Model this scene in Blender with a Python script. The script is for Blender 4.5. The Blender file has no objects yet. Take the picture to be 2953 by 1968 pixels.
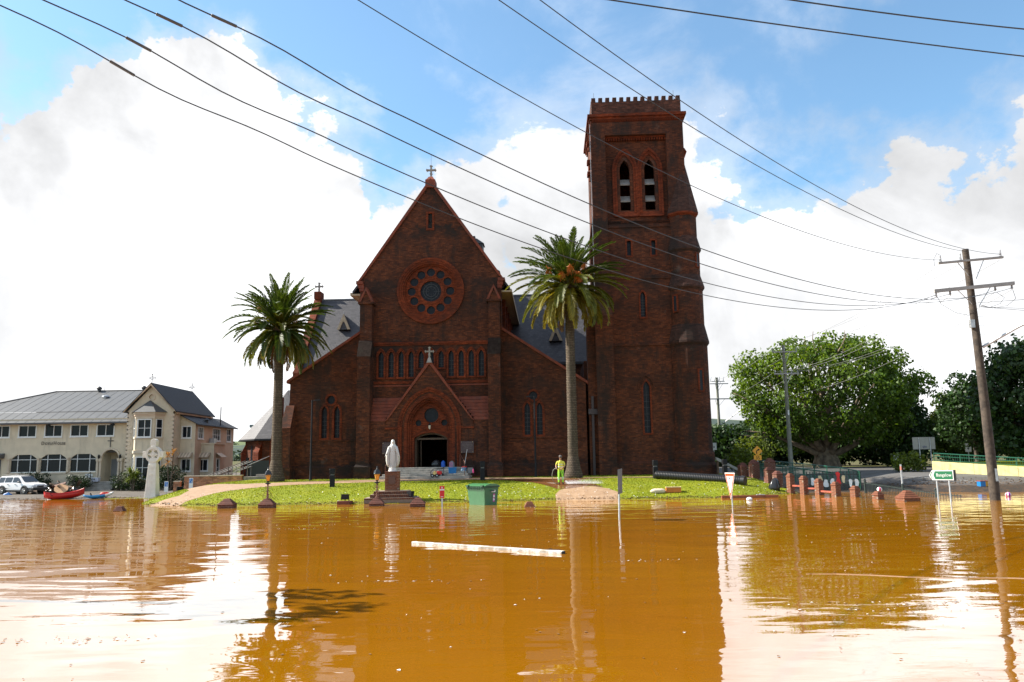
import bpy, bmesh, math, random
import numpy as np
from mathutils import Vector, Matrix
from mathutils.geometry import tessellate_polygon
SC = bpy.context.scene
COL = SC.collection
PI = math.pi
# ------------------------------------------------------------------ camera
CAM_Z, PITCH, ROLL = 2.2, math.atan(346/2300), 0.015
cd = bpy.data.cameras.new('camera'); cd.lens = 36*2300/2953; cd.sensor_width = 36
cd.clip_start = 0.1; cd.clip_end = 9000
cam = bpy.data.objects.new('camera', cd); COL.objects.link(cam)
_f = Vector((0, math.cos(PITCH), math.sin(PITCH))); _r0 = Vector((1, 0, 0)); _u0 = Vector((0, -math.sin(PITCH), math.cos(PITCH)))
_r = _r0*math.cos(ROLL) - _u0*math.sin(ROLL); _u = _u0*math.cos(ROLL) + _r0*math.sin(ROLL)
_m = Matrix((_r, _u, -_f)).transposed().to_4x4(); _m.translation = (0, 0, CAM_Z)
cam.matrix_world = _m
SC.camera = cam
# ------------------------------------------------------------------ light, exposure
SUN_EL, SUN_BEHIND = math.radians(39), math.radians(10)
sv = Vector((-math.cos(SUN_EL)*math.cos(SUN_BEHIND), math.cos(SUN_EL)*math.sin(SUN_BEHIND), math.sin(SUN_EL)))
sl = bpy.data.lights.new('sun', 'SUN'); sl.energy = 5.0; sl.angle = math.radians(0.5); sl.color = (1.0, 0.93, 0.82)
so = bpy.data.objects.new('sun', sl); COL.objects.link(so)
so.rotation_euler = sv.to_track_quat('Z', 'Y').to_euler(); so.location = (-60, 20, 60)
SC.view_settings.view_transform = 'Standard'; SC.view_settings.look = 'None'
SC.view_settings.gamma = 1.0; SC.view_settings.use_curve_mapping = False
SC.view_settings.exposure = 1.25
SC.render.engine = 'CYCLES'
try:
    SC.cycles.use_denoising = True
    SC.cycles.max_bounces = 6; SC.cycles.diffuse_bounces = 3; SC.cycles.glossy_bounces = 3; SC.cycles.transmission_bounces = 4
    SC.cycles.transparent_max_bounces = 8; SC.cycles.caustics_reflective = False; SC.cycles.caustics_refractive = False
except Exception:
    pass
# ------------------------------------------------------------------ sky: clear air with cumulus banks
CLOUD = 5.8
W = bpy.data.worlds.new('World'); SC.world = W; W.use_nodes = True
def dirpx(u, v):
    d = _f*2300 + _r*(u-1476.5) + _u*(984-v)
    return d.normalized()
class NT:
    def __init__(s, tree): s.t = tree; s.n = tree.nodes; s.l = tree.links
    def new(s, typ, **kw):
        n = s.n.new(typ)
        for k, v in kw.items():
            if k == 'inp':
                for kk, vv in v.items():
                    if isinstance(vv, bpy.types.NodeSocket): s.l.new(vv, n.inputs[kk])
                    else: n.inputs[kk].default_value = vv
            else: setattr(n, k, v)
        return n
    def math(s, op, a, b=0.0, clamp=False, c=None):
        n = s.n.new('ShaderNodeMath'); n.operation = op; n.use_clamp = clamp
        for i, x in enumerate((a, b) if c is None else (a, b, c)):
            if isinstance(x, bpy.types.NodeSocket): s.l.new(x, n.inputs[i])
            else: n.inputs[i].default_value = x
        return n.outputs[0]
    def mix(s, fac, a, b, blend='MIX'):
        n = s.n.new('ShaderNodeMix'); n.data_type = 'RGBA'; n.blend_type = blend
        for i, x in ((0, fac), (6, a), (7, b)):
            if isinstance(x, bpy.types.NodeSocket): s.l.new(x, n.inputs[i])
            else: n.inputs[i].default_value = (x if i == 0 else (*x[:3], 1))
        return n.outputs[2]
    def ramp(s, fac, lo, hi, a=0.0, b=1.0, smooth=True):
        n = s.n.new('ShaderNodeMapRange'); n.interpolation_type = 'SMOOTHSTEP' if smooth else 'LINEAR'
        s.l.new(fac, n.inputs[0])
        for i, x in ((1, lo), (2, hi), (3, a), (4, b)): n.inputs[i].default_value = x
        return n.outputs[0]
    def noise(s, vec, scale, detail=4, rough=.55, dist=0.0):
        n = s.n.new('ShaderNodeTexNoise'); n.inputs['Scale'].default_value = scale
        n.inputs['Detail'].default_value = detail; n.inputs['Roughness'].default_value = rough; n.inputs['Distortion'].default_value = dist
        if vec is not None: s.l.new(vec, n.inputs['Vector'])
        return n.outputs['Fac']
w = NT(W.node_tree); w.n.clear()
gen = w.new('ShaderNodeTexCoord').outputs['Generated']
sky = w.new('ShaderNodeTexSky'); sky.sky_type = 'NISHITA'; sky.sun_disc = False
sky.sun_elevation = SUN_EL; sky.sun_rotation = math.radians(-80); sky.altitude = 30; sky.air_density = 1.0; sky.dust_density = 0.6; sky.ozone_density = 1.6
# domain-warped noise gives the cauliflower edges
mp = w.new('ShaderNodeMapping', inp={'Vector': gen}); mp.inputs['Scale'].default_value = (1, 1, 1.25)
wn_ = w.new('ShaderNodeTexNoise', inp={'Vector': mp.outputs[0], 'Scale': 5.5, 'Detail': 9.0, 'Roughness': .60}).outputs['Color']
wv = w.new('ShaderNodeVectorMath', operation='SCALE', inp={0: w.new('ShaderNodeVectorMath', operation='SUBTRACT', inp={0: wn_, 1: (.5, .5, .5)}).outputs[0], 'Scale': .30}).outputs[0]
gw_ = w.new('ShaderNodeVectorMath', operation='ADD', inp={0: gen, 1: wv}).outputs[0]
n1 = w.noise(mp.outputs[0], 4.2, 12, .62, .35)
n1b = w.noise(mp.outputs[0], 1.7, 3, .5, .2)
dens = w.math('ADD', w.math('MULTIPLY', w.math('SUBTRACT', n1, 0.5), 1.5), w.math('MULTIPLY', w.math('SUBTRACT', n1b, 0.5), .6))
# cumulus banks (positive) and clear gaps (negative): (u, v, radius, weight) of the photograph's sky turned into directions
BLOBS = [(250, 560, .24, .55), (620, 420, .20, .40), (900, 520, .15, .28), (150, 950, .40, .35), (1476, 1250, .60, .18), (1150, 850, .22, .26), (2350, 800, .26, .38), (2850, 600, .20, .45), (2650, 1000, .4, .25), (430, 200, .10, .28), (1010, 300, .07, .20),
         (1750, 330, .20, .05), (2230, 600, .10, .22), (1500, 800, .16, .20),
         (20, 20, .15, -.55), (250, -30, .13, -.45), (700, 0, .18, -.60), (1050, 120, .17, -.50), (1190, 360, .12, -.45), (1130, 520, .06, -.25), (2450, 330, .19, -.55), (2150, 400, .12, -.36), (2800, 200, .17, -.50), (1400, 10, .17, -.34), (560, 790, .06, -.36), (1440, 650, .05, -.36), (2100, 30, .16, -.30), (1720, 120, .16, -.22), (2330, 520, .08, -.2)]
for (u, v, r, wt) in BLOBS:
    dn = w.new('ShaderNodeVectorMath', operation='DISTANCE', inp={0: gw_, 1: tuple(dirpx(u, v))}).outputs['Value']
    dens = w.math('ADD', dens, w.ramp(dn, 0.0, r*1.15, wt, 0.0))
# away from the frame the same broken cumulus goes on
dens = w.math('ADD', dens, -0.05)
cov = w.ramp(dens, -0.02, 0.11)
thin = w.ramp(dens, -0.40, 0.05, 0.02, 0.38)
cov = w.math('MAXIMUM', cov, thin)
n2 = w.noise(mp.outputs[0], 2.6, 7, .55, .4)
n3 = w.noise(mp.outputs[0], 7.0, 7, .6, .3)
shade = w.math('ADD', w.ramp(n2, .36, .66, 0.56, 1.0), w.ramp(n3, .3, .7, -.06, .08))
cc = w.new('ShaderNodeVectorMath', operation='SCALE', inp={0: (CLOUD, CLOUD*1.008, CLOUD*1.025), 'Scale': shade}).outputs[0]
skyc = w.new('ShaderNodeVectorMath', operation='MULTIPLY', inp={0: sky.outputs[0], 1: (.86, 1.06, 1.06)}).outputs[0]
final = w.mix(cov, skyc, cc)
bg = w.new('ShaderNodeBackground', inp={'Color': final, 'Strength': 0.1})
wo = w.new('ShaderNodeOutputWorld', inp={'Surface': bg.outputs[0]})
# ------------------------------------------------------------------ materials
MATS = {}
def mat(name, col, rough=.7, metal=0.0, var=.0, vscale=3.0, bump=0.0, bscale=20.0, col2=None, spec=.5, trans=0.0, island=0.0, stain=0.0, emit=0.0):
    if name in MATS: return MATS[name]
    m = bpy.data.materials.new(name); m.use_nodes = True; t = NT(m.node_tree); b = t.n['Principled BSDF']
    b.inputs['Roughness'].default_value = rough; b.inputs['Metallic'].default_value = metal
    b.inputs['Specular IOR Level'].default_value = spec
    co = t.new('ShaderNodeTexCoord').outputs['Object']
    c = None
    if col2 is not None:
        nz = t.noise(co, vscale, 6, .6)
        c = t.mix(t.ramp(nz, .38, .62), col, col2)
    elif var > 0:
        nz = t.noise(co, vscale, 6, .6)
        k = t.ramp(nz, .3, .7, 1-var, 1+var, False)
        c = t.new('ShaderNodeVectorMath', operation='SCALE', inp={0: col[:3], 'Scale': k}).outputs[0]
    if stain > 0:
        g = t.new('ShaderNodeTexCoord').outputs['Object']
        mpn = t.new('ShaderNodeMapping', inp={'Vector': g}); mpn.inputs['Scale'].default_value = (2.2, 2.2, .35)
        s = t.ramp(t.noise(mpn.outputs[0], 1.3, 5, .65), .5, .72, 0.0, stain)
        c = t.mix(s, c if c is not None else col, (.05, .045, .035))
    if island > 0:
        ri = t.new('ShaderNodeNewGeometry').outputs['Random Per Island']
        k = t.ramp(ri, 0, 1, 1-island, 1+island, False)
        n = t.new('ShaderNodeVectorMath', operation='SCALE', inp={'Scale': k})
        if c is not None: t.l.new(c, n.inputs[0])
        else: n.inputs[0].default_value = col[:3]
        c = n.outputs[0]
    if c is not None: t.l.new(c, b.inputs['Base Color'])
    else: b.inputs['Base Color'].default_value = (*col[:3], 1)
    if bump > 0:
        bn = t.new('ShaderNodeBump', inp={'Strength': 1.0, 'Distance': bump, 'Height': t.noise(co, bscale, 5, .6)})
        t.l.new(bn.outputs[0], b.inputs['Normal'])
    if emit > 0:
        b.inputs['Emission Color'].default_value = (*col[:3], 1); b.inputs['Emission Strength'].default_value = emit
    if trans > 0:
        tr = t.new('ShaderNodeBsdfTranslucent')
        if c is not None:
            br = t.new('ShaderNodeVectorMath', operation='MULTIPLY', inp={0: c, 1: (1.5, 1.35, .6)}); t.l.new(br.outputs[0], tr.inputs[0])
        else: tr.inputs[0].default_value = (*[min(1, q*1.4) for q in col[:3]], 1)
        ms = t.new('ShaderNodeMixShader', inp={0: trans, 1: b.outputs[0], 2: tr.outputs[0]})
        t.l.new(ms.outputs[0], t.n['Material Output'].inputs['Surface'])
    MATS[name] = m
    return m
def wall_uv(t):
    tc = t.new('ShaderNodeTexCoord')
    sx = t.new('ShaderNodeSeparateXYZ', inp={0: tc.outputs['Object']}).outputs
    sn = t.new('ShaderNodeSeparateXYZ', inp={0: tc.outputs['Normal']}).outputs
    side = t.math('GREATER_THAN', t.math('ABSOLUTE', sn[0]), t.math('ABSOLUTE', sn[1]))
    flat = t.math('GREATER_THAN', t.math('ABSOLUTE', sn[2]), .8)
    uu = t.math('ADD', t.math('MULTIPLY', sx[0], t.math('SUBTRACT', 1.0, side)), t.math('MULTIPLY', sx[1], side))
    vv = t.math('ADD', sx[2], t.math('MULTIPLY', sx[1], flat))
    return t.new('ShaderNodeCombineXYZ', inp={0: uu, 1: vv}).outputs[0], tc.outputs['Object']
def brickmat(name, c1, c2, mortar, bw=.28, rh=.10, ms=.009, soot=.6, rough=.85, streak=1.0, bump=.006, offs=.5, efflo=0.0, ledges=()):
    if name in MATS: return MATS[name]
    m = bpy.data.materials.new(name); m.use_nodes = True; t = NT(m.node_tree); b = t.n['Principled BSDF']
    uv, ob = wall_uv(t)
    bt = t.new('ShaderNodeTexBrick', inp={'Vector': uv, 'Color1': (*c1, 1), 'Color2': (*c2, 1), 'Mortar': (*mortar, 1), 'Scale': 1.0, 'Mortar Size': ms, 'Mortar Smooth': .2, 'Bias': -.1, 'Brick Width': bw, 'Row Height': rh})
    bt.offset = offs
    # kiln variation: single burnt and pale bricks
    wn = t.new('ShaderNodeTexWhiteNoise', noise_dimensions='2D')
    sx = t.new('ShaderNodeSeparateXYZ', inp={0: uv}).outputs
    row = t.math('FLOOR', t.math('DIVIDE', sx[1], rh))
    cx = t.math('FLOOR', t.math('DIVIDE', t.math('ADD', sx[0], t.math('MULTIPLY', t.math('MODULO', row, 2.0), bw*.5)), bw))
    t.l.new(t.new('ShaderNodeCombineXYZ', inp={0: cx, 1: row}).outputs[0], wn.inputs['Vector'])
    k = t.ramp(wn.outputs['Value'], 0, 1, .68, 1.38, False)
    c = t.new('ShaderNodeVectorMath', operation='SCALE', inp={0: bt.outputs['Color'], 'Scale': k}).outputs[0]
    # weathering: big patches, and soot that runs down from ledges
    big = t.ramp(t.noise(ob, .26, 7, .66), .33, .68, .55, 1.42, False)
    c = t.new('ShaderNodeVectorMath', operation='SCALE', inp={0: c, 'Scale': big}).outputs[0]
    mpn = t.new('ShaderNodeMapping', inp={'Vector': ob}); mpn.inputs['Scale'].default_value = (1.0, 1.0, .32)
    s1 = t.ramp(t.noise(mpn.outputs[0], .62, 8, .68), .49, .66, 0.0, soot)
    s2 = t.ramp(t.noise(ob, 2.6, 7, .7), .50, .72, 0.0, soot*.75)
    s = t.math('MAXIMUM', s1, s2)
    if ledges:
        oz = t.new('ShaderNodeSeparateXYZ', inp={0: ob}).outputs[2]
        zz = t.math('ADD', oz, t.math('MULTIPLY', t.math('SUBTRACT', t.noise(ob, 1.1, 6, .65), .5), 2.4)); acc = None
        for (zt, hh, st) in ledges:
            bnd = t.math('MULTIPLY', t.ramp(zz, zt-hh, zt-hh*.25, 0.0, st), t.ramp(zz, zt, zt+.25, 1.0, 0.0))
            acc = bnd if acc is None else t.math('MAXIMUM', acc, bnd)
        patchy = t.ramp(t.noise(ob, .42, 5, .6), .38, .6)
        s = t.math('MAXIMUM', s, t.math('MULTIPLY', acc, patchy))
    c = t.mix(s, c, (.018, .014, .012))
    if efflo > 0:
        e = t.ramp(t.noise(ob, .9, 6, .6), .62, .75, 0.0, efflo)
        c = t.mix(e, c, (.45, .38, .33))
    t.l.new(c, b.inputs['Base Color']); b.inputs['Roughness'].default_value = rough; b.inputs['Specular IOR Level'].default_value = .25
    if bump:
        h = t.math('ADD', t.math('MULTIPLY', bt.outputs['Fac'], -1.0), t.math('MULTIPLY', wn.outputs['Value'], .5))
        bn = t.new('ShaderNodeBump', inp={'Strength': .8, 'Distance': bump, 'Height': h}); t.l.new(bn.outputs[0], b.inputs['Normal'])
    MATS[name] = m
    return m
BRICK = brickmat('church_brick', (.120, .034, .0128), (.064, .0195, .0098), (.038, .023, .017), soot=.80, efflo=.10, ledges=((28.4, 1.6, .5), (23.2, 3.2, .9), (19.8, 1.6, .9), (15.5, 2.0, .85), (10.4, 2.0, .85), (7.4, 1.0, .6), (13.6, 1.6, .6), (1.1, 1.4, .85)))
BRICKR = brickmat('red_trim_brick', (.175, .033, .0095), (.125, .025, .008), (.09, .026, .014), bw=.24, rh=.075, ms=.006, soot=.45)
COPE = mat('terracotta_coping', (.165, .032, .011), .75, var=.4, vscale=2.0, bump=.004, stain=.55)
PAVB = brickmat('pillar_brick', (.42, .13, .05), (.30, .085, .035), (.30, .22, .16), soot=.35)
def slatemat():
    m = bpy.data.materials.new('slate'); m.use_nodes = True; t = NT(m.node_tree); b = t.n['Principled BSDF']
    tc = t.new('ShaderNodeTexCoord'); sx = t.new('ShaderNodeSeparateXYZ', inp={0: tc.outputs['Object']}).outputs
    sn = t.new('ShaderNodeSeparateXYZ', inp={0: tc.outputs['Normal']}).outputs
    side = t.math('GREATER_THAN', t.math('ABSOLUTE', sn[0]), t.math('ABSOLUTE', sn[1]))
    uu = t.math('ADD', t.math('MULTIPLY', sx[0], t.math('SUBTRACT', 1.0, side)), t.math('MULTIPLY', sx[1], side))
    uv = t.new('ShaderNodeCombineXYZ', inp={0: uu, 1: sx[2]}).outputs[0]
    bt = t.new('ShaderNodeTexBrick', inp={'Vector': uv, 'Color1': (.058, .054, .062, 1), 'Color2': (.026, .025, .031, 1), 'Mortar': (.018, .018, .02, 1), 'Scale': 1.0, 'Mortar Size': .012, 'Brick Width': .30, 'Row Height': .19})
    mpn = t.new('ShaderNodeMapping', inp={'Vector': tc.outputs['Object']}); mpn.inputs['Scale'].default_value = (1.0, .3, .22)
    s = t.ramp(t.noise(mpn.outputs[0], .9, 5, .6), .45, .66, 0, .75)
    c = t.mix(s, bt.outputs['Color'], (.03, .028, .034))
    t.l.new(c, b.inputs['Base Color']); b.inputs['Roughness'].default_value = .55
    bn = t.new('ShaderNodeBump', inp={'Strength': .7, 'Distance': .012, 'Height': t.math('MULTIPLY', bt.outputs['Fac'], -1.0)}); t.l.new(bn.outputs[0], b.inputs['Normal'])
    MATS['slate'] = m
    return m
SLATE = slatemat()
GLASSD = mat('leaded_glass', (.012, .014, .019), .35, var=.5, vscale=6, spec=.15)
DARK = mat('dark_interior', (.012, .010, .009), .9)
STONE = mat('grey_stone', (.30, .28, .25), .85, var=.3, vscale=2.5, bump=.006, stain=.4)
IRON = mat('black_iron', (.010, .010, .012), .5, var=.3, vscale=8, spec=.2)
RUSTI = mat('rusted_iron', (.13, .045, .025), .7, var=.5, vscale=14)
GALV = mat('galvanised_steel', (.42, .43, .44), .42, metal=.6, var=.2, vscale=6)
WHITEP = mat('white_paint', (.78, .78, .76), .5, var=.06, vscale=4)
WOODP = mat('weathered_pole', (.030, .022, .017), .9, col2=(.072, .054, .040), vscale=3.0, bump=.012, bscale=9)
# ------------------------------------------------------------------ mesh building
class MB:
    def __init__(s): s.v = []; s.f = []; s.m = []
    def add(s, vs, fs, m=0):
        o = len(s.v); s.v.extend([tuple(p) for p in vs]); s.f.extend([tuple(i+o for i in f) for f in fs]); s.m.extend([m]*len(fs)); return s
    def box(s, x0, x1, y0, y1, z0, z1, m=0):
        return s.add([(x0,y0,z0),(x1,y0,z0),(x1,y1,z0),(x0,y1,z0),(x0,y0,z1),(x1,y0,z1),(x1,y1,z1),(x0,y1,z1)],
                     [(3,2,1,0),(4,5,6,7),(0,1,5,4),(1,2,6,5),(2,3,7,6),(3,0,4,7)], m)
    def hexa(s, lo, hi, m=0):      # two quads of points, bottom and top, each counter-clockwise from above
        return s.add(list(lo)+list(hi), [(3,2,1,0),(4,5,6,7),(0,1,5,4),(1,2,6,5),(2,3,7,6),(3,0,4,7)], m)
    def frust(s, x0, x1, y0, y1, z0, X0, X1, Y0, Y1, z1, m=0):
        return s.hexa([(x0,y0,z0),(x1,y0,z0),(x1,y1,z0),(x0,y1,z0)], [(X0,Y0,z1),(X1,Y0,z1),(X1,Y1,z1),(X0,Y1,z1)], m)
    def prism(s, poly, y0, y1, m=0, axis='y'):   # poly in (x,z) extruded along y, or (y,z) along x, or (x,y) along z
        def P(a, b, t): return (a, t, b) if axis == 'y' else ((t, a, b) if axis == 'x' else (a, b, t))
        n = len(poly); vs = [P(a, b, y0) for a, b in poly] + [P(a, b, y1) for a, b in poly]
        tris = tessellate_polygon([[Vector((a, b, 0)) for a, b in poly]])
        area = sum(poly[i][0]*poly[(i+1) % n][1]-poly[(i+1) % n][0]*poly[i][1] for i in range(n))
        fs = []
        for tr in tris:
            fs.append(tuple(tr)); fs.append(tuple(n+i for i in reversed(tr)))
        for i in range(n):
            j = (i+1) % n; fs.append((i, j, n+j, n+i))
        return s.add(vs, fs, m)
    def tube(s, pts, r, n=8, m=0, cap=True):
        pts = [Vector(p) for p in pts]; k = len(pts); rs = r if isinstance(r, (list, tuple)) else [r]*k
        vs = []; fs = []; prev = None
        for i, p in enumerate(pts):
            d = (pts[min(i+1, k-1)]-pts[max(i-1, 0)])
            if d.length < 1e-9: d = Vector((0, 0, 1))
            d.normalize()
            if prev is None:
                a = d.orthogonal().normalized()
            else:
                a = prev - d*prev.dot(d)
                a = a.normalized() if a.length > 1e-6 else d.orthogonal().normalized()
            prev = a; b = d.cross(a)
            for j in range(n):
                t = 2*PI*j/n; vs.append(p + (a*math.cos(t)+b*math.sin(t))*rs[i])
        for i in range(k-1):
            for j in range(n):
                q = (j+1) % n; fs.append((i*n+j, i*n+q, (i+1)*n+q, (i+1)*n+j))
        if cap: fs.append(tuple(reversed(range(n)))); fs.append(tuple((k-1)*n+j for j in range(n)))
        return s.add(vs, fs, m)
    def lathe(s, prof, n=16, c=(0, 0, 0), sx=1.0, sy=1.0, m=0, a0=0.0, cap=True):
        vs = []; fs = []; k = len(prof)
        for (r, z) in prof:
            for j in range(n):
                t = a0+2*PI*j/n; vs.append((c[0]+r*sx*math.cos(t), c[1]+r*sy*math.sin(t), c[2]+z))
        for i in range(k-1):
            for j in range(n):
                q = (j+1) % n; fs.append((i*n+j, i*n+q, (i+1)*n+q, (i+1)*n+j))
        if cap: fs.append(tuple(reversed(range(n)))); fs.append(tuple((k-1)*n+j for j in range(n)))
        return s.add(vs, fs, m)
    def ball(s, c, r, n=10, k=6, m=0, sx=1, sy=1, sz=1):
        return s.lathe([(max(1e-3, r*math.sin(PI*i/k)), -r*sz*math.cos(PI*i/k)) for i in range(k+1)], n, c, sx, sy, m)
    def wall(s, outer, holes=(), y=0.0, depth=.4, edge=True, m=0, mj=None, axis='y'):
        """flat wall in the xz plane at y (facing -y) with real openings; jambs go back by depth"""
        def P(a, b, t): return (a, t, b) if axis == 'y' else (t, a, b)
        loops = [list(outer)]+[list(h) for h in holes]
        vs = []
        for L in loops: vs += [P(a, b, y) for a, b in L]
        tris = tessellate_polygon([[Vector((a, b, 0)) for a, b in L] for L in loops])
        s.add(vs, [tuple(t) for t in tris], m)
        for li, L in enumerate(loops):
            if li == 0 and not edge: continue
            n = len(L); s.add([P(a, b, y) for a, b in L]+[P(a, b, y+depth) for a, b in L], [(i, (i+1) % n, n+(i+1) % n, n+i) for i in range(n)], m if (li == 0 or mj is None) else mj)
        return s
    def band(s, A, B, y0, y1, m=0, close=True, axis='y'):
        """moulding between two outlines of the same count (in xz), front face at y0, going back to y1"""
        def P(a, b, t): return (a, t, b) if axis == 'y' else (t, a, b)
        n = len(A); vs = [P(a, b, y0) for a, b in A]+[P(a, b, y0) for a, b in B]+[P(a, b, y1) for a, b in A]+[P(a, b, y1) for a, b in B]
        fs = []
        for i in range(n if close else n-1):
            j = (i+1) % n
            fs += [(i, j, n+j, n+i), (i, 2*n+i, 2*n+j, j), (n+i, n+j, 3*n+j, 3*n+i)]
        if not close: fs += [(0, n, 3*n, 2*n), (n-1, 3*n-1, 4*n-1, 2*n-1)]
        return s.add(vs, fs, m)
    def plate(s, poly, y, m=0):
        tris = tessellate_polygon([[Vector((a, b, 0)) for a, b in poly]])
        return s.add([(a, y, b) for a, b in poly], [tuple(t) for t in tris], m)
    def build(s, name, mats, parent=None, smooth=False, bevel=0.0, loc=None, rot=None, scale=None, auto=None):
        me = bpy.data.meshes.new(name); me.from_pydata(s.v, [], s.f)
        mats = mats if isinstance(mats, (list, tuple)) else [mats]
        for q in mats: me.materials.append(q)
        if len(mats) > 1: me.polygons.foreach_set('material_index', s.m)
        bm = bmesh.new(); bm.from_mesh(me)
        bmesh.ops.remove_doubles(bm, verts=bm.verts, dist=1e-5)
        bmesh.ops.recalc_face_normals(bm, faces=bm.faces)
        if bevel > 0:
            es = [e for e in bm.edges if len(e.link_faces) == 2 and e.calc_face_angle(0) > .6]
            bmesh.ops.bevel(bm, geom=es, offset=bevel, segments=1, affect='EDGES', clamp_overlap=True)
        bm.to_mesh(me); bm.free()
        if smooth: me.polygons.foreach_set('use_smooth', [True]*len(me.polygons))
        me.update()
        o = bpy.data.objects.new(name, me); COL.objects.link(o)
        if smooth and auto:
            try:
                me.set_sharp_from_angle(angle=auto)
            except Exception: pass
        if parent: o.parent = parent
        if loc: o.location = loc
        if rot: o.rotation_euler = rot
        if scale: o.scale = scale
        return o
def thing(name, label, cat, loc=(0, 0, 0), rz=0.0, group=None):
    o = bpy.data.objects.new(name, None); COL.objects.link(o); o.empty_display_size = .2
    o.location = loc; o.rotation_euler = (0, 0, rz)
    return tag(o, label, cat, group)
def tag(o, label, cat, group=None):
    o['label'] = label; o['category'] = cat; o['kind'] = 'thing'
    if group: o['group'] = group
    return o
def struct(o): o['kind'] = 'structure'; return o
def inst(o, name, parent, loc=(0, 0, 0), rot=(0, 0, 0), scale=(1, 1, 1)):
    c = bpy.data.objects.new(name, o.data); COL.objects.link(c); c.parent = parent
    c.location = loc; c.rotation_euler = rot; c.scale = scale
    return c
def copy_tree(o, parent=None):
    c = o.copy(); COL.objects.link(c); c.parent = parent
    for ch in list(o.children): copy_tree(ch, c)
    return c
def lancet(cx, hw, zb, zs, zt, n=7):
    """pointed arch outline, from lower left round to lower right"""
    r = max(zt-zs, hw); R = (hw*hw+r*r)/(2*hw); a1 = math.acos(max(-1, min(1, (R-hw)/R)))
    L = [(cx-hw, zb)]+[(cx-hw+R-R*math.cos(a1*i/n), zs+R*math.sin(a1*i/n)) for i in range(n+1)]
    return L+[(2*cx-x, z) for x, z in reversed(L[:-1])]
def circ(cx, cz, r, n=24, a0=0.0): return [(cx+r*math.cos(a0+2*PI*i/n), cz+r*math.sin(a0+2*PI*i/n)) for i in range(n)]
def rect(x0, x1, z0, z1): return [(x0, z0), (x0, z1), (x1, z1), (x1, z0)]
def rarch(cx, hw, zb, zs, rise, n=10):
    """round or segmental arch outline"""
    if rise >= hw: R = hw; ca = 0; a1 = PI/2
    else: R = (hw*hw+rise*rise)/(2*rise); a1 = math.asin(hw/R); ca = R-rise
    P = [(cx-hw, zb)]+[(cx+R*math.sin(-a1+2*a1*i/n), zs-ca+R*math.cos(-a1+2*a1*i/n)) for i in range(n+1)]+[(cx+hw, zb)]
    return P
def textmesh(name, body, size, m, parent, loc, rot=(PI/2, 0, 0), extrude=.01, align='CENTER', scale=(1, 1, 1), space=1.0, bold=0.0):
    cu = bpy.data.curves.new(name, 'FONT'); cu.body = body; cu.size = size; cu.extrude = extrude; cu.align_x = align; cu.space_character = space
    cu.resolution_u = 2; cu.offset = bold
    tmp = bpy.data.objects.new('tmp_text', cu); COL.objects.link(tmp)
    bpy.context.view_layer.update()
    me = bpy.data.meshes.new_from_object(tmp.evaluated_get(bpy.context.evaluated_depsgraph_get()))
    bpy.data.objects.remove(tmp); bpy.data.curves.remove(cu)
    me.materials.clear(); me.materials.append(m); me.name = name
    o = bpy.data.objects.new(name, me); COL.objects.link(o); o.parent = parent; o.location = loc; o.rotation_euler = rot; o.scale = scale
    return o
def smooth01(a, b, x):
    t = max(0.0, min(1.0, (x-a)/(b-a))); return t*t*(3-2*t)
def lerp_tab(tab, x):
    if x <= tab[0][0]: return tab[0][1]
    for (x0, y0), (x1, y1) in zip(tab, tab[1:]):
        if x <= x1: return y0+(y1-y0)*(x-x0)/(x1-x0)
    return tab[-1][1]
# ------------------------------------------------------------------ terrain, water, paths
SHORE = [(-40, 57), (-27, 57.0), (-24.5, 52.5), (-22, 47.5), (-19, 45.2), (-15, 44.0), (-9, 44.6), (-3, 44.4), (2, 45.0), (9, 45.0), (13, 45.2), (16, 48.3), (20, 49)]
def gnd(x, y):
    wig = .35*math.sin(x*.9)+.25*math.sin(x*2.3+1)
    d = y-lerp_tab(SHORE, x)-wig*.6
    zl = 1.08*(1-math.exp(-d/5.8)) if d > 0 else max(-.9, .14*d)
    d2 = y-57-.25*math.sin(x*.7)-.12*math.sin(x*2.9)
    zc = (.010*d2+.02*min(1, d2) if d2 > 0 else max(-.9, .09*d2))
    if d2 > 15: zc += .03*(d2-15)
    d3 = y-50-.3*math.sin(x*.5)
    zr = .045*d3 if d3 > 0 else max(-.9, .10*d3)
    zr = min(zr, 1.15+.002*max(0, d3-26))
    d4 = y-46.4-.3*math.sin(x*.5); z4 = .094*d4 if d4 > 0 else max(-.9, .10*d4); z4 = min(z4, 1.0+.004*max(0, d4-10.6))
    wq = smooth01(23, 28, x); zr = zr*(1-wq)+z4*wq
    wl = 1-smooth01(-27.5, -20.5, x+max(0, (y-57))*.02); wr = smooth01(16.2, 18.6, x)
    z = zl*(1-wl)*(1-wr)+zc*wl+zr*wr
    far = smooth01(110, 260, y)
    return z*(1-far)+(1.0+.006*(y-260 if y > 260 else 0))*far if y < 700 else 1.0+.006*440
def axis(a, b, step_in, lo, hi, step_out):
    v = [];  x = lo
    while x < a: v.append(x); x += max(step_out, (a-x)*.25)
    x = a
    while x < b: v.append(x); x += step_in
    while x < hi: v.append(x); x += max(step_out, (x-b)*.25)
    v.append(hi); return v
GRASS = None
def groundmat(name, fn):
    m = bpy.data.materials.new(name); m.use_nodes = True; t = NT(m.node_tree); b = t.n['Principled BSDF']
    co = t.new('ShaderNodeTexCoord').outputs['Object']; b.inputs['Specular IOR Level'].default_value = .2
    fn(t, b, co); MATS[name] = m; return m
def _earth(t, b, co):
    c = t.mix(t.ramp(t.noise(co, .35, 6), .35, .65), (.055, .075, .012), (.10, .07, .035)); t.l.new(c, b.inputs['Base Color']); b.inputs['Roughness'].default_value = .9
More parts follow.
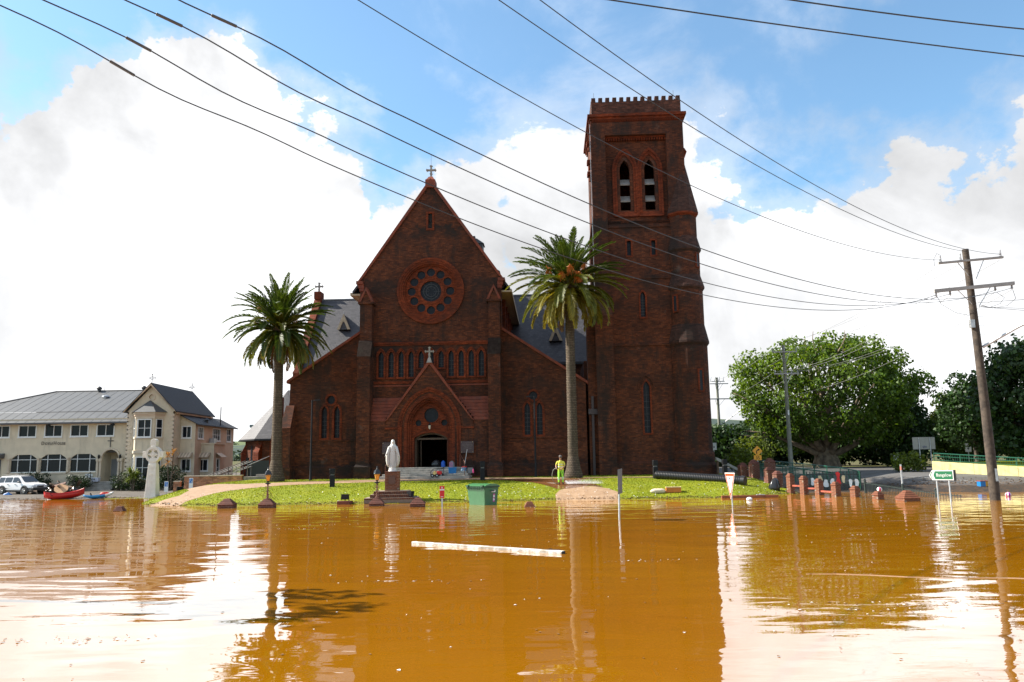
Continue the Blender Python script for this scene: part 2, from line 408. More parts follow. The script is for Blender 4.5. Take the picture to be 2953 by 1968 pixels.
def _lawn(t, b, co):
    c = t.mix(t.ramp(t.noise(co, .5, 6, .6), .35, .68), (.165, .200, .004), (.215, .225, .004))
    c = t.mix(t.ramp(t.noise(co, 9, 5, .7), .45, .75, 0, .55), c, (.105, .128, .003))
    c = t.mix(t.ramp(t.noise(co, 1.7, 4, .7), .62, .8, 0, .5), c, (.16, .12, .03))
    oz = t.new('ShaderNodeSeparateXYZ', inp={0: co}).outputs[2]
    silt = t.ramp(t.math('ADD', oz, t.math('MULTIPLY', t.math('SUBTRACT', t.noise(co, 1.3, 6, .7), .5), .55)), .02, .14, .5, 0.0)
    c = t.mix(silt, c, (.12, .085, .012))
    c = t.mix(t.ramp(t.noise(co, .33, 6, .62), .62, .72, 0, .25), c, (.15, .12, .02))
    t.l.new(c, b.inputs['Base Color']); b.inputs['Roughness'].default_value = .8
    bn = t.new('ShaderNodeBump', inp={'Strength': 1.0, 'Distance': .05, 'Height': t.noise(co, 14, 5, .7)}); t.l.new(bn.outputs[0], b.inputs['Normal'])
def _path(t, b, co):
    mpn = t.new('ShaderNodeMapping', inp={'Vector': co})
    wet = t.ramp(t.noise(co, .28, 5, .6), .47, .56)
    c = t.mix(t.ramp(t.noise(co, 2.5, 6, .65), .35, .7), (.37, .25, .16), (.27, .17, .10))
    c = t.mix(t.ramp(t.noise(co, 12, 4, .7), .64, .74, 0, .8), c, (.12, .06, .02))
    t.l.new(c, b.inputs['Base Color']); b.inputs['Roughness'].default_value = .55
    bn = t.new('ShaderNodeBump', inp={'Strength': .6, 'Distance': .01, 'Height': t.noise(co, 18, 5, .7)}); t.l.new(bn.outputs[0], b.inputs['Normal'])
def _wetpath(t, b, co):
    c = t.mix(t.ramp(t.noise(co, 1.6, 6, .65), .35, .7), (.20, .085, .03), (.12, .05, .018))
    t.l.new(c, b.inputs['Base Color']); b.inputs['Roughness'].default_value = .22; b.inputs['Specular IOR Level'].default_value = .5
    bn = t.new('ShaderNodeBump', inp={'Strength': .4, 'Distance': .006, 'Height': t.noise(co, 9, 5, .7)}); t.l.new(bn.outputs[0], b.inputs['Normal'])
def _asph(t, b, co):
    c = t.mix(t.ramp(t.noise(co, .6, 6, .65), .35, .7), (.13, .115, .10), (.075, .064, .054))
    c = t.mix(t.ramp(t.noise(co, 1.4, 7, .75), .56, .68, 0, .85), c, (.07, .042, .022))
    c = t.mix(t.ramp(t.noise(co, 22, 4, .7), .60, .74, 0, .7), c, (.30, .27, .23))
    t.l.new(c, b.inputs['Base Color']); b.inputs['Roughness'].default_value = .8
    bn = t.new('ShaderNodeBump', inp={'Strength': 1.0, 'Distance': .02, 'Height': t.noise(co, 20, 5, .7)}); t.l.new(bn.outputs[0], b.inputs['Normal'])
def _road(t, b, co):
    sy = t.new('ShaderNodeSeparateXYZ', inp={0: co}).outputs[2]
    edge = t.math('ADD', sy, t.math('MULTIPLY', t.math('SUBTRACT', t.noise(co, .8, 5, .6), .5), .35))
    c = t.mix(t.ramp(t.noise(co, .6, 6, .65), .35, .7), (.115, .112, .11), (.085, .08, .075))
    c = t.mix(t.ramp(edge, .28, .42, 1.0, 0.0), c, (.035, .028, .022))       # wet silt left by the flood
    deb = t.math('MULTIPLY', t.ramp(t.noise(co, 5.0, 6, .75), .50, .62), t.ramp(edge, .75, .38, 0, .9))
    c = t.mix(deb, c, (.12, .065, .03))
    t.l.new(c, b.inputs['Base Color']); b.inputs['Roughness'].default_value = .7
    bn = t.new('ShaderNodeBump', inp={'Strength': 1.0, 'Distance': .01, 'Height': t.noise(co, 25, 5, .7)}); t.l.new(bn.outputs[0], b.inputs['Normal'])
EARTH = groundmat('earth', _earth); LAWN = groundmat('lawn_grass', _lawn); PATH = groundmat('pale_concrete', _path); WETP = groundmat('wet_muddy_concrete', _wetpath); ASPH = groundmat('silty_asphalt', _asph); ROAD = groundmat('road_asphalt', _road)
def sheet(name, xs, ys, zf, m):
    v = [(x, y, zf(x, y)) for y in ys for x in xs]; n = len(xs)
    f = [(j*n+i, j*n+i+1, (j+1)*n+i+1, (j+1)*n+i) for j in range(len(ys)-1) for i in range(n-1)]
    me = bpy.data.meshes.new(name); me.from_pydata(v, [], f); me.materials.append(m); me.polygons.foreach_set('use_smooth', [True]*len(f))
    o = bpy.data.objects.new(name, me); COL.objects.link(o); return struct(o)
sheet('ground', axis(-60, 60, 1.5, -2500, 2500, 6), axis(38, 90, 1.0, -60, 5000, 6), lambda x, y: gnd(x, y)-.03 if y > 30 else -.9, EARTH)
def patch(name, poly, off, m, step=.8):
    if name == 'footpath': PATHS.append(poly)
    bm = bmesh.new(); vs = [bm.verts.new((x, y, 0)) for x, y in poly]; bm.faces.new(vs)
    xs = [p[0] for p in poly]; ys = [p[1] for p in poly]
    x = min(xs)+step
    while x < max(xs):
        bmesh.ops.bisect_plane(bm, geom=bm.verts[:]+bm.edges[:]+bm.faces[:], plane_co=(x, 0, 0), plane_no=(1, 0, 0)); x += step
    y = min(ys)+step
    while y < max(ys):
        bmesh.ops.bisect_plane(bm, geom=bm.verts[:]+bm.edges[:]+bm.faces[:], plane_co=(0, y, 0), plane_no=(0, 1, 0)); y += step
    for v in bm.verts: v.co.z = gnd(v.co.x, v.co.y)+off
    bmesh.ops.recalc_face_normals(bm, faces=bm.faces)
    me = bpy.data.meshes.new(name); bm.to_mesh(me); bm.free()
    if me.polygons and me.polygons[0].normal.z < 0: me.flip_normals()
    me.materials.append(m); me.polygons.foreach_set('use_smooth', [True]*len(me.polygons))
    o = bpy.data.objects.new(name, me); COL.objects.link(o); return struct(o)
patch('car_park', [(-75, 45), (-23.2, 45), (-23.6, 58), (-24.6, 64), (-24.5, 72), (-20.5, 76), (-20.5, 100), (-75, 100)], .004, ASPH, 1.2)
patch('lawn', [(-29, 57.0), (-26.5, 55), (-26.5, 43), (17.0, 43), (17.0, 52), (16.6, 60), (15.6, 72), (-20.3, 72), (-22.5, 66), (-23.4, 61)], .008, LAWN, .6)
patch('road', [(17.3, 42), (70, 42), (70, 66), (48, 72), (36, 78), (24, 95), (16, 120), (11, 120), (17.6, 90), (17.3, 60)], .006, ROAD, 1.2)
PATHS = []
def inpoly(x, y, P):
    c = False; j = len(P)-1
    for i in range(len(P)):
        if (P[i][1] > y) != (P[j][1] > y) and x < (P[j][0]-P[i][0])*(y-P[i][1])/(P[j][1]-P[i][1])+P[i][0]: c = not c
        j = i
    return c
# paths: along the facade, down to the water on the left, and the turning patch the man hoses
def curve_poly(cl):       # centre line points (x, y, halfwidth) to outline
    L, R = [], []
    for i, (x, y, hw) in enumerate(cl):
        a = cl[max(0, i-1)]; b = cl[min(len(cl)-1, i+1)]; d = Vector((b[0]-a[0], b[1]-a[1])).normalized()
        L.append((x-d.y*hw, y+d.x*hw)); R.append((x+d.y*hw, y-d.x*hw))
    return L+R[::-1]
patch('footpath', [(-22.4, 44.0), (-18.6, 44.0), (-18.8, 46.4), (-18.0, 49), (-16.2, 51.6), (-13, 54.0), (-8, 55.6), (-4, 56), (2, 56.4), (8, 56.2), (14, 55.4), (16.2, 55.2), (16.2, 56.3), (9, 57.3), (3.4, 58.0), (-4, 60.2), (-11, 58.6), (-15, 56.6), (-18.5, 55.6), (-21.5, 57.0), (-22.9, 59.2), (-23.4, 58.6), (-22.4, 55), (-20.7, 51.6), (-20.2, 49), (-21, 46.5)], .016, PATH, .6)
patch('footpath', [(2.3, 43.5), (5.6, 43.5), (5.8, 45.6), (6.0, 47.0), (5.6, 48.3), (4.9, 49.2), (3.4, 49.4), (2.7, 48.2), (2.35, 46.6)], .022, PATH, .5)
patch('footpath', [(-3.0, 56.0), (-.6, 54.8), (1.2, 52.6), (2.0, 50.4), (2.6, 48.6), (3.6, 48.8), (4.6, 49.6), (5.4, 48.9), (5.0, 50.4), (4.4, 51.6), (4.1, 53), (4.6, 54.6), (5.8, 55.9), (1, 56.6)], .028, WETP, .5)
# flood water
def watermat():
    m = bpy.data.materials.new('flood_water'); m.use_nodes = True; t = NT(m.node_tree); b = t.n['Principled BSDF']
    co = t.new('ShaderNodeTexCoord').outputs['Object']
    c = t.mix(t.ramp(t.noise(co, .12, 5, .6), .3, .7), (.49, .198, .0032), (.44, .162, .0042))
    t.l.new(c, b.inputs['Base Color']); b.inputs['Roughness'].default_value = .028; b.inputs['IOR'].default_value = 1.33
    mp1 = t.new('ShaderNodeMapping', inp={'Vector': co}); mp1.inputs['Scale'].default_value = (.45, 1.0, 1); mp1.inputs['Rotation'].default_value = (0, 0, .12)
    h1 = t.noise(mp1.outputs[0], .75, 2, .5, .4)
    mp2 = t.new('ShaderNodeMapping', inp={'Vector': co}); mp2.inputs['Scale'].default_value = (.35, 1.0, 1); mp2.inputs['Rotation'].default_value = (0, 0, -.08)
    h2 = t.noise(mp2.outputs[0], 2.6, 3, .5, .3)
    # patches of breeze and calm
    calm = t.ramp(t.noise(co, .09, 3, .5), .40, .62, .35, 1.0)
    h = t.math('ADD', t.math('MULTIPLY', h1, .030), t.math('MULTIPLY', t.math('MULTIPLY', h2, .0058), calm))
    bn = t.new('ShaderNodeBump', inp={'Strength': 1.0, 'Distance': 1.0, 'Height': h}); t.l.new(bn.outputs[0], b.inputs['Normal'])
    # the suspended mud shows through a reflecting skin
    b.inputs['Specular IOR Level'].default_value = 0.0; b.inputs['Roughness'].default_value = .6
    gl = t.new('ShaderNodeBsdfGlossy', inp={'Color': (.95, .985, 1, 1), 'Roughness': .016, 'Normal': bn.outputs[0]})
    fr = t.new('ShaderNodeFresnel', inp={'IOR': 1.33, 'Normal': bn.outputs[0]})
    fac = t.math('ADD', t.math('MULTIPLY', fr.outputs[0], .33), .59, clamp=True)
    ms = t.new('ShaderNodeMixShader', inp={0: fac, 1: b.outputs[0], 2: gl.outputs[0]}); t.l.new(ms.outputs[0], t.n['Material Output'].inputs['Surface'])
    return m
WATER = watermat()
me = bpy.data.meshes.new('floodwater'); me.from_pydata([(-900, -300, 0), (900, -300, 0), (900, 61, 0), (-900, 61, 0)], [], [(0, 1, 2, 3)]); me.materials.append(WATER)
struct(bpy.data.objects.new('floodwater', me)); COL.objects.link(bpy.data.objects['floodwater'])
# far hills behind the street
def hillmat(t, b, co):
    c = t.mix(t.ramp(t.noise(co, .012, 6, .6), .42, .60), (.04, .06, .05), (.10, .13, .05)); t.l.new(c, b.inputs['Base Color']); b.inputs['Roughness'].default_value = .95
HILL = groundmat('hill_pasture', hillmat)
hv = []; xs = [-1500+30*i for i in range(101)]
for r, (yy, k) in enumerate([(620, 0), (760, .45), (950, 1.0), (1300, .9), (1900, .2)]):
    for x in xs:
        hv.append((x*1.3, yy, 3+k*(26+14*math.sin(x*.004+1)+8*math.sin(x*.013))))
n = len(xs); me = bpy.data.meshes.new('hills'); me.from_pydata(hv, [], [(j*n+i, j*n+i+1, (j+1)*n+i+1, (j+1)*n+i) for j in range(4) for i in range(n-1)])
me.materials.append(HILL); me.polygons.foreach_set('use_smooth', [True]*len(me.polygons)); struct(bpy.data.objects.new('hills', me)); COL.objects.link(bpy.data.objects['hills'])
# grass blades on the lawn, one mass
def grass_blades():
    rg = np.random.default_rng(5); V = []; F = []
    n = 0
    while n < 32000:
        x = rg.uniform(-28, 16.8); y = rg.uniform(44, 61)
        d = y-lerp_tab(SHORE, x)
        if d < -.2 or (x < -22.5 and y > 57) or any(inpoly(x, y, P) for P in PATHS): continue
        V.append((x, y)); n += 1
    out = []
    for i, (x, y) in enumerate(V):
        z = gnd(x, y)+.004; a = rg.uniform(0, 2*PI); h = rg.uniform(.03, .075); wd = .02+.02*rg.random()
        ca, sa = math.cos(a)*wd, math.sin(a)*wd; lx, ly = rg.normal(0, .02, 2)
        out += [(x-ca, y-sa, z), (x+ca, y+sa, z), (x+lx, y+ly, z+h)]
    me = bpy.data.meshes.new('grass'); me.from_pydata(out, [], [(3*i, 3*i+1, 3*i+2) for i in range(len(V))])
    me.materials.append(mat('grass_blade', (.17, .205, .005), .7, trans=.35, island=.22)); o = bpy.data.objects.new('grass', me); COL.objects.link(o)
    tag(o, 'bright green mown grass of the church lawn', 'grass'); o['kind'] = 'stuff'
grass_blades()
# ------------------------------------------------------------------ the church
CH_O = Vector((-6.443, 62.0, 1.059)); CH_A = math.radians(-2.6)
church = thing('church', 'large dark red brick church with rose window, steep gable and tall square tower', 'church', CH_O, CH_A)
def cpart(mb, name, m, parent=None, **k): return mb.build(name, m, parent or church, **k)
LEAD = mat('lead_came', (.035, .038, .042), .5)
def lancet_window(name, cx, hw, zb, zs, zt, y, trim=.15, proud=.05, glass_in=.22, bars=4, parent=None, mtrim=None):
    """glass set back in its opening, with a red brick surround that stands proud of the wall"""
    g = MB(); g.plate(lancet(cx, hw+.03, zb-.03, zs, zt+.03), y+glass_in)
    o = cpart(g, name, GLASSD, parent)
    t = MB(); t.band(lancet(cx, hw+trim, zb-.0, zs, zt+trim*1.3), lancet(cx, hw, zb, zs, zt), y-proud, y+glass_in, close=False)
    t.box(cx-hw-trim, cx+hw+trim, y-proud-.03, y+glass_in, zb-.14, zb)
    cpart(t, 'surround', mtrim or BRICKR, o)
    b = MB()
    for k in range(1, bars): z = zb+(zs-zb)*k/bars; b.box(cx-hw, cx+hw, y+glass_in-.03, y+glass_in-.012, z-.012, z+.012)
    b.box(cx-.01, cx+.01, y+glass_in-.034, y+glass_in-.014, zb, zt-.05)
    cpart(b, 'bar', LEAD, o)
    return o
def round_window(name, cx, cz, r, y, trim=.15, proud=.05, glass_in=.22, n=24, parent=None):
    g = MB(); g.plate(circ(cx, cz, r+.03, n), y+glass_in); o = cpart(g, name, GLASSD, parent)
    t = MB(); t.band(circ(cx, cz, r+trim, n), circ(cx, cz, r, n), y-proud, y+glass_in); cpart(t, 'surround', BRICKR, o)
    return o
# --- nave gable wall
arc_x = [-3.86+.789*i for i in range(11)]
def arc_zb(i): return 8.45 if i in (4, 5, 6) else 7.75
ROSE = (.04, 14.6)
holes = [rect(-.15, .17, 19.72, 20.95), circ(*ROSE, 2.2, 48), lancet(.1, 1.62, .7, 3.78, 5.95, 8)]
for i, x in enumerate(arc_x): holes.append(lancet(x, .21, arc_zb(i), 9.35, 9.80))
gw = MB(); gw.wall([(-5.6, -.6), (-5.6, 15.55), (0.03, 23.45), (5.66, 15.55), (5.66, -.6)], holes, 0, .6)
cpart(gw, 'gable_wall', BRICK)
# coping of the gable with its corbelled ends, apex block and cross
for sx, x0 in ((-1, -5.6), (1, 5.66)):
    c = MB(); c.hexa([(x0+sx*.22, -.16, 15.42), (x0+sx*.22, .75, 15.42), (x0-sx*.12, .75, 15.62), (x0-sx*.12, -.16, 15.62)][::sx], [(.03+sx*.0, -.16, 23.88), (.03+sx*.0, .75, 23.88), (.03, .75, 23.46), (.03, -.16, 23.46)][::sx])
    c.box(*sorted((x0+sx*.30, x0-sx*.25)), -.2, .75, 15.25, 15.5)
    cpart(c, 'coping', COPE)
    k = MB(); k.box(*sorted((x0+sx*.14, x0-sx*.3)), -.10, .6, 14.95, 15.26); k.box(*sorted((x0+sx*.05, x0-sx*.3)), -.06, .6, 14.7, 14.96); cpart(k, 'corbel', COPE)
a = MB(); a.box(-.37, .43, -.22, .8, 23.1, 23.75); a.frust(-.33, .39, -.18, .76, 23.75, -.12, .18, .1, .5, 24.1); cpart(a, 'apex_stone', COPE)
def stone_cross(cx, cy, z0, s, m, thick=.16):
    b = MB(); t = thick*.5
    b.box(cx-.07*s, cx+.07*s, cy-t, cy+t, z0, z0+1.05*s); b.box(cx-.34*s, cx+.34*s, cy-t+.005, cy+t-.005, z0+.62*s, z0+.76*s)
    for (x, z, dx, dz) in ((0, 1.05, .14, .09), (-.36, .69, .09, .14), (.36, .69, .09, .14)):
        b.prism([(cx+(x-dx)*s, z0+z*s), (cx+x*s, z0+(z+dz)*s), (cx+(x+dx)*s, z0+z*s), (cx+x*s, z0+(z-dz)*s)], cy-t-.01, cy+t+.01)
    b.prism([(cx-.13*s, z0+.35*s), (cx, z0+.46*s), (cx+.13*s, z0+.35*s), (cx, z0+.24*s)], cy-t-.008, cy+t+.008)
    b.frust(cx-.15*s, cx+.15*s, cy-.15*s, cy+.15*s, z0-.02, cx-.09*s, cx+.09*s, cy-.09*s, cy+.09*s, z0+.12*s)
    return b
cpart(stone_cross(.04, .3, 24.05, .95, None), 'cross', STONE)
r = MB(); r.tube([(.04, .3, 25.0), (.04, .3, 26.0)], .012, 5); cpart(r, 'lightning_rod', IRON)
sl_ = MB(); sl_.plate(rect(-.2, .22, 19.7, 21.0), .3); so_ = cpart(sl_, 'vent', DARK)
t = MB(); t.band(rect(-.32, .34, 19.55, 21.1), rect(-.15, .17, 19.72, 20.95), -.05, .3); cpart(t, 'surround', BRICKR, so_)
for k in range(12):
    s_ = MB(); z = 19.76+k*.1; s_.hexa([(-.15, .06, z), (.17, .06, z), (.17, .2, z+.07), (-.15, .2, z+.07)], [(-.15, .06, z+.02), (.17, .06, z+.02), (.17, .2, z+.09), (-.15, .2, z+.09)]); cpart(s_, 'louvre', mat('slat_grey', (.07, .065, .06), .8), so_)
# --- rose window: moulded rings, brick tracery plate with a great eye and twelve round lights
ro = MB()
for (ra, rb, y0, y1) in ((2.68, 2.50, -.14, .1), (2.50, 2.34, -.10, .1), (2.34, 2.2, -.05, .3), (2.2, 2.08, .06, .3)): ro.band(circ(*ROSE, ra, 64), circ(*ROSE, rb, 64), y0, y1)
ro = cpart(ro, 'rose_window', BRICKR)
rl = [(ROSE[0]+1.54*math.sin(2*PI*i/12), ROSE[1]+1.54*math.cos(2*PI*i/12)) for i in range(12)]
tr = MB(); tr.wall(circ(*ROSE, 2.1, 64), [circ(*ROSE, .86, 32)]+[circ(x, z, .34, 18) for x, z in rl], .2, .2, edge=False); cpart(tr, 'tracery', BRICKR, ro)
tr = MB(); tr.band(circ(*ROSE, 1.06, 40), circ(*ROSE, .84, 40), .15, .36)
tr.band(circ(*ROSE, 1.14, 40), circ(*ROSE, 1.08, 40), .175, .3); cpart(tr, 'ring', BRICKR, ro)
g = MB(); g.plate(circ(*ROSE, .9, 32), .34); cpart(g, 'pane', GLASSD, ro)
g = MB()
for rr in (.62, .42): g.band(circ(*ROSE, rr, 32), circ(*ROSE, rr-.03, 32), .31, .338)
for k in range(8): a = PI*k/4; g.tube([(ROSE[0]+.2*math.cos(a), .325, ROSE[1]+.2*math.sin(a)), (ROSE[0]+.86*math.cos(a), .325, ROSE[1]+.86*math.sin(a))], .012, 4)
cpart(g, 'bar', LEAD, ro)
for x, z in rl:
    g = MB(); g.plate(circ(x, z, .36, 18), .33); cpart(g, 'pane', GLASSD, ro)
    g = MB(); g.band(circ(x, z, .41, 18), circ(x, z, .335, 18), .17, .3); cpart(g, 'ring', BRICKR, ro)
# --- arcade of eleven lancets
for i, x in enumerate(arc_x):
    lancet_window('arcade_window', x, .21, arc_zb(i), 9.35, 9.80, 0, trim=.155, proud=.07, bars=5)
hood = MB()
for i, x in enumerate(arc_x): hood.band(lancet(x, .40, 9.3, 9.38, 10.06)[1:-1], lancet(x, .345, 9.3, 9.38, 9.99)[1:-1], -.13, -.02, close=False)
hood.box(-4.5, 4.66, -.06, 0, 7.22, 7.42)
cpart(hood, 'hood_mould', BRICKR)
st = MB(); st.box(-4.7, 4.7, -.10, .02, 10.36, 10.52); st.box(-4.7, 4.7, -.06, .02, 10.24, 10.36); cpart(st, 'string_course', BRICKR)
st = MB(); st.box(-4.7, 4.7, -.05, .02, 7.02, 7.14); cpart(st, 'string_course', COPE)
# --- buttresses flanking the gable
def buttress(x0, x1, name='buttress'):
    b = MB(); b.box(x0-.12, x1+.12, -1.5, 0, -.6, .86); b.frust(x0-.12, x1+.12, -1.5, 0, .86, x0, x1, -1.36, 0, 1.06)
    b.box(x0, x1, -1.36, 0, 1.06, 9.3); b.box(x0+.04, x1-.04, -.72, 0, 9.3, 13.6)
    o = cpart(b, name, BRICK)
    w = MB(); w.hexa([(x0-.03, -1.4, 9.26), (x1+.03, -1.4, 9.26), (x1+.03, -.70, 9.26), (x0-.03, -.70, 9.26)], [(x0-.03, -.80, 10.55), (x1+.03, -.80, 10.55), (x1+.03, -.70, 10.6), (x0-.03, -.70, 10.6)]); cpart(w, 'weathering', mat('sooty_brick', (.028, .019, .016), .95, var=.4, vscale=4, stain=.5, spec=.1), o)
    g = MB(); m_ = (x0+x1)/2; g.prism([(x0-.05, 13.58), (x1+.05, 13.58), (m_, 14.7)], -.80, 0); g.prism([(x0-.12, 13.5), (x1+.12, 13.5), (x1+.12, 13.66), (x0-.12, 13.66)], -.86, 0)
    cpart(g, 'gablet', BRICK, o)
    g = MB(); g.band([(x0-.1, 13.66), (m_, 14.85), (x1+.1, 13.66)], [(x0+.1, 13.67), (m_, 14.55), (x1-.1, 13.67)], -.88, 0, close=False); cpart(g, 'coping', COPE, o)
    return o
buttress(-5.44, -4.44); buttress(4.64, 5.58)
# --- porch
PY = -1.0; PX = .1
arch = lancet(PX, 1.5, .75, 3.78, 5.85, 12); door = rarch(PX+.03, 1.28, .75, 2.98, .40, 12)
oarch = lancet(PX, 1.72, -.6, 3.78, 6.05, 12)
pw = MB(); pw.wall([(PX-3.32, -.6), (PX-3.32, 4.36), (PX, 8.68), (PX+3.32, 4.36), (PX+3.32, -.6)], [oarch], PY, 1.0); cpart(pw, 'porch_wall', BRICK)
for sx in (-1, 1):
    c = MB(); c.hexa([(PX+sx*3.45, PY-.12, 4.22), (PX+sx*3.45, .0, 4.22), (PX+sx*3.18, 0, 4.42), (PX+sx*3.18, PY-.12, 4.42)][::sx], [(PX, PY-.12, 8.98), (PX, 0, 8.98), (PX, 0, 8.62), (PX, PY-.12, 8.62)][::sx]); cpart(c, 'coping', COPE)
a = MB(); a.frust(PX-.2, PX+.2, PY-.2, PY+.3, 8.72, PX-.1, PX+.1, PY-.08, PY+.16, 9.06); cpart(a, 'apex_stone', STONE)
cpart(stone_cross(PX, PY+.04, 9.02, .84, None, .14), 'cross', STONE)
# moulded orders stepping back to the tympanum
orders = MB()
for k, (hw, top, yf, yb) in enumerate([(2.42, 6.86, PY-.10, PY+.02), (2.26, 6.66, PY-.05, PY+.03), (1.95, 6.36, PY-.02, PY+.1), (1.74, 6.08, PY+.10, PY+.30), (1.60, 5.94, PY+.26, PY+.55)]):
    nx = [(2.26, 6.66), (2.10, 6.5), (1.72, 6.05), (1.58, 5.90), (1.44, 5.76)][k]
    orders.band(lancet(PX, hw, .02, 3.78, top, 12), lancet(PX, nx[0], .02, 3.78, nx[1], 12), yf, yb, close=False)
cpart(orders, 'archivolt', BRICKR)
sh = None
for sx in (-1, 1):
    for (x, y) in ((2.18, PY-.07), (1.66, PY+.2), (1.5, PY+.42)):
        if sh is None: sh = cpart(MB().lathe([(.13, .0), (.13, .25), (.08, .3), (.08, 3.5), (.12, 3.62), (.13, 3.78)], 10), 'shaft', BRICKR, smooth=True, auto=.7, loc=(PX+sx*x, y, .05))
        else: inst(sh, 'shaft', church, (PX+sx*x, y, .05))
ty = MB(); ty.wall(lancet(PX, 1.62, .02, 3.78, 5.95, 12), [door, circ(PX+.08, 4.72, .56, 28), circ(PX-.92, 4.13, .24, 18), circ(PX+1.08, 4.13, .24, 18)], PY+.5, .45, edge=False, mj=0); cpart(ty, 'tympanum', BRICKR)
for (x, z, rr) in ((PX+.08, 4.72, .56), (PX-.92, 4.13, .24), (PX+1.08, 4.13, .24)): round_window('round_window', x, z, rr, PY+.5, .07, .03, .2)
bd = MB(); bd.band(rarch(PX+.03, 1.44, .75, 2.98, .56, 12), rarch(PX+.03, 1.28, .75, 2.98, .40, 12), PY+.44, PY+.52, close=False); cpart(bd, 'door_arch', BRICKR)
st = MB(); st.box(PX-1.62, PX+1.62, PY+.45, PY+.5, 3.66, 3.80); cpart(st, 'string_course', BRICKR)
for sx in (-1, 1):
    st = MB(); st.box(*sorted((PX+sx*2.45, PX+sx*3.4)), PY-.08, PY, 3.66, 3.80); cpart(st, 'string_course', BRICKR)
    pl = MB(); pl.box(*sorted((PX+sx*2.46, PX+sx*3.44)), PY-.12, PY, -.6, .80); pl.frust(*sorted((PX+sx*2.46, PX+sx*3.44)), PY-.12, PY, .80, *sorted((PX+sx*2.46, PX+sx*3.38)), PY-.02, PY, .92); cpart(pl, 'plinth', BRICK)
# dim interior behind the open door
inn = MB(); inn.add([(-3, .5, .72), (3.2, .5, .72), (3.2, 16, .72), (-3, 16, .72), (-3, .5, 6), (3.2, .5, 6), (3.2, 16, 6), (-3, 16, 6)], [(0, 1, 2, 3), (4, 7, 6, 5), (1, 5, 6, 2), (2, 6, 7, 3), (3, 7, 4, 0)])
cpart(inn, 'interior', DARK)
dl = MB(); dl.box(PX-1.22, PX-1.12, PY+.9, PY+2.1, .76, 3.0); dl.box(PX-.85, PX-.8, PY+1.2, PY+1.3, .76, 2.9); cpart(dl, 'door_leaf', mat('dark_timber', (.075, .045, .025), .6, var=.3, vscale=6))
dfr = MB(); dfr.band(rarch(PX+.03, 1.28, .75, 2.98, .40, 12), rarch(PX+.03, 1.2, .75, 2.9, .36, 12), PY+.9, PY+1.0, close=False); dfr.box(PX-1.2, PX+1.26, PY+.91, PY+.98, 2.86, 3.0); cpart(dfr, 'door_frame', mat('dark_timber', (.075, .045, .025)))
# hanging lantern above the door
la = MB(); la.tube([(PX, PY+.45, 4.15), (PX, PY+.12, 4.22), (PX, PY+.12, 4.02)], .015, 5); la.lathe([(.02, 4.06), (.11, 3.98), (.12, 3.92)], 8, (PX, PY+.12, 0)); lo = cpart(la, 'lantern', IRON)
la = MB(); la.lathe([(.10, 3.92), (.06, 3.66), (.02, 3.62)], 8, (PX, PY+.12, 0)); cpart(la, 'lamp_glass', mat('frosted_glass', (.55, .5, .4), .3), lo)
# five stone steps, iron handrails
for k in range(5):
    s_ = MB(); e = (4-k)*.32; s_.box(-3.2+(.15*k), 3.35-(.12*k), PY-.75-e-.34, PY-.02+(.0 if k < 4 else .9), k*.155-(.4 if k == 0 else .0), (k+1)*.155-.004); cpart(s_, 'step', STONE, bevel=.012)
for sx in (-1, 1):
    hr = MB(); x = PX+sx*2.35
    hr.tube([(x, PY-.3, .78), (x, PY-.3, 1.62), (x+sx*.05, PY-.5, 1.7), (x+sx*.5, PY-1.6, 1.15), (x+sx*.55, PY-2.2, .92), (x+sx*.55, PY-2.2, .02)], .022, 6)
    for k in range(3): f = (k+1)/4; hr.tube([(x+sx*.5*f, PY-.5-1.1*f, 1.7-.55*f), (x+sx*.5*f, PY-.5-1.1*f, .1)], .014, 5)
    cpart(hr, 'handrail', RUSTI)
# lead plaques beside the porch arch
PLQ = mat('plaque_plum', (.045, .018, .020), .4); PLT = mat('plaque_lettering', (.16, .13, .13), .6)
for sx, x in ((-1, -2.98), (1, 3.0)):
    q = MB(); q.box(x-.5, x+.5, PY-.17, PY-.13, 1.78, 2.68); pq = cpart(q, 'plaque', PLQ, bevel=.01); pq['label'] = 'plum coloured plaque with pale lettering beside the porch arch'
    # rows of lettering too small in the photograph to read: worn strokes only
    L = MB(); rg = random.Random(3+sx)
    for row, (z, wd, hh) in enumerate([(2.53, .32, .022), (2.42, .38, .012), (2.385, .40, .012), (2.35, .42, .012), (2.31, .2, .012), (2.25, .34, .012), (2.21, .26, .012), (2.17, .12, .012), (2.12, .3, .012), (2.085, .33, .012), (2.03, .14, .012), (1.92, .24, .012)]):
        xx = x-wd
        while xx < x+wd:
            ww = rg.uniform(.02, .07); L.box(xx, min(x+wd, xx+ww), PY-.174, PY-.171, z, z+hh); xx += ww+.014
    cpart(L, 'lettering', PLT, pq)['kind'] = 'stuff'
    for (dx, dz) in ((-.42, 2.62), (.42, 2.62), (-.42, 1.86), (.42, 1.86)):
        b = MB(); b.lathe([(.022, 0), (.018, .02)], 8); cpart(b, 'rivet', mat('brass', (.6, .42, .18), .35, metal=.8), pq, loc=(x+dx, PY-.17, dz), rot=(PI/2, 0, 0))
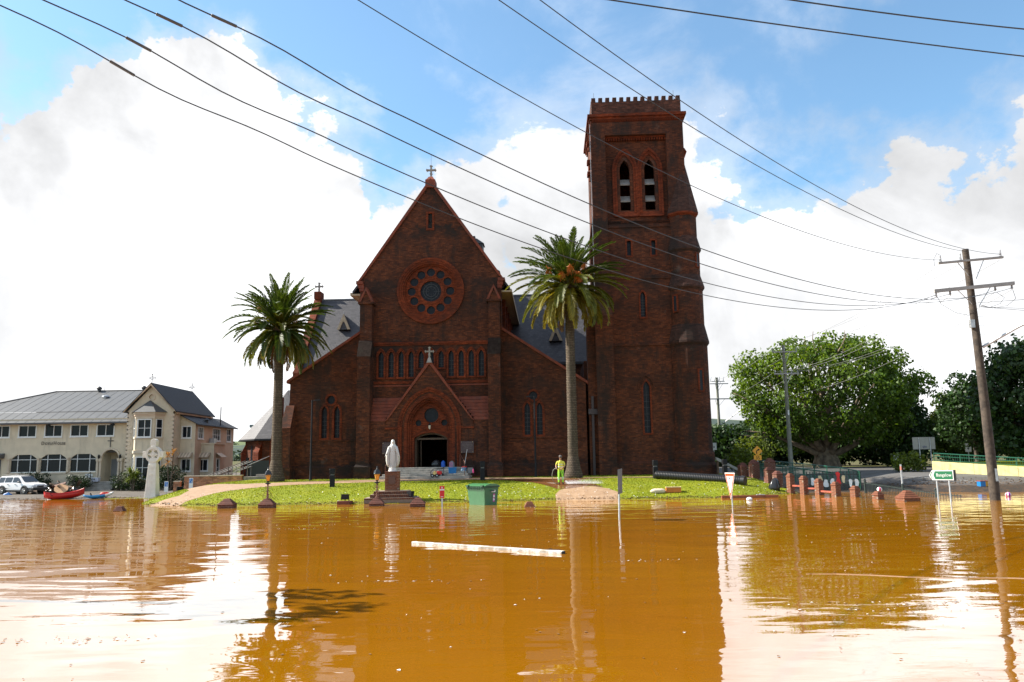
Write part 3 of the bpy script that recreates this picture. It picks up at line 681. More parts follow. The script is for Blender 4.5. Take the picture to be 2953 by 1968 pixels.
# terracotta weathered courses between the buttresses and the porch gable
for sx in (-1, 1):
    for k in range(7):
        z0 = 4.3+k*.265; xi = PX+sx*max(1.2, (3.36-(z0-4.3)*.77)); xo = sx*4.44 if sx < 0 else 4.64
        x0, x1 = sorted((xi, xo)); y0 = -.95+k*.12
        c = MB(); c.hexa([(x0, y0, z0), (x1, y0, z0), (x1, 0, z0), (x0, 0, z0)], [(x0, y0+.10, z0+.25), (x1, y0+.10, z0+.25), (x1, 0, z0+.25), (x0, 0, z0+.25)]); cpart(c, 'weathering_course', COPE, bevel=.01)
    b = MB(); x0, x1 = sorted((PX+sx*3.32, sx*4.44 if sx < 0 else 4.64)); b.box(x0, x1, -.95, 0, -.6, 4.3); cpart(b, 'porch_wall', BRICK)
# --- aisles
for sx in (-1, 1):
    if sx < 0:
        out = [(-11.15, -.6), (-11.15, 7.6), (-5.6, 11.3), (-5.6, -.6)]; lx = (-8.36, -7.36); rc = (-7.86, 6.1)
    else:
        out = [(5.66, -.6), (5.66, 11.4), (12.1, 7.1), (12.1, -.6)]; lx = (7.54, 8.49); rc = (8.02, 6.15)
    hs = [lancet(x, .22, 3.12, 5.1, 5.6) for x in lx]+[circ(*rc, .33, 20)]
    wl = MB(); wl.wall(out, hs, .25, .6); cpart(wl, 'aisle_wall', BRICK)
    for x in lx: lancet_window('aisle_window', x, .22, 3.12, 5.1, 5.6, .25, trim=.17, proud=.05, bars=6)
    round_window('round_window', *rc, .33, .25, .17)
    xa, za, xb, zb = (-11.4, 7.55, -5.55, 11.42) if sx < 0 else (5.6, 11.5, 12.3, 7.05)
    c = MB(); c.hexa([(xa, .08, za-.1), (xb, .08, zb-.1), (xb, .95, zb-.1), (xa, .95, za-.1)], [(xa, .08, za+.12), (xb, .08, zb+.12), (xb, .95, zb+.12), (xa, .95, za+.12)]); cpart(c, 'coping', COPE)
    x0, x1 = (-11.2, -5.57) if sx < 0 else (5.7, 12.1)
    p = MB(); p.box(x0, x1, .1, .25, -.6, .86); p.frust(x0, x1, .1, .25, .86, x0, x1, .22, .25, .98); cpart(p, 'plinth', BRICK)
    s_ = MB(); s_.box(x0, x1, .17, .25, 2.86, 2.98); cpart(s_, 'string_course', BRICK)
# left corner buttress
b = MB(); b.box(-11.65, -10.55, -1.15, .3, -.6, .9); b.box(-11.5, -10.65, -.95, .3, .9, 3.9); b.hexa([(-11.5, -.95, 3.9), (-10.65, -.95, 3.9), (-10.65, .28, 3.9), (-11.5, .28, 3.9)], [(-11.35, .05, 5.7), (-10.7, .05, 5.7), (-10.7, .28, 5.7), (-11.35, .28, 5.7)]); cpart(b, 'buttress', BRICK)
b = MB(); b.box(-12.3, -11.15, .5, 1.6, -.6, 3.0); b.hexa([(-12.3, .5, 3.0), (-11.15, .5, 3.0), (-11.15, 1.6, 3.0), (-12.3, 1.6, 3.0)], [(-11.5, .5, 5.0), (-11.15, .5, 6.3), (-11.15, 1.6, 6.3), (-11.5, 1.6, 5.0)]); cpart(b, 'buttress', BRICKR)
# nave side walls and roofs
for sx in (-1, 1):
    x = 5.5*sx; nw = MB(); nw.box(*sorted((x, x-.4*sx)), .55, 26, 6, 15.3); o = cpart(nw, 'clerestory_wall', BRICKR)
    for k in range(5):
        y = 2.2+k*3.0; wv = MB(); wv.box(*sorted((x+.01*sx, x+.03*sx)), y-.35, y+.35, 11.9, 14.2); cpart(wv, 'clerestory_window', GLASSD, o)
        pv = MB(); pv.box(*sorted((x, x+.3*sx)), y+1.2, y+1.6, 8, 15.0); cpart(pv, 'pilaster', BRICKR, o)
    rf = MB(); xe = 6.35*sx; rf.hexa([(xe, .45, 14.55), (xe, 27, 14.55), (.03, 27, 23.25), (.03, .45, 23.25)][::-sx], [(xe, .45, 14.8), (xe, 27, 14.8), (.03, 27, 23.45), (.03, .45, 23.45)][::-sx]); cpart(rf, 'nave_roof', SLATE)
    ev = MB(); ev.box(*sorted((5.5*sx, 6.4*sx)), .3, 26.5, 14.42, 14.56); ev.box(*sorted((6.36*sx, 6.48*sx)), .3, 26.5, 14.42, 14.66); cpart(ev, 'eave_board', mat('cream_barge', (.42, .33, .22), .7, var=.2))
    ar = MB()
    if sx < 0: ar.hexa([(-11.3, .8, 7.2), (-5.5, .8, 11.0), (-5.5, 13, 11.0), (-11.3, 13, 7.2)], [(-11.3, .8, 7.4), (-5.5, .8, 11.2), (-5.5, 13, 11.2), (-11.3, 13, 7.4)])
    else: ar.hexa([(5.5, .8, 11.1), (12.1, .8, 6.7), (12.1, 13, 6.7), (5.5, 13, 11.1)], [(5.5, .8, 11.3), (12.1, .8, 6.9), (12.1, 13, 6.9), (5.5, 13, 11.3)])
    cpart(ar, 'aisle_roof', SLATE)
    sw = MB(); sw.box(*sorted((11.0*sx, 11.15*sx)), .8, 13, -.6, 7.2); cpart(sw, 'aisle_side_wall', BRICK)
for (x, y, z, s_) in ((2.95, 4.0, 18.3, 1.0), (4.75, 3.0, 16.0, .62)):
    v = MB(); v.box(x-.5*s_, x+.35*s_, y-.5, y+.5, z-.6, z+1.7*s_); v.box(x+.2*s_, x+1.0*s_, y-.6, y+.6, z-1.2, z+1.0*s_); v.frust(x+.1*s_, x+1.1*s_, y-.7, y+.7, z+1.0*s_, x-.1*s_, x+.5*s_, y-.4, y+.4, z+1.5*s_); cpart(v, 'roof_ventilator', mat('dark_zinc', (.03, .032, .036), .5))
# transept: ridge runs across, left gable end with coping and finial
tp = MB(); tp.hexa([(-14.2, 12.6, 10.0), (14, 12.6, 10.0), (14, 18.6, 17.7), (-14.2, 18.6, 17.7)], [(-14.2, 12.6, 10.25), (14, 12.6, 10.25), (14, 18.6, 17.95), (-14.2, 18.6, 17.95)]); cpart(tp, 'transept_roof', SLATE)
tp = MB(); tp.hexa([(-14.2, 18.6, 17.7), (14, 18.6, 17.7), (14, 24.6, 10.0), (-14.2, 24.6, 10.0)], [(-14.2, 18.6, 17.95), (14, 18.6, 17.95), (14, 24.6, 10.25), (-14.2, 24.6, 10.25)]); cpart(tp, 'transept_roof', SLATE)
tp = MB(); tp.box(-14.2, 14, 18.5, 18.7, 17.9, 18.02); cpart(tp, 'ridge_cap', mat('lead_grey', (.16, .17, .18), .5))
tw = MB(); tw.box(-14.1, 13.6, 13.0, 24.2, -.6, 10.1); cpart(tw, 'transept_wall', BRICK)
te = MB(); te.prism([(12.3, 9.6), (12.3, 10.4), (18.6, 18.5), (24.9, 10.4), (24.9, 9.6)], -14.75, -14.05, axis='x'); te.box(-14.75, -14.05, 18.0, 19.2, 18.0, 18.75); cpart(te, 'transept_gable', BRICKR)
te = MB(); te.box(-14.8, -13.9, 12.0, 13.0, 6.0, 9.6); te.frust(-14.85, -13.85, 11.95, 13.05, 9.6, -14.5, -14.2, 12.4, 12.9, 10.6); cpart(te, 'transept_corner', BRICKR)
cpart(stone_cross(-14.4, 18.6, 18.7, 1.0, None, .2), 'cross', STONE)
for (x, z) in ((-10.9, 15.0), (10.0, 13.2)):
    y = 12.6+(z-10.2)*.78-1.0
    d = MB(); d.prism([(x-.62, z-.75), (x, z+.75), (x+.62, z-.75)], y, y+2.2); o = cpart(d, 'roof_dormer', SLATE)
    d = MB(); d.band([(x-.66, z-.75), (x, z+.82), (x+.66, z-.75)], [(x-.38, z-.75), (x, z+.22), (x+.38, z-.75)], y-.1, y+.02, close=False); d.plate([(x-.2, z+.0), (x, z+.5), (x+.2, z)], y-.06); cpart(d, 'barge_board', mat('cream_barge', (.42, .33, .22)), o)
    d = MB(); d.tube([(x, y, z+.7), (x, y, z+1.15)], [.07, .01], 6); cpart(d, 'finial', mat('lead_grey', (.16, .17, .18)), o)
# polygonal chapel on the left
cx, cy, cr = -14.6, 10.2, 3.55
ch = MB(); ch.lathe([(cr, -.6), (cr, 3.4)], 8, (cx, cy, 0), a0=PI/8); ch.box(cx, -11, cy-2.6, cy+2.6, -.6, 3.4); o = cpart(ch, 'chapel_wall', BRICK)
rf = MB(); rf.lathe([(cr+.55, 3.25), (cr+.55, 3.36), (.02, 7.85)], 8, (cx, cy, 0), a0=PI/8); rf.prism([(cy-3.4, 3.9), (cy, 7.85), (cy+3.4, 3.9)], cx, -11.2, axis='x'); cpart(rf, 'chapel_roof', SLATE)
for k in range(8):
    a = PI/8+k*PI/4; b = MB(); b.box(-.3, .35, -.28, .28, -.6, 2.2); b.hexa([(-.3, -.28, 2.2), (.35, -.28, 2.2), (.35, .28, 2.2), (-.3, .28, 2.2)], [(-.3, -.28, 3.3), (-.15, -.28, 3.2), (-.15, .28, 3.2), (-.3, .28, 3.3)])
    if k in (3, 4, 5, 6): cpart(b, 'buttress', BRICKR, o, loc=(cx+cr*math.cos(a), cy+cr*math.sin(a), 0), rot=(0, 0, a))
for k in (4, 5, 6):
    a = k*PI/4-PI/4*.0; rr = cr*math.cos(PI/8)+.015; g = MB(); g.prism(lancet(0, .16, 1.3, 2.5, 2.85), -.02, .0); cpart(g, 'chapel_window', GLASSD, o, loc=(cx+rr*math.cos(a), cy+rr*math.sin(a), 0), rot=(0, 0, a+PI/2))
gu = MB(); gu.lathe([(cr+.62, 3.2), (cr+.62, 3.3)], 8, (cx, cy, 0), a0=PI/8); cpart(gu, 'gutter', IRON)
lb = MB(); lb.box(-13.4, -12.6, 2.4, 3.2, -.6, 2.6); lb.hexa([(-13.4, 2.4, 2.6), (-12.6, 2.4, 2.6), (-12.6, 3.2, 2.6), (-13.4, 3.2, 2.6)], [(-12.9, 2.4, 6.2), (-12.6, 2.4, 6.6), (-12.6, 3.2, 6.6), (-12.9, 3.2, 6.2)]); cpart(lb, 'buttress', BRICKR)
ss = MB(); ss.box(-15.6, -13.4, 2.4, 4.0, -.4, .2); ss.box(-14.6, -13.4, 2.8, 4.0, .2, .38); cpart(ss, 'step', STONE)
hr = MB(); hr.tube([(-15.2, 2.5, .1), (-15.2, 2.5, 1.1), (-13.5, 3.2, 1.9)], .03, 6); cpart(hr, 'handrail', GALV)
# --- tower
TX0, TX1, TZ = 13.18, 20.42, 28.7
PN = (14.22, 19.1, 19.85, 27.0)
LX = (15.74, 17.72)
hs = [rect(*PN), lancet(16.74, .19, 12.1, 13.7, 14.12), lancet(16.74, .25, 3.1, 6.5, 7.06), rect(15.66, 15.98, 17.05, 18.23), rect(17.58, 17.90, 17.05, 18.23)]
tf = MB(); tf.wall(rect(TX0, TX1, -.6, TZ), hs, 0, .5, edge=False); cpart(tf, 'tower_wall', BRICK)
tf = MB(); tf.wall(rect(PN[0], PN[1], PN[2], PN[3]), [lancet(x, .41, 20.85, 24.2, 25.1) for x in LX], .38, .6, edge=False); cpart(tf, 'belfry_wall', BRICK)
for (x, ax) in ((TX0, -1), (TX1, 1)):
    tf = MB(); tf.wall([(0, -.6), (0, TZ), (7.2, TZ), (7.2, -.6)], [lancet(y, .41, 22.6, 24.2, 25.1) for y in (2.6, 4.6)], x, .9*-ax, edge=False, axis='x'); cpart(tf, 'tower_wall', BRICK)
tf = MB(); tf.wall(rect(TX0, TX1, -.6, TZ), [], 7.2, -.9, edge=False); tf.box(TX0+.05, TX1-.05, .5, 7.1, 19.9, 20.2); tf.box(TX0+.05, TX1-.05, .4, 7.1, 27.2, 27.5); cpart(tf, 'tower_wall', BRICK)
for x in LX:
    o = MB()
    for (ha, ta, hb, tb, y0, y1) in ((1.02, 26.05, .86, 25.82, .22, .4), (.86, 25.84, .66, 25.5, .30, .5), (.66, 25.5, .52, 25.26, .42, .7), (.52, 25.28, .42, 25.12, .56, .9)):
        o.band(lancet(x, ha, 20.35 if ha > .8 else 20.7, 24.2, ta, 9), lancet(x, hb, 20.35 if ha > .8 else 20.7, 24.2, tb, 9), y0, y1, close=False)
    o.hexa([(x-.9, .2, 20.3), (x+.9, .2, 20.3), (x+.9, .9, 20.3), (x-.9, .9, 20.3)], [(x-.9, .42, 20.86), (x+.9, .42, 20.86), (x+.9, .9, 20.86), (x-.9, .9, 20.86)])
    o = cpart(o, 'belfry_opening', BRICKR)
    for z in (23.45, 22.05, 24.9):
        s_ = MB(); s_.hexa([(x-.45, .62, z-.42), (x+.45, .62, z-.42), (x+.45, 1.15, z+.15), (x-.45, 1.15, z+.15)], [(x-.45, .60, z-.34), (x+.45, .60, z-.34), (x+.45, 1.15, z+.25), (x-.45, 1.15, z+.25)])
        if z < 24.5: cpart(s_, 'sound_board', mat('weathered_board', (.26, .25, .235), .8, var=.25, vscale=3), o)
pb = MB(); pb.box(PN[0]-.0, PN[1], .0, .38, 19.6, 19.86); cpart(pb, 'sill', BRICK)
# corbel table over the belfry panel and the cornice, merlons
ct = MB(); ct.box(PN[0], PN[1], .12, .4, 26.88, 27.02)
for k in range(24): x = PN[0]+.06+k*.204; ct.box(x, x+.11, .14, .4, 26.66, 26.88)
cpart(ct, 'corbel_table', BRICKR)
for (z0, z1, p) in ((28.15, 28.35, .10), (28.35, 28.55, .2), (28.55, 28.78, .34)):
    c = MB(); c.box(TX0-p, TX1+p, -p, 7.2+p, z0, z1); cpart(c, 'cornice', BRICKR)
dn_ = MB(); dn_.box(-.05, .05, -.2, -.08, 28.2, 28.36); dn_ = cpart(dn_, 'dentil', BRICKR, loc=(TX0+.1, 0, 0))
for k in range(1, 36): inst(dn_, 'dentil', church, (TX0+.1+k*.2, 0, 0))
SOOT = brickmat('parapet_brick', (.12, .045, .028), (.06, .026, .018), (.05, .035, .03), soot=.9)
pp = MB(); pp.box(TX0+.02, TX1-.02, .02, .42, 28.78, 29.95); pp.box(TX0+.02, TX0+.42, .42, 7.2, 28.78, 29.95); pp.box(TX1-.42, TX1-.02, .42, 7.2, 28.78, 29.95); pp.box(TX0+.42, TX1-.42, 6.8, 7.18, 28.78, 29.95); cpart(pp, 'parapet', SOOT)
mlo = MB(); mlo.box(-.16, .16, -.2, .2, 0, .36); mlo = cpart(mlo, 'merlon', SOOT, loc=(TX0+.2, .22, 29.95))
for k in range(1, 13): inst(mlo, 'merlon', church, (TX0+.2+k*(TX1-TX0-.4)/12, .22, 29.95))
for k in range(1, 13):
    for x in (TX0+.22, TX1-.22): inst(mlo, 'merlon', church, (x, .22+k*(6.76)/12, 29.95), (0, 0, PI/2))
for x in (TX0+.3, TX1-.4): r = MB(); r.tube([(x, 1.0, 29.9), (x, 1.0, 31.2)], .014, 5); cpart(r, 'lightning_rod', IRON)
for k in range(1, 12): inst(mlo, 'merlon', church, (TX0+.2+k*(TX1-TX0-.4)/12, 6.98, 29.95))
# pilasters
for (x0, x1, zb, zt) in ((13.06, 14.2, -.6, 28.1), (19.1, 20.46, 19.9, 28.1)):
    p = MB(); p.box(x0, x1, -.16, 0, zb, zt); cpart(p, 'pilaster', BRICK)
p = MB(); p.box(PN[0]-.02, PN[1]+.02, -.16, 0, 27.02, 28.1); cpart(p, 'pilaster', BRICK)
p = MB(); p.box(12.95, 14.3, -.42, -.16, -.6, 12.2); p.frust(12.95, 14.3, -.42, -.16, 12.2, 13.06, 14.2, -.2, -.16, 13.4); cpart(p, 'buttress', BRICK)
p = MB(); p.box(12.3, 13.18, .2, 1.6, -.6, 11.5); p.hexa([(12.3, .2, 11.5), (13.18, .2, 11.5), (13.18, 1.6, 11.5), (12.3, 1.6, 11.5)], [(13.0, .2, 13.6), (13.18, .2, 13.6), (13.18, 1.6, 13.6), (13.0, 1.6, 13.6)]); p.box(12.75, 13.18, .2, 1.6, 13.3, 18.6); p.hexa([(12.75, .2, 18.6), (13.18, .2, 18.6), (13.18, 1.6, 18.6), (12.75, 1.6, 18.6)], [(13.05, .2, 20.4), (13.18, .2, 20.4), (13.18, 1.6, 20.4), (13.05, 1.6, 20.4)]); cpart(p, 'buttress', BRICK)
p = MB()
for z in (25.0, 26.6, 24.0): p.box(12.75, 13.2, .6, 1.3, z, z+.3); p.box(12.9, 13.2, .7, 1.2, z-.4, z)
cpart(p, 'corbel', BRICKR)
p = MB(); p.tube([(13.0, -.1, 28), (13.0, -.1, .2)], .02, 5); cpart(p, 'conductor_cable', GALV)
for (z, pr, h) in ((19.45, .09, .14), (15.3, .07, .16), (10.0, .1, .16)):
    s_ = MB(); s_.box(TX0+1.0, TX1-.9, -pr, 0, z-h, z); cpart(s_, 'string_course', BRICK)
for (cx_, hw, zb, zs, zt) in ((16.74, .19, 12.1, 13.7, 14.12), (16.74, .25, 3.1, 6.5, 7.06)): lancet_window('tower_window', cx_, hw, zb, zs, zt, 0, trim=.13, proud=.04, bars=7)
for x in (15.66, 17.58):
    g = MB(); g.plate(rect(x-.02, x+.34, 17.0, 18.26), .25); o = cpart(g, 'tower_window', GLASSD)
    t = MB(); t.band(rect(x-.12, x+.44, 16.92, 18.36), rect(x, x+.32, 17.05, 18.23), -.03, .25); cpart(t, 'surround', BRICKR, o)
pl = MB(); pl.box(TX0-.1, TX1-1.6, -.3, 0, -.6, .82); pl.frust(TX0-.1, TX1-1.6, -.3, 0, .82, TX0, TX1-1.6, -.06, 0, 1.0); cpart(pl, 'plinth', BRICK)
hm = MB(); hm.band(lancet(16.74, .66, 6.3, 6.5, 7.62)[1:-1], lancet(16.74, .56, 6.3, 6.5, 7.48)[1:-1], -.09, .0, close=False); cpart(hm, 'hood_mould', BRICK)
# stair turret on the tower's corner
T = (20.15, .35, 0)
SPB = brickmat('spire_brick', (.062, .026, .018), (.036, .018, .014), (.03, .022, .019), soot=.7)
for (prof, n_, m_, nm_) in (([(1.74, -.6), (1.74, .62), (1.60, .85)], 20, BRICK, 'turret_plinth'), ([(1.58, .8), (1.58, 1.5), (1.47, 1.7), (1.45, 9.7)], 20, BRICK, 'stair_turret'), ([(1.46, 9.7), (1.60, 9.9), (1.60, 10.05), (1.30, 11.4)], 20, SPB, 'turret_weathering'),
        ([(1.31, 11.3), (1.31, 14.1)], 20, BRICK, 'stair_turret'), ([(1.32, 14.05), (1.46, 14.25), (1.46, 14.38), (1.18, 15.3)], 20, SPB, 'turret_weathering'), ([(1.19, 15.2), (1.19, 17.15)], 20, BRICK, 'stair_turret'),
        ([(1.20, 17.1), (1.34, 17.3), (1.34, 17.42), (1.08, 18.4)], 12, SPB, 'turret_weathering'), ([(1.10, 18.3), (1.10, 20.1)], 8, BRICK, 'stair_turret'), ([(1.12, 20.05), (1.28, 20.2), (1.28, 20.34)], 8, BRICKR, 'turret_cornice')):
    cpart(MB().lathe(prof, n_, T, a0=PI/8), nm_, m_)
tc_ = MB(); bt = [(T[0]+1.30*math.cos(PI/8+k*PI/4), T[1]+1.30*math.sin(PI/8+k*PI/4), 20.32) for k in range(8)]
tc_.add(bt+[(20.25, .35, 25.9)], [(k, (k+1) % 8, 8) for k in range(8)]); cpart(tc_, 'turret_spire', SPB)
f_ = MB(); f_.tube([(20.45, .3, 25.1), (20.62, .25, 25.6), (20.55, .3, 25.9)], [.12, .14, .05], 7); cpart(f_, 'finial', BRICKR)
for (a, z0, z1, rr) in ((-1.15, 6.2, 7.75, 1.46), (-.75, 15.9, 16.9, 1.21), (-2.4, 12.4, 13.6, 1.33)):
    g = MB(); g.box(-.13, .13, -.03, .02, z0, z1); g.band(rect(-.24, .24, z0-.1, z1+.12), rect(-.13, .13, z0, z1), -.05, .08, 1); cpart(g, 'turret_window', [GLASSD, BRICKR], loc=(T[0]+rr*math.cos(a), T[1]+rr*math.sin(a), 0), rot=(0, 0, a+PI/2))
# link between aisle and tower, downpipe
lk = MB(); lk.box(12.1, 13.2, 2.2, 10, -.6, 9); cpart(lk, 'link_wall', BRICK)
dp = MB(); dp.box(12.5, 12.68, .02, .18, -.4, 6.0); dp.box(12.25, 12.95, -.1, .2, 4.6, 5.0); cpart(dp, 'downpipe', mat('plum_iron', (.04, .028, .03), .6))
# ------------------------------------------------------------------ house, left of the church
CREAM = mat('cream_render', (.62, .53, .39), .85, var=.10, vscale=1.2, bump=.003, bscale=30, stain=.18)
PEACH = mat('peach_render', (.56, .42, .30), .85, var=.10, vscale=1.2, bump=.003, bscale=30, stain=.12)
TRIM = mat('cream_trim', (.60, .50, .38), .8, var=.08)
CORR = mat('corrugated_grey', (.078, .080, .083), .55, var=.12, vscale=1.0)
TILEB = mat('charcoal_tiles', (.018, .019, .024), .7, var=.35, vscale=5, bump=.01, bscale=8)
WIN = mat('window_glass', (.010, .014, .020), .12, spec=.16)
WFR = mat('white_frame', (.72, .72, .70), .5)
house = thing('house', 'two storey cream rendered house with grey metal roof and lettering on its front', 'house', (0, 0, 0))
HY, HB = 72.5, -.2
def hp(mb, name, m, parent=None, **k): return mb.build(name, m, parent or house, **k)
def window(x0, x1, z0, z1, y, mull=1, trans=0, parent=None, frame=.07, axis='y', glass=WIN, sill=True):
    """glass, frame and mullions, set back in the opening"""
    def bx(b, a0, a1, t0, t1, c0, c1):
        if axis == 'y': b.box(a0, a1, t0, t1, c0, c1)
        else: b.box(*sorted((t0, t1)), a0, a1, c0, c1)
    d = 1 if axis == 'y' else -1
    g = MB(); bx(g, x0, x1, y+.10*d, y+.12*d, z0, z1); o = hp(g, 'window', glass, parent)
    f = MB(); bx(f, x0-.06, x0+frame*.4, y-.03*d, y+.1*d, z0-.06, z1+.06); bx(f, x1-frame*.4, x1+.06, y-.03*d, y+.1*d, z0-.06, z1+.06); bx(f, x0+frame*.4, x1-frame*.4, y-.03*d, y+.1*d, z1-frame*.4, z1+.06); bx(f, x0+frame*.4, x1-frame*.4, y-.03*d, y+.1*d, z0-.06, z0+frame*.4)
    for k in range(1, mull+1): x = x0+(x1-x0)*k/(mull+1); bx(f, x-.025, x+.025, y+.04*d, y+.1*d, z0+frame*.4, z1-frame*.4)
    for k in range(1, trans+1): z = z0+(z1-z0)*k/(trans+1); bx(f, x0+frame*.4, x1-frame*.4, y+.05*d, y+.1*d, z-.02, z+.02)
    hp(f, 'frame', WFR, o)
    if sill:
        s_ = MB(); bx(s_, x0-.1, x1+.1, y-.07*d, y-.0*d, z0-.13, z0-.065); hp(s_, 'sill', WFR, o)
    return o
# main block: ground floor with wide chamfered openings, arch porch, five upper windows
gx = [(-45.4, -42.8), (-42.71, -40.13), (-40.04, -37.46)]
def chamf(x0, x1, z0, z1): c = .55; return [(x0, z0), (x0, z1-c*.75), (x0+.16, z1-.25), (x0+c, z1), (x1-c, z1), (x1-.16, z1-.25), (x1, z1-c*.75), (x1, z0)]
ux = [(-47.06, -45.6), (-44.75, -43.2), (-42.38, -40.85), (-40.03, -38.5), (-37.66, -36.14)]
gl = [chamf(a+.12, b-.12, 1.8, 3.4) for a, b in gx]
archo = rarch(-36.3, .76, .95, 2.98, .76, 14)
hs = gl+[archo]+[rect(a, b, 5.02, 6.0) for a, b in ux]
wl = MB(); wl.wall(rect(-52, -34.3, HB, 6.6), hs, HY, .25, edge=False); hp(wl, 'front_wall', CREAM)
for a, b in ux: window(a, b, 5.02, 6.0, HY, 1)
for i, (a, b) in enumerate(gx):
    g = MB(); g.plate(chamf(a+.1, b-.1, 1.75, 3.45), HY+.14); o = hp(g, 'window', WIN)
    f = MB(); a0, b0 = a+.12, b-.12
    f.box(a0, b0, HY+.06, HY+.13, 1.8, 1.87); f.box(a0, b0, HY+.06, HY+.13, 2.93, 2.98)
    for k in (.26, .74): x = a0+(b0-a0)*k; f.box(x-.025, x+.025, HY+.05, HY+.125, 1.87, 3.4)
    hp(f, 'frame', WFR, o)
    s_ = MB(); s_.box(a0-.05, b0+.05, HY-.1, HY, 1.68, 1.79); hp(s_, 'sill', TRIM, o)
col = MB(); col.lathe([(.13, 0), (.13, .12), (.095, .16), (.085, 1.1), (.13, 1.16), (.16, 1.26), (.16, 1.32)], 10)
col = hp(col, 'column', TRIM, loc=(-45.42, HY-.06, 1.78))
for x in (-42.75, -40.08): inst(col, 'column', house, (x, HY-.06, 1.78))
pc = MB(); pc.lathe([(.14, 0), (.14, .15), (.10, .2), (.09, 1.72), (.14, 1.8), (.17, 1.95), (.17, 2.05)], 10)
pc = hp(pc, 'porch_column', TRIM, loc=(-37.38, HY-.12, .92))
for x in (-37.12, -35.48, -35.22): inst(pc, 'porch_column', house, (x, HY-.12, .92))
am = MB(); am.band(rarch(-36.3, .92, 2.95, 2.98, .92, 14), rarch(-36.3, .77, 2.95, 2.98, .77, 14), HY-.1, HY+.05, close=False); hp(am, 'arch_moulding', TRIM)
pi_ = MB(); pi_.add([(-37.06, HY+.25, .95), (-35.54, HY+.25, .95), (-35.54, HY+1.6, .95), (-37.06, HY+1.6, .95), (-37.06, HY+.25, 3.75), (-35.54, HY+.25, 3.75), (-35.54, HY+1.6, 3.75), (-37.06, HY+1.6, 3.75)], [(0, 1, 2, 3), (4, 7, 6, 5), (1, 5, 6, 2), (2, 6, 7, 3), (3, 7, 4, 0)]); hp(pi_, 'porch', CREAM)
dr = MB(); dr.box(-36.3, -35.75, HY+1.5, HY+1.56, .96, 2.9); dr.box(-36.95, -36.35, HY+1.5, HY+1.56, .96, 2.9); hp(dr, 'door', mat('grey_door', (.22, .23, .24), .5))
for x in (-37.25, -35.35):
    l = MB(); l.lathe([(.05, 0), (.10, .1), (.10, .28), (.03, .38)], 8); l.tube([(0, .12, .2), (0, 0, .3)], .02, 5); hp(l, 'porch_lamp', IRON, loc=(x, HY-.22, 2.95))
textmesh('lettering', 'D', .46, mat('dark_letter', (.07, .06, .05), .5), house, (-42.62, HY-.03, 4.25), align='LEFT', scale=(.82, 1, 1), bold=.004, space=1.12)
textmesh('lettering', 'OYLE', .34, mat('dark_letter', (.07, .06, .05)), house, (-42.29, HY-.03, 4.25), align='LEFT', scale=(.82, 1, 1), bold=.004, space=1.12)
textmesh('lettering', 'H', .46, mat('dark_letter', (.07, .06, .05)), house, (-41.52, HY-.03, 4.25), align='LEFT', scale=(.82, 1, 1), bold=.004, space=1.12)
textmesh('lettering', 'OUSE', .34, mat('dark_letter', (.07, .06, .05)), house, (-41.18, HY-.03, 4.25), align='LEFT', scale=(.82, 1, 1), bold=.004, space=1.12)
c = MB(); c.box(-36.41, -36.33, HY-.05, HY-.01, 3.98, 4.84); c.box(-36.64, -36.41, HY-.049, HY-.011, 4.5, 4.58); c.box(-36.33, -36.10, HY-.049, HY-.011, 4.5, 4.58); hp(c, 'wall_cross', mat('dark_letter', (.07, .06, .05)))
for x in (-42.0, -36.2):
    fl = MB(); fl.box(x-.16, x+.16, HY-.3, HY-.12, 5.9, 6.08); fl.box(x-.04, x+.04, HY-.15, HY, 6.05, 6.12); hp(fl, 'floodlight', IRON)
bk = MB(); bk.box(-52, -34.3, HY+.25, HY+.3, 3.5, 4.9); bk.box(-52, -34.3, HY+2.5, HY+2.6, HB, 6.6); hp(bk, 'inner_wall', mat('room_dark', (.10, .095, .09), .9))
en = MB(); en.box(-48.0, -45.85, HY-.9, HY-.02, 3.1, 3.24); en.hexa([(-48, -.9+HY, 3.24), (-45.85, -.9+HY, 3.24), (-45.85, HY, 3.24), (-48, HY, 3.24)], [(-48, HY-.1, 3.55), (-45.85, HY-.1, 3.55), (-45.85, HY, 3.55), (-48, HY, 3.55)]); hp(en, 'awning', CORR)
en = MB(); en.box(-47.4, -46.15, HY-.06, HY-.01, .3, 3.0); hp(en, 'side_door', mat('blue_black_panel', (.03, .035, .08), .4))
# steps with iron balustrade
for k in range(6):
    s_ = MB(); s_.box(-37.7, -35.2, HY-.4-(5-k)*.30-.3, HY-.02, k*.158+(.0 if k else -.1), (k+1)*.158-.003); hp(s_, 'step', STONE, bevel=.01)
for sx, x in ((-1, -37.85), (1, -35.1)):
    r = MB(); r.tube([(x, HY-.3, .9), (x, HY-.3, 1.75), (x+sx*.1, HY-1.2, 1.35), (x+sx*.15, HY-2.0, .85), (x+sx*.15, HY-2.1, .1)], .03, 6)
    for k in range(5): yy = HY-.5-k*.3; r.tube([(x+sx*.05, yy, 1.6-k*.15), (x+sx*.05, yy, .2)], .015, 5)
    hp(r, 'balustrade', IRON)
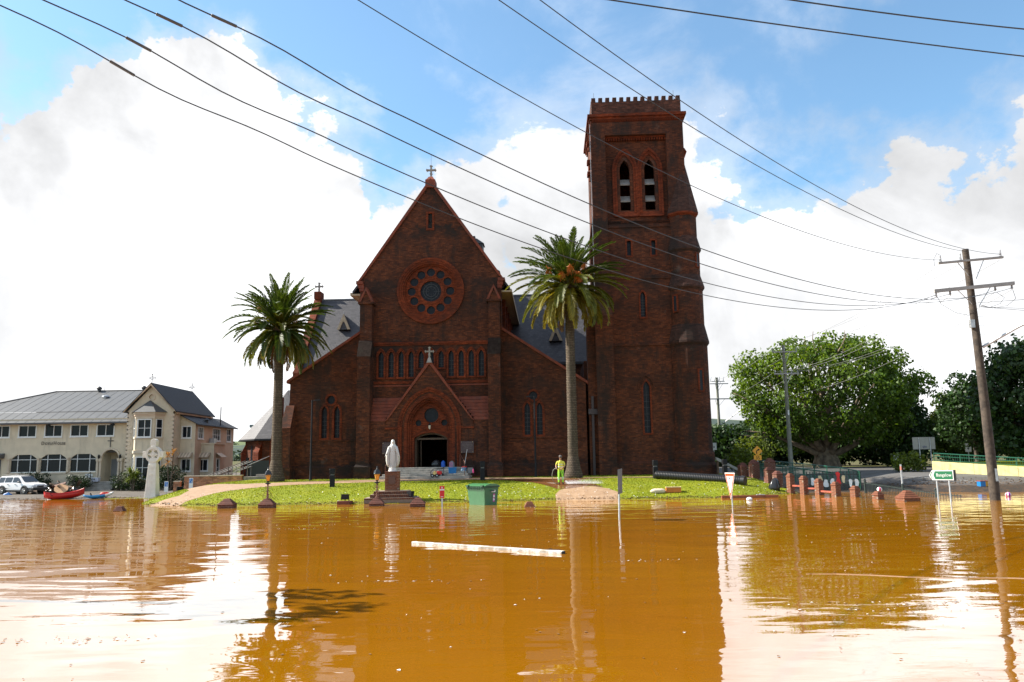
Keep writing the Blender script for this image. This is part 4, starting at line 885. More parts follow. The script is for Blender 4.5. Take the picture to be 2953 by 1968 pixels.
# roof: steep hipped upper part, flatter verandah skirt, built of metal sheets with ribs
EZ, BZ, RZ = 6.22, 7.33, 9.78
skirt_y0, br_y, rg_y = HY-.55, 74.4, 80.2
def sheetroof(name, x0, x1, y0, z0, y1, z1, xl=None, m=CORR, pitch=.85):
    """sheets side by side, each with turned-up seams"""
    x = x0
    while x < x1-.01:
        xe = min(x+pitch, x1)
        def lim(a): return (a, y1, z1) if xl is None or a >= xl else (a, y0+(y1-y0)*max(0.02, (a-x0)/(xl-x0)), z0+(z1-z0)*max(0.02, (a-x0)/(xl-x0)))
        A, B = lim(x), lim(xe)
        s_ = MB(); s_.add([(x, y0, z0), (xe, y0, z0), B, A], [(0, 1, 2, 3)])
        s_.hexa([(xe-.03, y0, z0), (xe+.03, y0, z0), (B[0]+.03, B[1], B[2]), (B[0]-.03, B[1], B[2])], [(xe-.02, y0, z0+.018), (xe+.02, y0, z0+.018), (B[0]+.02, B[1], B[2]+.018), (B[0]-.02, B[1], B[2]+.018)])
        hp(s_, name, m); x = xe
sheetroof('roof_sheet', -52.5, -34.6, skirt_y0, EZ, br_y, BZ)
sheetroof('roof_sheet', -52.5, -33.5, br_y-.02, BZ+.03, rg_y, RZ, xl=-45.9)
rb = MB(); rb.add([(-45.9, rg_y, RZ), (-33, rg_y, RZ), (-33, 86, 7), (-52.5, 86, 7)], [(0, 1, 2, 3)]); hp(rb, 'roof_back', CORR)
rc = MB(); rc.tube([(-45.95, rg_y, RZ+.03), (-33.6, rg_y, RZ+.03)], .07, 6); rc.tube([(-52.5, br_y, BZ+.06), (-45.95, rg_y, RZ+.03)], .07, 6); hp(rc, 'ridge_cap', CORR)
gt = MB(); gt.box(-52.5, -34.55, skirt_y0-.12, skirt_y0, EZ-.12, EZ+.02); hp(gt, 'gutter', mat('gutter_charcoal', (.06, .06, .065), .5))
gt = MB(); gt.box(-52.4, -34.5, skirt_y0+.02, HY, EZ-.1, EZ-.06); hp(gt, 'soffit', TRIM)
gt = MB(); gt.tube([(-34.85, HY-.5, EZ-.1), (-34.75, HY-.08, EZ-.35), (-34.75, HY-.08, .2)], .05, 6); hp(gt, 'downpipe', TRIM)
for (x, y, z) in ((-41.6, 80.0, 9.75), (-37.1, 80.0, 9.75)):
    v = MB(); v.lathe([(.16, 0), (.16, .15), (.24, .2), (.26, .32), (.16, .44), (.02, .5)], 10); hp(v, 'roof_vent', mat('dark_zinc', (.03, .032, .036)), loc=(x, y, z))
v = MB(); v.lathe([(.2, 0), (.2, .1), (.34, .16), (.3, .28), (.05, .36)], 12); hp(v, 'roof_vent', GALV, loc=(-40.0, 78.2, 8.85))
v = MB(); v.tube([(-41.0, 79.9, 9.7), (-41.0, 79.9, 10.5)], .02, 5); hp(v, 'aerial', IRON)
# gabled wing with quoins, round vent, two storey bay
WY = 71.5
wg = MB(); wg.wall([(-34.5, HB), (-34.5, 7.1), (-32.42, 9.36), (-30.3, 7.1), (-30.3, HB)], [circ(-32.4, 8.36, .24, 20)], WY, .2, edge=False); hp(wg, 'gable_wall', CREAM)
wg = MB(); wg.plate(circ(-32.4, 8.36, .26, 20), WY+.1); vo = hp(wg, 'round_vent', CREAM); wg = MB(); wg.band(circ(-32.4, 8.36, .32, 20), circ(-32.4, 8.36, .24, 20), WY-.04, WY+.1); hp(wg, 'surround', TRIM, vo)
for sx, xe in ((-1, -34.78), (1, -30.08)):
    b = MB(); b.hexa([(xe, WY-.35, 6.98), (xe, WY-.2, 6.98), (xe-sx*.12, WY-.2, 7.18), (xe-sx*.12, WY-.35, 7.18)][::sx], [(-32.42, WY-.35, 9.56), (-32.42, WY-.2, 9.56), (-32.42, WY-.2, 9.38), (-32.42, WY-.35, 9.38)][::sx]); hp(b, 'barge_board', PEACH)
    rf = MB(); rf.hexa([(xe+sx*.05, WY-.3, 6.98), (xe+sx*.05, 80.6, 6.98), (-32.42, 80.6, 9.52), (-32.42, WY-.3, 9.52)][::-sx], [(xe+sx*.05, WY-.3, 7.08), (xe+sx*.05, 80.6, 7.08), (-32.42, 80.6, 9.64), (-32.42, WY-.3, 9.64)][::-sx]); hp(rf, 'gable_roof', TILEB)
sd = MB(); sd.box(-30.42, -30.3, WY, 80.2, HB, 7.05); sd.box(-34.5, -34.38, WY, HY+.2, HB, 7.05); hp(sd, 'side_wall', CREAM)
sd = MB(); sd.box(-30.3, -30.1, WY+.2, 80.2, 6.85, 6.98); hp(sd, 'eave_board', PEACH)
bg_ = MB(); bg_.add([(-34.5, 80.2, HB), (-30.3, 80.2, HB), (-30.3, 80.2, 7.1), (-32.42, 80.2, 9.36), (-34.5, 80.2, 7.1)], [(0, 1, 2, 3, 4)]); hp(bg_, 'back_wall', CREAM)
def orn_cross(x, y, z, s):
    b = MB(); b.tube([(x, y, z-.1), (x, y, z+.85*s)], .025*s, 6); b.tube([(x-.3*s, y, z+.52*s), (x+.3*s, y, z+.52*s)], .025*s, 6)
    b.tube([(x+.18*s*math.cos(PI*k/8), y, z+.52*s+.18*s*math.sin(PI*k/8)) for k in range(17)], .02*s, 5)
    for (dx, dz) in ((0, .88), (-.32, .52), (.32, .52)): b.ball((x+dx*s, y, z+dz*s), .06*s, 8, 5)
    return b
hp(orn_cross(-32.42, WY-.1, 9.6, .9), 'finial_cross', IRON); hp(orn_cross(-32.42, 80.4, 9.6, .9), 'finial_cross', IRON)
q = MB(); q.box(-.2, .2, -.03, .0, -.13, .13); q = hp(q, 'quoin', TRIM, loc=(-34.3, WY, .6))
for k in range(18):
    z = .6+k*.36
    for x, s_ in ((-34.3+(.08 if k % 2 else 0), 1), (-30.5-(.08 if k % 2 else 0), 1)):
        if z < 6.9 and not (k == 0 and x < -34): inst(q, 'quoin', house, (x, WY, z), scale=(1.4 if k % 2 else 1.0, 1, 1))
# bay: three facets
def bayloop(o, z): return [(-33.85-o, WY, z), (-33.35-o*.6, WY-.75-o, z), (-31.72+o*.6, WY-.75-o, z), (-31.22+o, WY, z)]
def baystage(z0, z1, name, m, o0=0.0, o1=None):
    A, B = bayloop(o0, z0), bayloop(o0 if o1 is None else o1, z1); b = MB(); b.add(A+B, [(i, i+1, 5+i, 4+i) for i in range(3)]+[(0, 1, 2, 3), (4, 5, 6, 7)]); return hp(b, name, m)
baystage(HB, 3.35, 'bay_wall', CREAM); baystage(3.35, 3.6, 'bay_cornice', TRIM, .10); baystage(3.6, 4.62, 'bay_wall', CREAM); baystage(4.62, 4.74, 'bay_sill', TRIM, .06)
baystage(4.74, 6.4, 'bay_wall', CREAM); baystage(6.4, 6.62, 'bay_cornice', TRIM, .06); baystage(6.62, 6.8, 'bay_cornice', PEACH, .12); baystage(6.8, 6.96, 'bay_cornice', TRIM, .18)
A = bayloop(.32, 6.96); b = MB(); b.add(A+[(-32.5, WY, 8.05)], [(0, 1, 4), (1, 2, 4), (2, 3, 4), (0, 3, 2, 1)]); hp(b, 'bay_roof', CORR)
for i in (1, 2): b = MB(); b.tube([A[i], (-32.5, WY, 8.06)], .035, 5); hp(b, 'roof_rib', mat('gutter_charcoal', (.06, .06, .065)))
window(-33.12, -31.98, 4.8, 6.3, WY-.86, 1, 1); window(-33.12, -31.98, 1.2, 3.0, WY-.86, 1, 1)
for (xa, ya, xb, yb) in ((-31.72, WY-.75, -31.22, WY), (-33.85, WY, -33.35, WY-.75)):
    L = math.hypot(xb-xa, yb-ya); a = math.atan2(yb-ya, xb-xa)
    for (z0, z1) in ((4.8, 6.3), (1.2, 3.0)):
        g = MB(); g.box(.2, L-.2, -.03, -.012, z0, z1); g.band(rect(.14, L-.14, z0-.06, z1+.06), rect(.2, L-.2, z0, z1), -.06, 0, 1); g.box(.2, L-.2, -.05, -.03, (z0+z1)/2-.03, (z0+z1)/2+.03, 1); hp(g, 'window', [WIN, WFR], loc=(xa, ya, 0), rot=(0, 0, a))
# lean-to wing on the right, and the low annex
SY = 73.0
sw = MB(); sw.wall([(-30.3, HB), (-30.3, 6.75), (-28.95, 6.0), (-28.95, HB)], [rect(-30.15, -29.35, 4.75, 5.75), rect(-30.1, -29.3, 1.75, 2.8)], SY, .2, edge=False); hp(sw, 'lean_to_wall', CREAM)
window(-30.15, -29.35, 4.75, 5.75, SY, 1); window(-30.1, -29.3, 1.75, 2.8, SY, 1)
sw = MB(); sw.wall([(SY, HB), (SY, 6.0), (83, 6.0), (83, HB)], [rect(73.6, 74.9, 4.7, 5.7), rect(77.2, 79.2, 4.6, 5.7), rect(81, 82.2, 4.6, 5.8), rect(78.2, 79.2, .4, 2.6)], -28.95, -.2, edge=False, axis='x'); hp(sw, 'side_wall', PEACH)
for (a, b, z0, z1, m_) in ((73.6, 74.9, 4.7, 5.7, 2), (77.2, 79.2, 4.6, 5.7, 3), (81, 82.2, 4.6, 5.8, 1), (78.2, 79.2, .4, 2.6, 0)): window(a, b, z0, z1, -28.95, m_, 1, axis='x')
rf = MB(); rf.hexa([(-30.5, SY-.3, 6.86), (-28.6, SY-.3, 5.86), (-28.6, 83.4, 5.86), (-30.5, 83.4, 6.86)], [(-30.5, SY-.3, 6.94), (-28.6, SY-.3, 5.94), (-28.6, 83.4, 5.94), (-30.5, 83.4, 6.94)]); hp(rf, 'lean_to_roof', TILEB)
an = MB(); an.wall(rect(-29.4, -27.75, HB, 4.15), [rect(-29.2, -28.3, 1.75, 2.75)], 74.5, .2, edge=False); hp(an, 'annex_wall', CREAM); window(-29.2, -28.3, 1.75, 2.75, 74.5, 1)
an = MB(); an.wall([(74.5, HB), (74.5, 4.15), (77.2, 4.15), (77.2, HB)], [rect(75.2, 76.0, 1.2, 2.8)], -27.75, -.2, edge=False, axis='x'); hp(an, 'annex_wall', PEACH); window(75.2, 76.0, 1.2, 2.8, -27.75, 0, 1, axis='x')
an = MB(); an.box(-29.4, -27.65, 74.42, 77.3, 4.15, 4.28); hp(an, 'annex_roof', CREAM)
for (x0, x1, y, z) in ((-30.35, -29.1, SY, 3.0), (-29.5, -28.05, 74.5, 3.0)):
    for k in range(9):
        xa, xb = x0+(x1-x0)*k/9, x0+(x1-x0)*(k+1)/9; a = MB(); a.hexa([(xa, y-.62, z-.05), (xb, y-.62, z-.05), (xb, y-.02, z+.38), (xa, y-.02, z+.38)], [(xa, y-.62, z-.03), (xb, y-.62, z-.03), (xb, y-.02, z+.40), (xa, y-.02, z+.40)]); hp(a, 'awning_slat', TRIM if k % 2 else mat('awning_tan', (.38, .30, .22), .7))
a = MB(); a.hexa([(-27.72, 74.9, 3.35), (-27.15, 74.9, 2.95), (-27.15, 76.3, 2.95), (-27.72, 76.3, 3.35)], [(-27.72, 74.9, 3.38), (-27.15, 74.9, 2.98), (-27.15, 76.3, 2.98), (-27.72, 76.3, 3.38)]); hp(a, 'awning_slat', TRIM)
v = MB(); v.tube([(-28.9, 79, 5.9), (-28.9, 79, 7.9)], .05, 6); hp(v, 'flue', IRON)
v = MB(); v.box(-28.9, -28.45, 76.3, 77.0, 4.3, 4.75); hp(v, 'air_conditioner', GALV)
v = MB(); v.lathe([(.15, 0), (.15, .25), (.3, .3), (.04, .5)], 10); hp(v, 'roof_vent', mat('dark_zinc', (.03, .032, .036)), loc=(-29.3, 76.5, 6.2))
# further building behind
fb = thing('background_building', 'pale flat roofed block with window bands glimpsed between house and chapel', 'building', (-26.5, 100, .8))
b = MB(); b.box(-6, 6, 0, 8, -1, 6.0); b.build('wall', mat('pale_block', (.45, .44, .42), .85, var=.1), fb)
b = MB(); b.box(-6.3, 6.3, -.4, 8.3, 6.0, 6.35); b.build('roof', mat('green_grey', (.18, .24, .22), .6), fb)
for z in (1.2, 4.2):
    for k in range(6): b = MB(); b.box(-5.6+k*1.9, -4.0+k*1.9, -.04, .0, z, z+1.4); o = b.build('window', WIN, fb); b = MB(); b.box(-5.7+k*1.9, -3.9+k*1.9, -.06, -.02, z-.12, z-.0); b.build('sill', mat('yellow_sill', (.55, .45, .15), .6), o)
# brick ramp walls, handrails and disabled parking signs right of the house
rw = thing('ramp_wall', 'low orange brick ramp wall with pale cap beside the grey cross', 'wall', (-23.6, 63.5, gnd(-23.6, 63.5)))
RAMPB = brickmat('ramp_brick', (.50, .20, .09), (.42, .16, .07), (.4, .32, .25), soot=.15)
b = MB(); b.box(-2.3, 2.2, 0, .3, -.5, .75); b.build('wall', RAMPB, rw)
b = MB(); b.box(-2.35, 2.25, -.03, .33, .75, .81); b.build('cap', TRIM, rw)
rw = thing('ramp_wall', 'short brick pier wall between the blue parking signs', 'wall', (-26.4, 63.3, gnd(-26.4, 63.3)))
b = MB(); b.box(-.25, .25, 0, .3, -.5, .85); b.build('wall', RAMPB, rw); b = MB(); b.box(-.27, .27, -.02, .32, .85, .9); b.build('cap', TRIM, rw)
BLUE = mat('sign_blue', (.02, .16, .48), .4)
for i, (x, y) in enumerate(((-26.9, 62.6), (-25.0, 62.6))):
    s_ = thing('parking_sign', 'small blue and white disabled parking sign %s' % ('beside the short brick pier' if i == 0 else 'at the end of the orange brick ramp wall'), 'sign', (x, y, gnd(x, y)))
    b = MB(); b.box(-.15, .15, -.01, .01, .15, .95); b.build('panel', WHITEP, s_)
    b = MB(); b.box(-.12, .12, -.016, -.011, .55, .9); b.build('blue_field', BLUE, s_)
    b = MB(); b.tube([(-.02, -.02, .84), (-.02, -.02, .72), (.05, -.02, .70), (.07, -.02, .62)], .012, 5); b.tube([(.02+.06*math.cos(t), -.02, .65+.06*math.sin(t)) for t in [-2.6+k*.45 for k in range(8)]], .009, 5); b.ball((-.02, -.02, .865), .022, 8, 5); b.build('wheelchair_symbol', WHITEP, s_)
    b = MB(); b.tube([(0, .02, -.2), (0, .02, .95)], .025, 6); b.build('post', GALV, s_)
HRG = mat('handrail_grey', (.14, .14, .14), .6)
for i in range(3):
    h_ = thing('handrail', ['black ramp handrail just behind the orange brick wall', 'middle galvanised handrail of the ramp', 'galvanised ramp handrail farthest from the orange brick wall'][i], 'handrail', (-23.0, 64.2+i*.9, gnd(-23, 64)))
    b = MB(); b.tube([(-2.2, 0, .35), (1.6, 0, 1.75)], .03, 6); b.tube([(-2.2, 0, .05), (1.6, 0, 1.35)], .03, 6)
    b.build('rail', HRG if i else IRON, h_)
    for k in range(4): x = -2.1+k*1.2; b = MB(); b.tube([(x, 0, -.4), (x, 0, .4+.37*(x+2.2))], .025, 6); b.build('post', HRG if i else IRON, h_)
gt_ = thing('steel_gate', 'dark green sheeted gate at the head of the ramp', 'gate', (-20.6, 66.6, gnd(-20.6, 66.6)))
b = MB(); b.box(-1.3, 1.3, -.03, .03, .1, 1.5); b.build('panel', mat('dark_green_sheet', (.012, .02, .016), .6), gt_)
for x in (-1.4, 1.4): b = MB(); b.box(x-.1, x+.1, -.1, .1, -.3, 1.75); b.build('post', IRON, gt_)
# ------------------------------------------------------------------ palms
def leafmat(name, c, trans=.35, isl=.35, rough=.5): return mat(name, c, rough, trans=trans, island=isl, spec=.35)
FR1 = leafmat('frond_green', (.045, .080, .010)); FR2 = leafmat('frond_olive', (.115, .130, .010)); FR3 = leafmat('frond_yellow', (.22, .19, .015)); FR4 = leafmat('frond_dead', (.16, .085, .03), .2)
RACH = mat('frond_stalk', (.20, .22, .06), .5)
def _ptrunk(t, b, co):
    sx = t.new('ShaderNodeSeparateXYZ', inp={0: co}).outputs
    ang = t.math('ARCTAN2', sx[1], sx[0])
    uv = t.new('ShaderNodeCombineXYZ', inp={0: t.math('MULTIPLY', ang, .9), 1: sx[2]}).outputs[0]
    bt = t.new('ShaderNodeTexBrick', inp={'Vector': uv, 'Color1': (.17, .13, .095, 1), 'Color2': (.10, .075, .055, 1), 'Mortar': (.035, .026, .02, 1), 'Scale': 1.0, 'Mortar Size': .018, 'Mortar Smooth': .5, 'Brick Width': .32, 'Row Height': .12})
    c = t.mix(t.ramp(t.noise(co, 2.0, 6, .65), .4, .7, 0, .6), bt.outputs['Color'], (.06, .055, .035)); t.l.new(c, b.inputs['Base Color']); b.inputs['Roughness'].default_value = .9
    bn = t.new('ShaderNodeBump', inp={'Strength': 1.0, 'Distance': .05, 'Height': t.math('MULTIPLY', bt.outputs['Fac'], -1.0)}); t.l.new(bn.outputs[0], b.inputs['Normal'])
PTR = groundmat('palm_trunk', _ptrunk)
def frond(rg, L, az, e0, droop, m, parent, base, twist=0.0):
    mb = MB(); N = 15; pts = []; p = Vector(base); ca, sa = math.cos(az), math.sin(az)
    for i in range(N+1):
        s = i/N; pts.append(p.copy()); e = e0-droop*(s**1.35)
        p = p+Vector((math.cos(e)*ca, math.cos(e)*sa, math.sin(e)))*(L/N)
    mb.tube(pts, [.035*(1-.85*i/N) for i in range(N+1)], 4, 1)
    side = Vector((-sa, ca, 0)); K = 66
    for k in range(K):
        s = .10+.90*k/(K-1); f = s*N; i = min(N-1, int(f)); q = pts[i].lerp(pts[i+1], f-i); d = (pts[i+1]-pts[i]).normalized(); up = side.cross(d)
        if up.z < 0: up = -up
        ll = L*.135*(math.sin(PI*min(1, .18+.80*s))**.6)*rg.uniform(.85, 1.12)+.06
        for sg in (-1, 1):
            a = rg.uniform(.70, 1.05)-.25*s; v = rg.uniform(.25, .6)
            dr = (d*math.cos(a)+(side*sg*math.cos(v)+up*math.sin(v))*math.sin(a)).normalized()
            tip = q+dr*ll+Vector((0, 0, -.14*ll)); mid = q+dr*ll*.5; w = d.cross(dr).cross(dr).normalized()*.040
            mb.add([q, mid+w, tip, mid-w], [(0, 1, 2, 3)])
    me = bpy.data.meshes.new('frond'); me.from_pydata(mb.v, [], mb.f); me.materials.append(m); me.materials.append(RACH); me.polygons.foreach_set('material_index', mb.m)
    o = bpy.data.objects.new('frond', me); COL.objects.link(o); o.parent = parent; return o
def palm(label, x, y, hz, seed, n=122, L=4.3, yellow=.2, fruit=False, lean=(0, 0)):
    rg = random.Random(seed); g = gnd(x, y); P = thing('date_palm', label, 'palm tree', (x, y, g-.1)); H = hz-g
    prof = [(.62, 0), (.66, .35), (.50, .8), (.40, 1.5)]+[(.365-.06*(i/120)+(.018 if i % 2 else -.012), 1.5+(H-3.2)*i/120) for i in range(1, 121)]+[(.36, H-1.5), (.44, H-1.1), (.48, H-.5), (.3, H+.1)]
    mb = MB(); mb.lathe(prof, 18); mb.v = [(vx+lean[0]*(vz/H)**2, vy+lean[1]*(vz/H)**2, vz) for vx, vy, vz in mb.v]
    mb.build('trunk', PTR, P, smooth=True)
    top = Vector((lean[0], lean[1], H))
    for k in range(n):
        f = k/(n-1); az = k*2.39996+rg.uniform(-.25, .25)
        e0 = math.radians(86-126*f**.92+rg.uniform(-11, 11)); dr = math.radians(30+52*min(1, 1.5*f)*(1-.35*f)+rg.uniform(-14, 18))
        LL = L*(.80+.28*math.sin(PI*min(1, f*.9+.15)))*rg.uniform(.82, 1.10)
        m = FR1
        if f > .45 and rg.random() < yellow*2.0: m = FR2
        if f > .72 and rg.random() < yellow*1.6: m = FR3
        if f > .93 and rg.random() < .45: m = FR4
        b = top+Vector((math.cos(az)*.22, math.sin(az)*.22, -.9*f+.1)); frond(rg, LL, az, e0, dr, m, P, b)
    fb = MB()
    for k in range(46):
        az = k*2.39996; z = H-.25-k*.022; r_ = .40-.002*k; fb.hexa([(r_*math.cos(az+s*.22)+lean[0], r_*math.sin(az+s*.22)+lean[1], z) for s in (-1, 1)]+[((r_-.12)*math.cos(az+s*.22)+lean[0], (r_-.12)*math.sin(az+s*.22)+lean[1], z) for s in (1, -1)], [((r_+.18)*math.cos(az+s*.12)+lean[0], (r_+.18)*math.sin(az+s*.12)+lean[1], z+.34) for s in (-1, 1)]+[((r_+.06)*math.cos(az+s*.12)+lean[0], (r_+.06)*math.sin(az+s*.12)+lean[1], z+.36) for s in (1, -1)])
    o = fb.build('leaf_bases', mat('leaf_base', (.15, .10, .05), .9, var=.4), P); o['kind'] = 'stuff'
    for k in range(7 if fruit else 3):
        az = -PI/2+rg.uniform(-1.5, 1.5); c = MB(); b = top+Vector((math.cos(az)*.3, math.sin(az)*.3, .3)); L2 = rg.uniform(1.0, 1.6)
        end = b+Vector((math.cos(az)*L2, math.sin(az)*L2, rg.uniform(-.1, .9)))
        c.tube([b, (b+end)/2+Vector((0, 0, .2)), end], .03, 5)
        for q in range(46):
            e = end+Vector((rg.uniform(-.3, .3), rg.uniform(-.3, .3), rg.uniform(-.75, .15))); c.tube([end, e], [.014, .02], 3)
        c.build('fruit_stalk', mat('fruit_orange', (.50, .14, .012) if fruit else (.28, .14, .02), .6, island=.3) if fruit else mat('fruit_ochre', (.28, .15, .02), .6, island=.3), P)
    return P
palm('tall date palm with dark green crown standing beside the small chapel', -17.1, 58.0, 12.5, 11, yellow=.22, L=3.65)
palm('tallest date palm with yellowing fronds and orange fruit stalks beside the tower', 4.2, 57.0, 15.2, 23, yellow=.55, fruit=True, L=4.0)
# ------------------------------------------------------------------ brick work helper: pillars laid brick by brick
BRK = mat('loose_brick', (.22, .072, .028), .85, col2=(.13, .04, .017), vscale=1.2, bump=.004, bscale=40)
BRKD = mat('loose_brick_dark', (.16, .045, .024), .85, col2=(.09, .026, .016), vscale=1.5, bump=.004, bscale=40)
MORT = mat('mortar', (.22, .17, .13), .95, var=.2)
_bc = {}
def brick_obj(l, d, h, m):
    k = (round(l, 3), round(d, 3), round(h, 3), m.name)
    if k not in _bc:
        mb = MB(); mb.box(-l/2, l/2, -d/2, d/2, 0, h)
        me = bpy.data.meshes.new('brick'); bm = bmesh.new(); t_ = bpy.data.meshes.new('t'); t_.from_pydata(mb.v, [], mb.f); bm.from_mesh(t_)
        bmesh.ops.bevel(bm, geom=[e for e in bm.edges], offset=.005, segments=1, affect='EDGES'); bmesh.ops.recalc_face_normals(bm, faces=bm.faces); bm.to_mesh(me); bm.free(); bpy.data.meshes.remove(t_); me.materials.append(m); _bc[k] = me
    return _bc[k]
_rb = random.Random(77)
def brick(parent, l, d, h, loc, rz=0.0, m=BRK):
    o = bpy.data.objects.new('brick', brick_obj(l, d, h, m)); COL.objects.link(o); o.parent = parent
    o.location = (loc[0]+_rb.uniform(-.003, .003), loc[1]+_rb.uniform(-.003, .003), loc[2]); o.rotation_euler = (0, 0, rz+_rb.uniform(-.008, .008)); return o
def brick_shaft(parent, w, z0, n, rh=.086, t=.11, m=BRK, sides=4):
    """hollow square of bricks in pinwheel courses round a mortar core"""
    core = MB(); core.box(-w/2+.008, w/2-.008, -w/2+.008, w/2-.008, z0, z0+n*rh-.004); core.build('mortar_core', MORT, parent)
    for c in range(n):
        z = z0+c*rh; L = w-t
        nb = max(1, round(L/.235)); bl = L/nb
        for s in (0, 1, 3, 2)[:sides]:
            a = s*PI/2; ca, sa = math.cos(a), math.sin(a); fl = 1 if c % 2 else -1
            for b in range(nb):
                u = fl*(-w/2+t+(b+.5)*bl-(t if fl < 0 else t)*0)
                u = (-w/2+(b+.5)*bl) if c % 2 else (-w/2+t+(b+.5)*bl); v = -w/2+t/2
                brick(parent, bl-.012, t, rh-.012, (u*ca-v*sa, u*sa+v*ca, z), a, m)
def stepped_cap(parent, w, z0, steps=4, rise=.09, m=BRK, top=.12):
    """splayed brick courses drawn in to a small flat top; each course a ring of four bricks"""
    ww = w
    for k in range(steps):
        nw = ww-(w-top)/steps; z = z0+k*rise
        for s in range(4):
            a = s*PI/2; b = MB()
            b.hexa([(-ww/2, -ww/2, 0), (ww/2, -ww/2, 0), (nw/2*.6, -nw/2*.6, 0), (-nw/2*.6, -nw/2*.6, 0)], [(-nw/2-.012, -nw/2-.012, rise-.012), (nw/2+.012, -nw/2-.012, rise-.012), (nw/2*.6, -nw/2*.6, rise-.012), (-nw/2*.6, -nw/2*.6, rise-.012)])
            b.build('brick', m, parent, loc=(0, 0, z), rot=(0, 0, a))
        ww = nw+.03
    return z0+steps*rise
def pillar(label, x, y, w, ztop, cap_h, m=BRK, rz=0.0, group=None, base=-.35, steps=4):
    P = thing('brick_pillar', label, 'pillar', (x, y, 0), rz, group); n = max(1, int(round((ztop-cap_h-base)/.086)))
    brick_shaft(P, w, ztop-cap_h-n*.086, n, m=m); c = MB(); c.box(-w*.3, w*.3, -w*.3, w*.3, ztop-cap_h-.02, ztop-cap_h*.4); c.build('mortar_core', MORT, P)
    stepped_cap(P, w+.06, ztop-cap_h, steps, cap_h/steps, m); return P
# sunken pillars along the front boundary
pillar('dark brick pillar cap just above water beside the flooded path', -14.93, 42.24, .78, .50, .30, BRKD, .05, steps=4)
pillar('dark brick pillar under the ornate lamp beside the path mouth', -12.80, 42.08, .76, .48, .30, BRKD, .05)
pillar('dark brick pillar under the ornate lamp in front of the statue', -7.14, 42.17, .72, .44, .30, BRKD, .05)
pillar('dark brick pillar cap between the statue and the red marker post', -4.85, 40.77, .72, .46, .30, BRKD, .05)
pillar('low orange brick pillar cap barely above water near the green bin', .73, 39.3, .46, .26, .24, BRK, .05)
pillar('small brick pillar cap barely above water in front of the canoe', -19.85, 40.88, .46, .26, .24, BRKD, .05)
# ornate lamps on two pillars
def ornate_lamp(label, x, y, z):
    P = thing('ornate_lamp', label, 'lamp', (x, y, z)); P.scale = (.78, .78, .71)
    b = MB(); b.lathe([(.10, -.1), (.10, .05), (.055, .12), (.05, .45), (.08, .5), (.05, .55), (.04, .95), (.07, 1.0), (.06, 1.08)], 10); b.build('post', RUSTI, P, smooth=True, auto=.6)
    for k in range(4):
        a = k*PI/2+.5; c, s = math.cos(a), math.sin(a)
        def R(r, zz): return (c*r, s*r, zz)
        b = MB(); b.tube([R(.05, .62), R(.16, .48), R(.27, .34), R(.31, .16), R(.27, .0), R(.25, -.14)], .014, 5)
        b.tube([R(.17+.07*math.cos(t), .18+.07*math.sin(t)) for t in [q*.6 for q in range(10)]], .011, 5)
        for zz in (.74, .86): b.tube([R(.06+.11*(q/9)*1.0+.0*q, zz+.055*math.sin(q*.75)) if q < 6 else R(.14+.045*math.cos(q*.9), zz+.045*math.sin(q*.9)) for q in range(12)], .011, 5)
        b.build('scroll', RUSTI, P)
    b = MB(); b.lathe([(.05, 1.06), (.18, 1.1), (.18, 1.16), (.06, 1.18)], 12); b.lathe([(.05, 1.17), (.05, 1.24), (.10, 1.30)], 8); b.build('collar', IRON, P)
    b = MB(); b.lathe([(.11, 1.30), (.215, 1.74)], 4, a0=PI/4+.5, cap=True); b.build('lamp_glass', mat('amber_glass', (.70, .42, .09), .25, var=.12, vscale=8, trans=.5), P)
    for k in range(4):
        a = PI/4+.5+k*PI/2; b = MB(); b.tube([(.115*math.cos(a), .115*math.sin(a), 1.29), (.225*math.cos(a), .225*math.sin(a), 1.76)], .014, 5); b.build('glazing_bar', IRON, P)
    b = MB(); b.lathe([(.27, 1.74), (.27, 1.78), (.20, 1.98), (.10, 2.06)], 4, a0=PI/4+.5); b.lathe([(.08, 2.04), (.08, 2.1), (.04, 2.16), (.06, 2.2), (.015, 2.32)], 8); b.build('lamp_roof', mat('black_gloss', (.012, .013, .016), .3), P)
    return P
ornate_lamp('ornate scrolled lantern with amber glass beside the path mouth', -12.80, 42.08, .44)
ornate_lamp('ornate scrolled lantern with amber glass in front of the statue', -7.14, 42.17, .40)
# ------------------------------------------------------------------ statue on its brick pedestal
sx0, sy0 = -6.86, 45.7
ped = thing('pedestal', 'square brick pedestal with plaque and stepped base under the white statue', 'pedestal', (sx0, sy0, .25), .06)
PW = .80
brick_shaft(ped, PW, .40, 12, m=BRK, sides=3)
cp = MB(); cp.box(-PW/2-.02, PW/2+.02, -PW/2-.02, PW/2+.02, 1.43, 1.47); cp.build('cap', BRKD, ped)
q = MB(); q.box(-.19, .19, -PW/2-.04, -PW/2-.008, .78, 1.2); q.build('plaque', mat('bronze_plate', (.10, .045, .03), .45, metal=.3), ped)
for (hw, hd, z0, n_) in ((.98, .82, .235, 2), (1.16, 1.0, .06, 2), (1.46, 1.22, -.034, 1)):
    c = MB(); c.box(-hw+.02, hw-.02, -hd+.02, hd-.02, z0-.2, z0+.086*n_-.008); c.build('mortar_core', MORT, ped)
    nb = int(2*hw/.12)
    for i in range(nb):
        for k in range(n_): brick(ped, .105, .22, .074, (-hw+(i+.5)*2*hw/nb, -hd+.11, z0+k*.086), 0, BRKD if (i+k) % 3 else BRK)
    for sgn in (-1, 1):
        for i in range(int(2*hd/.24)): brick(ped, .22, .10, .074, (sgn*(hw-.06), -hd+.24*(i+.5), z0+.086*(n_-1)), PI/2, BRKD)
MARB = mat('white_marble', (.62, .60, .56), .6, var=.08, vscale=3, stain=.3, bump=.004, bscale=18)
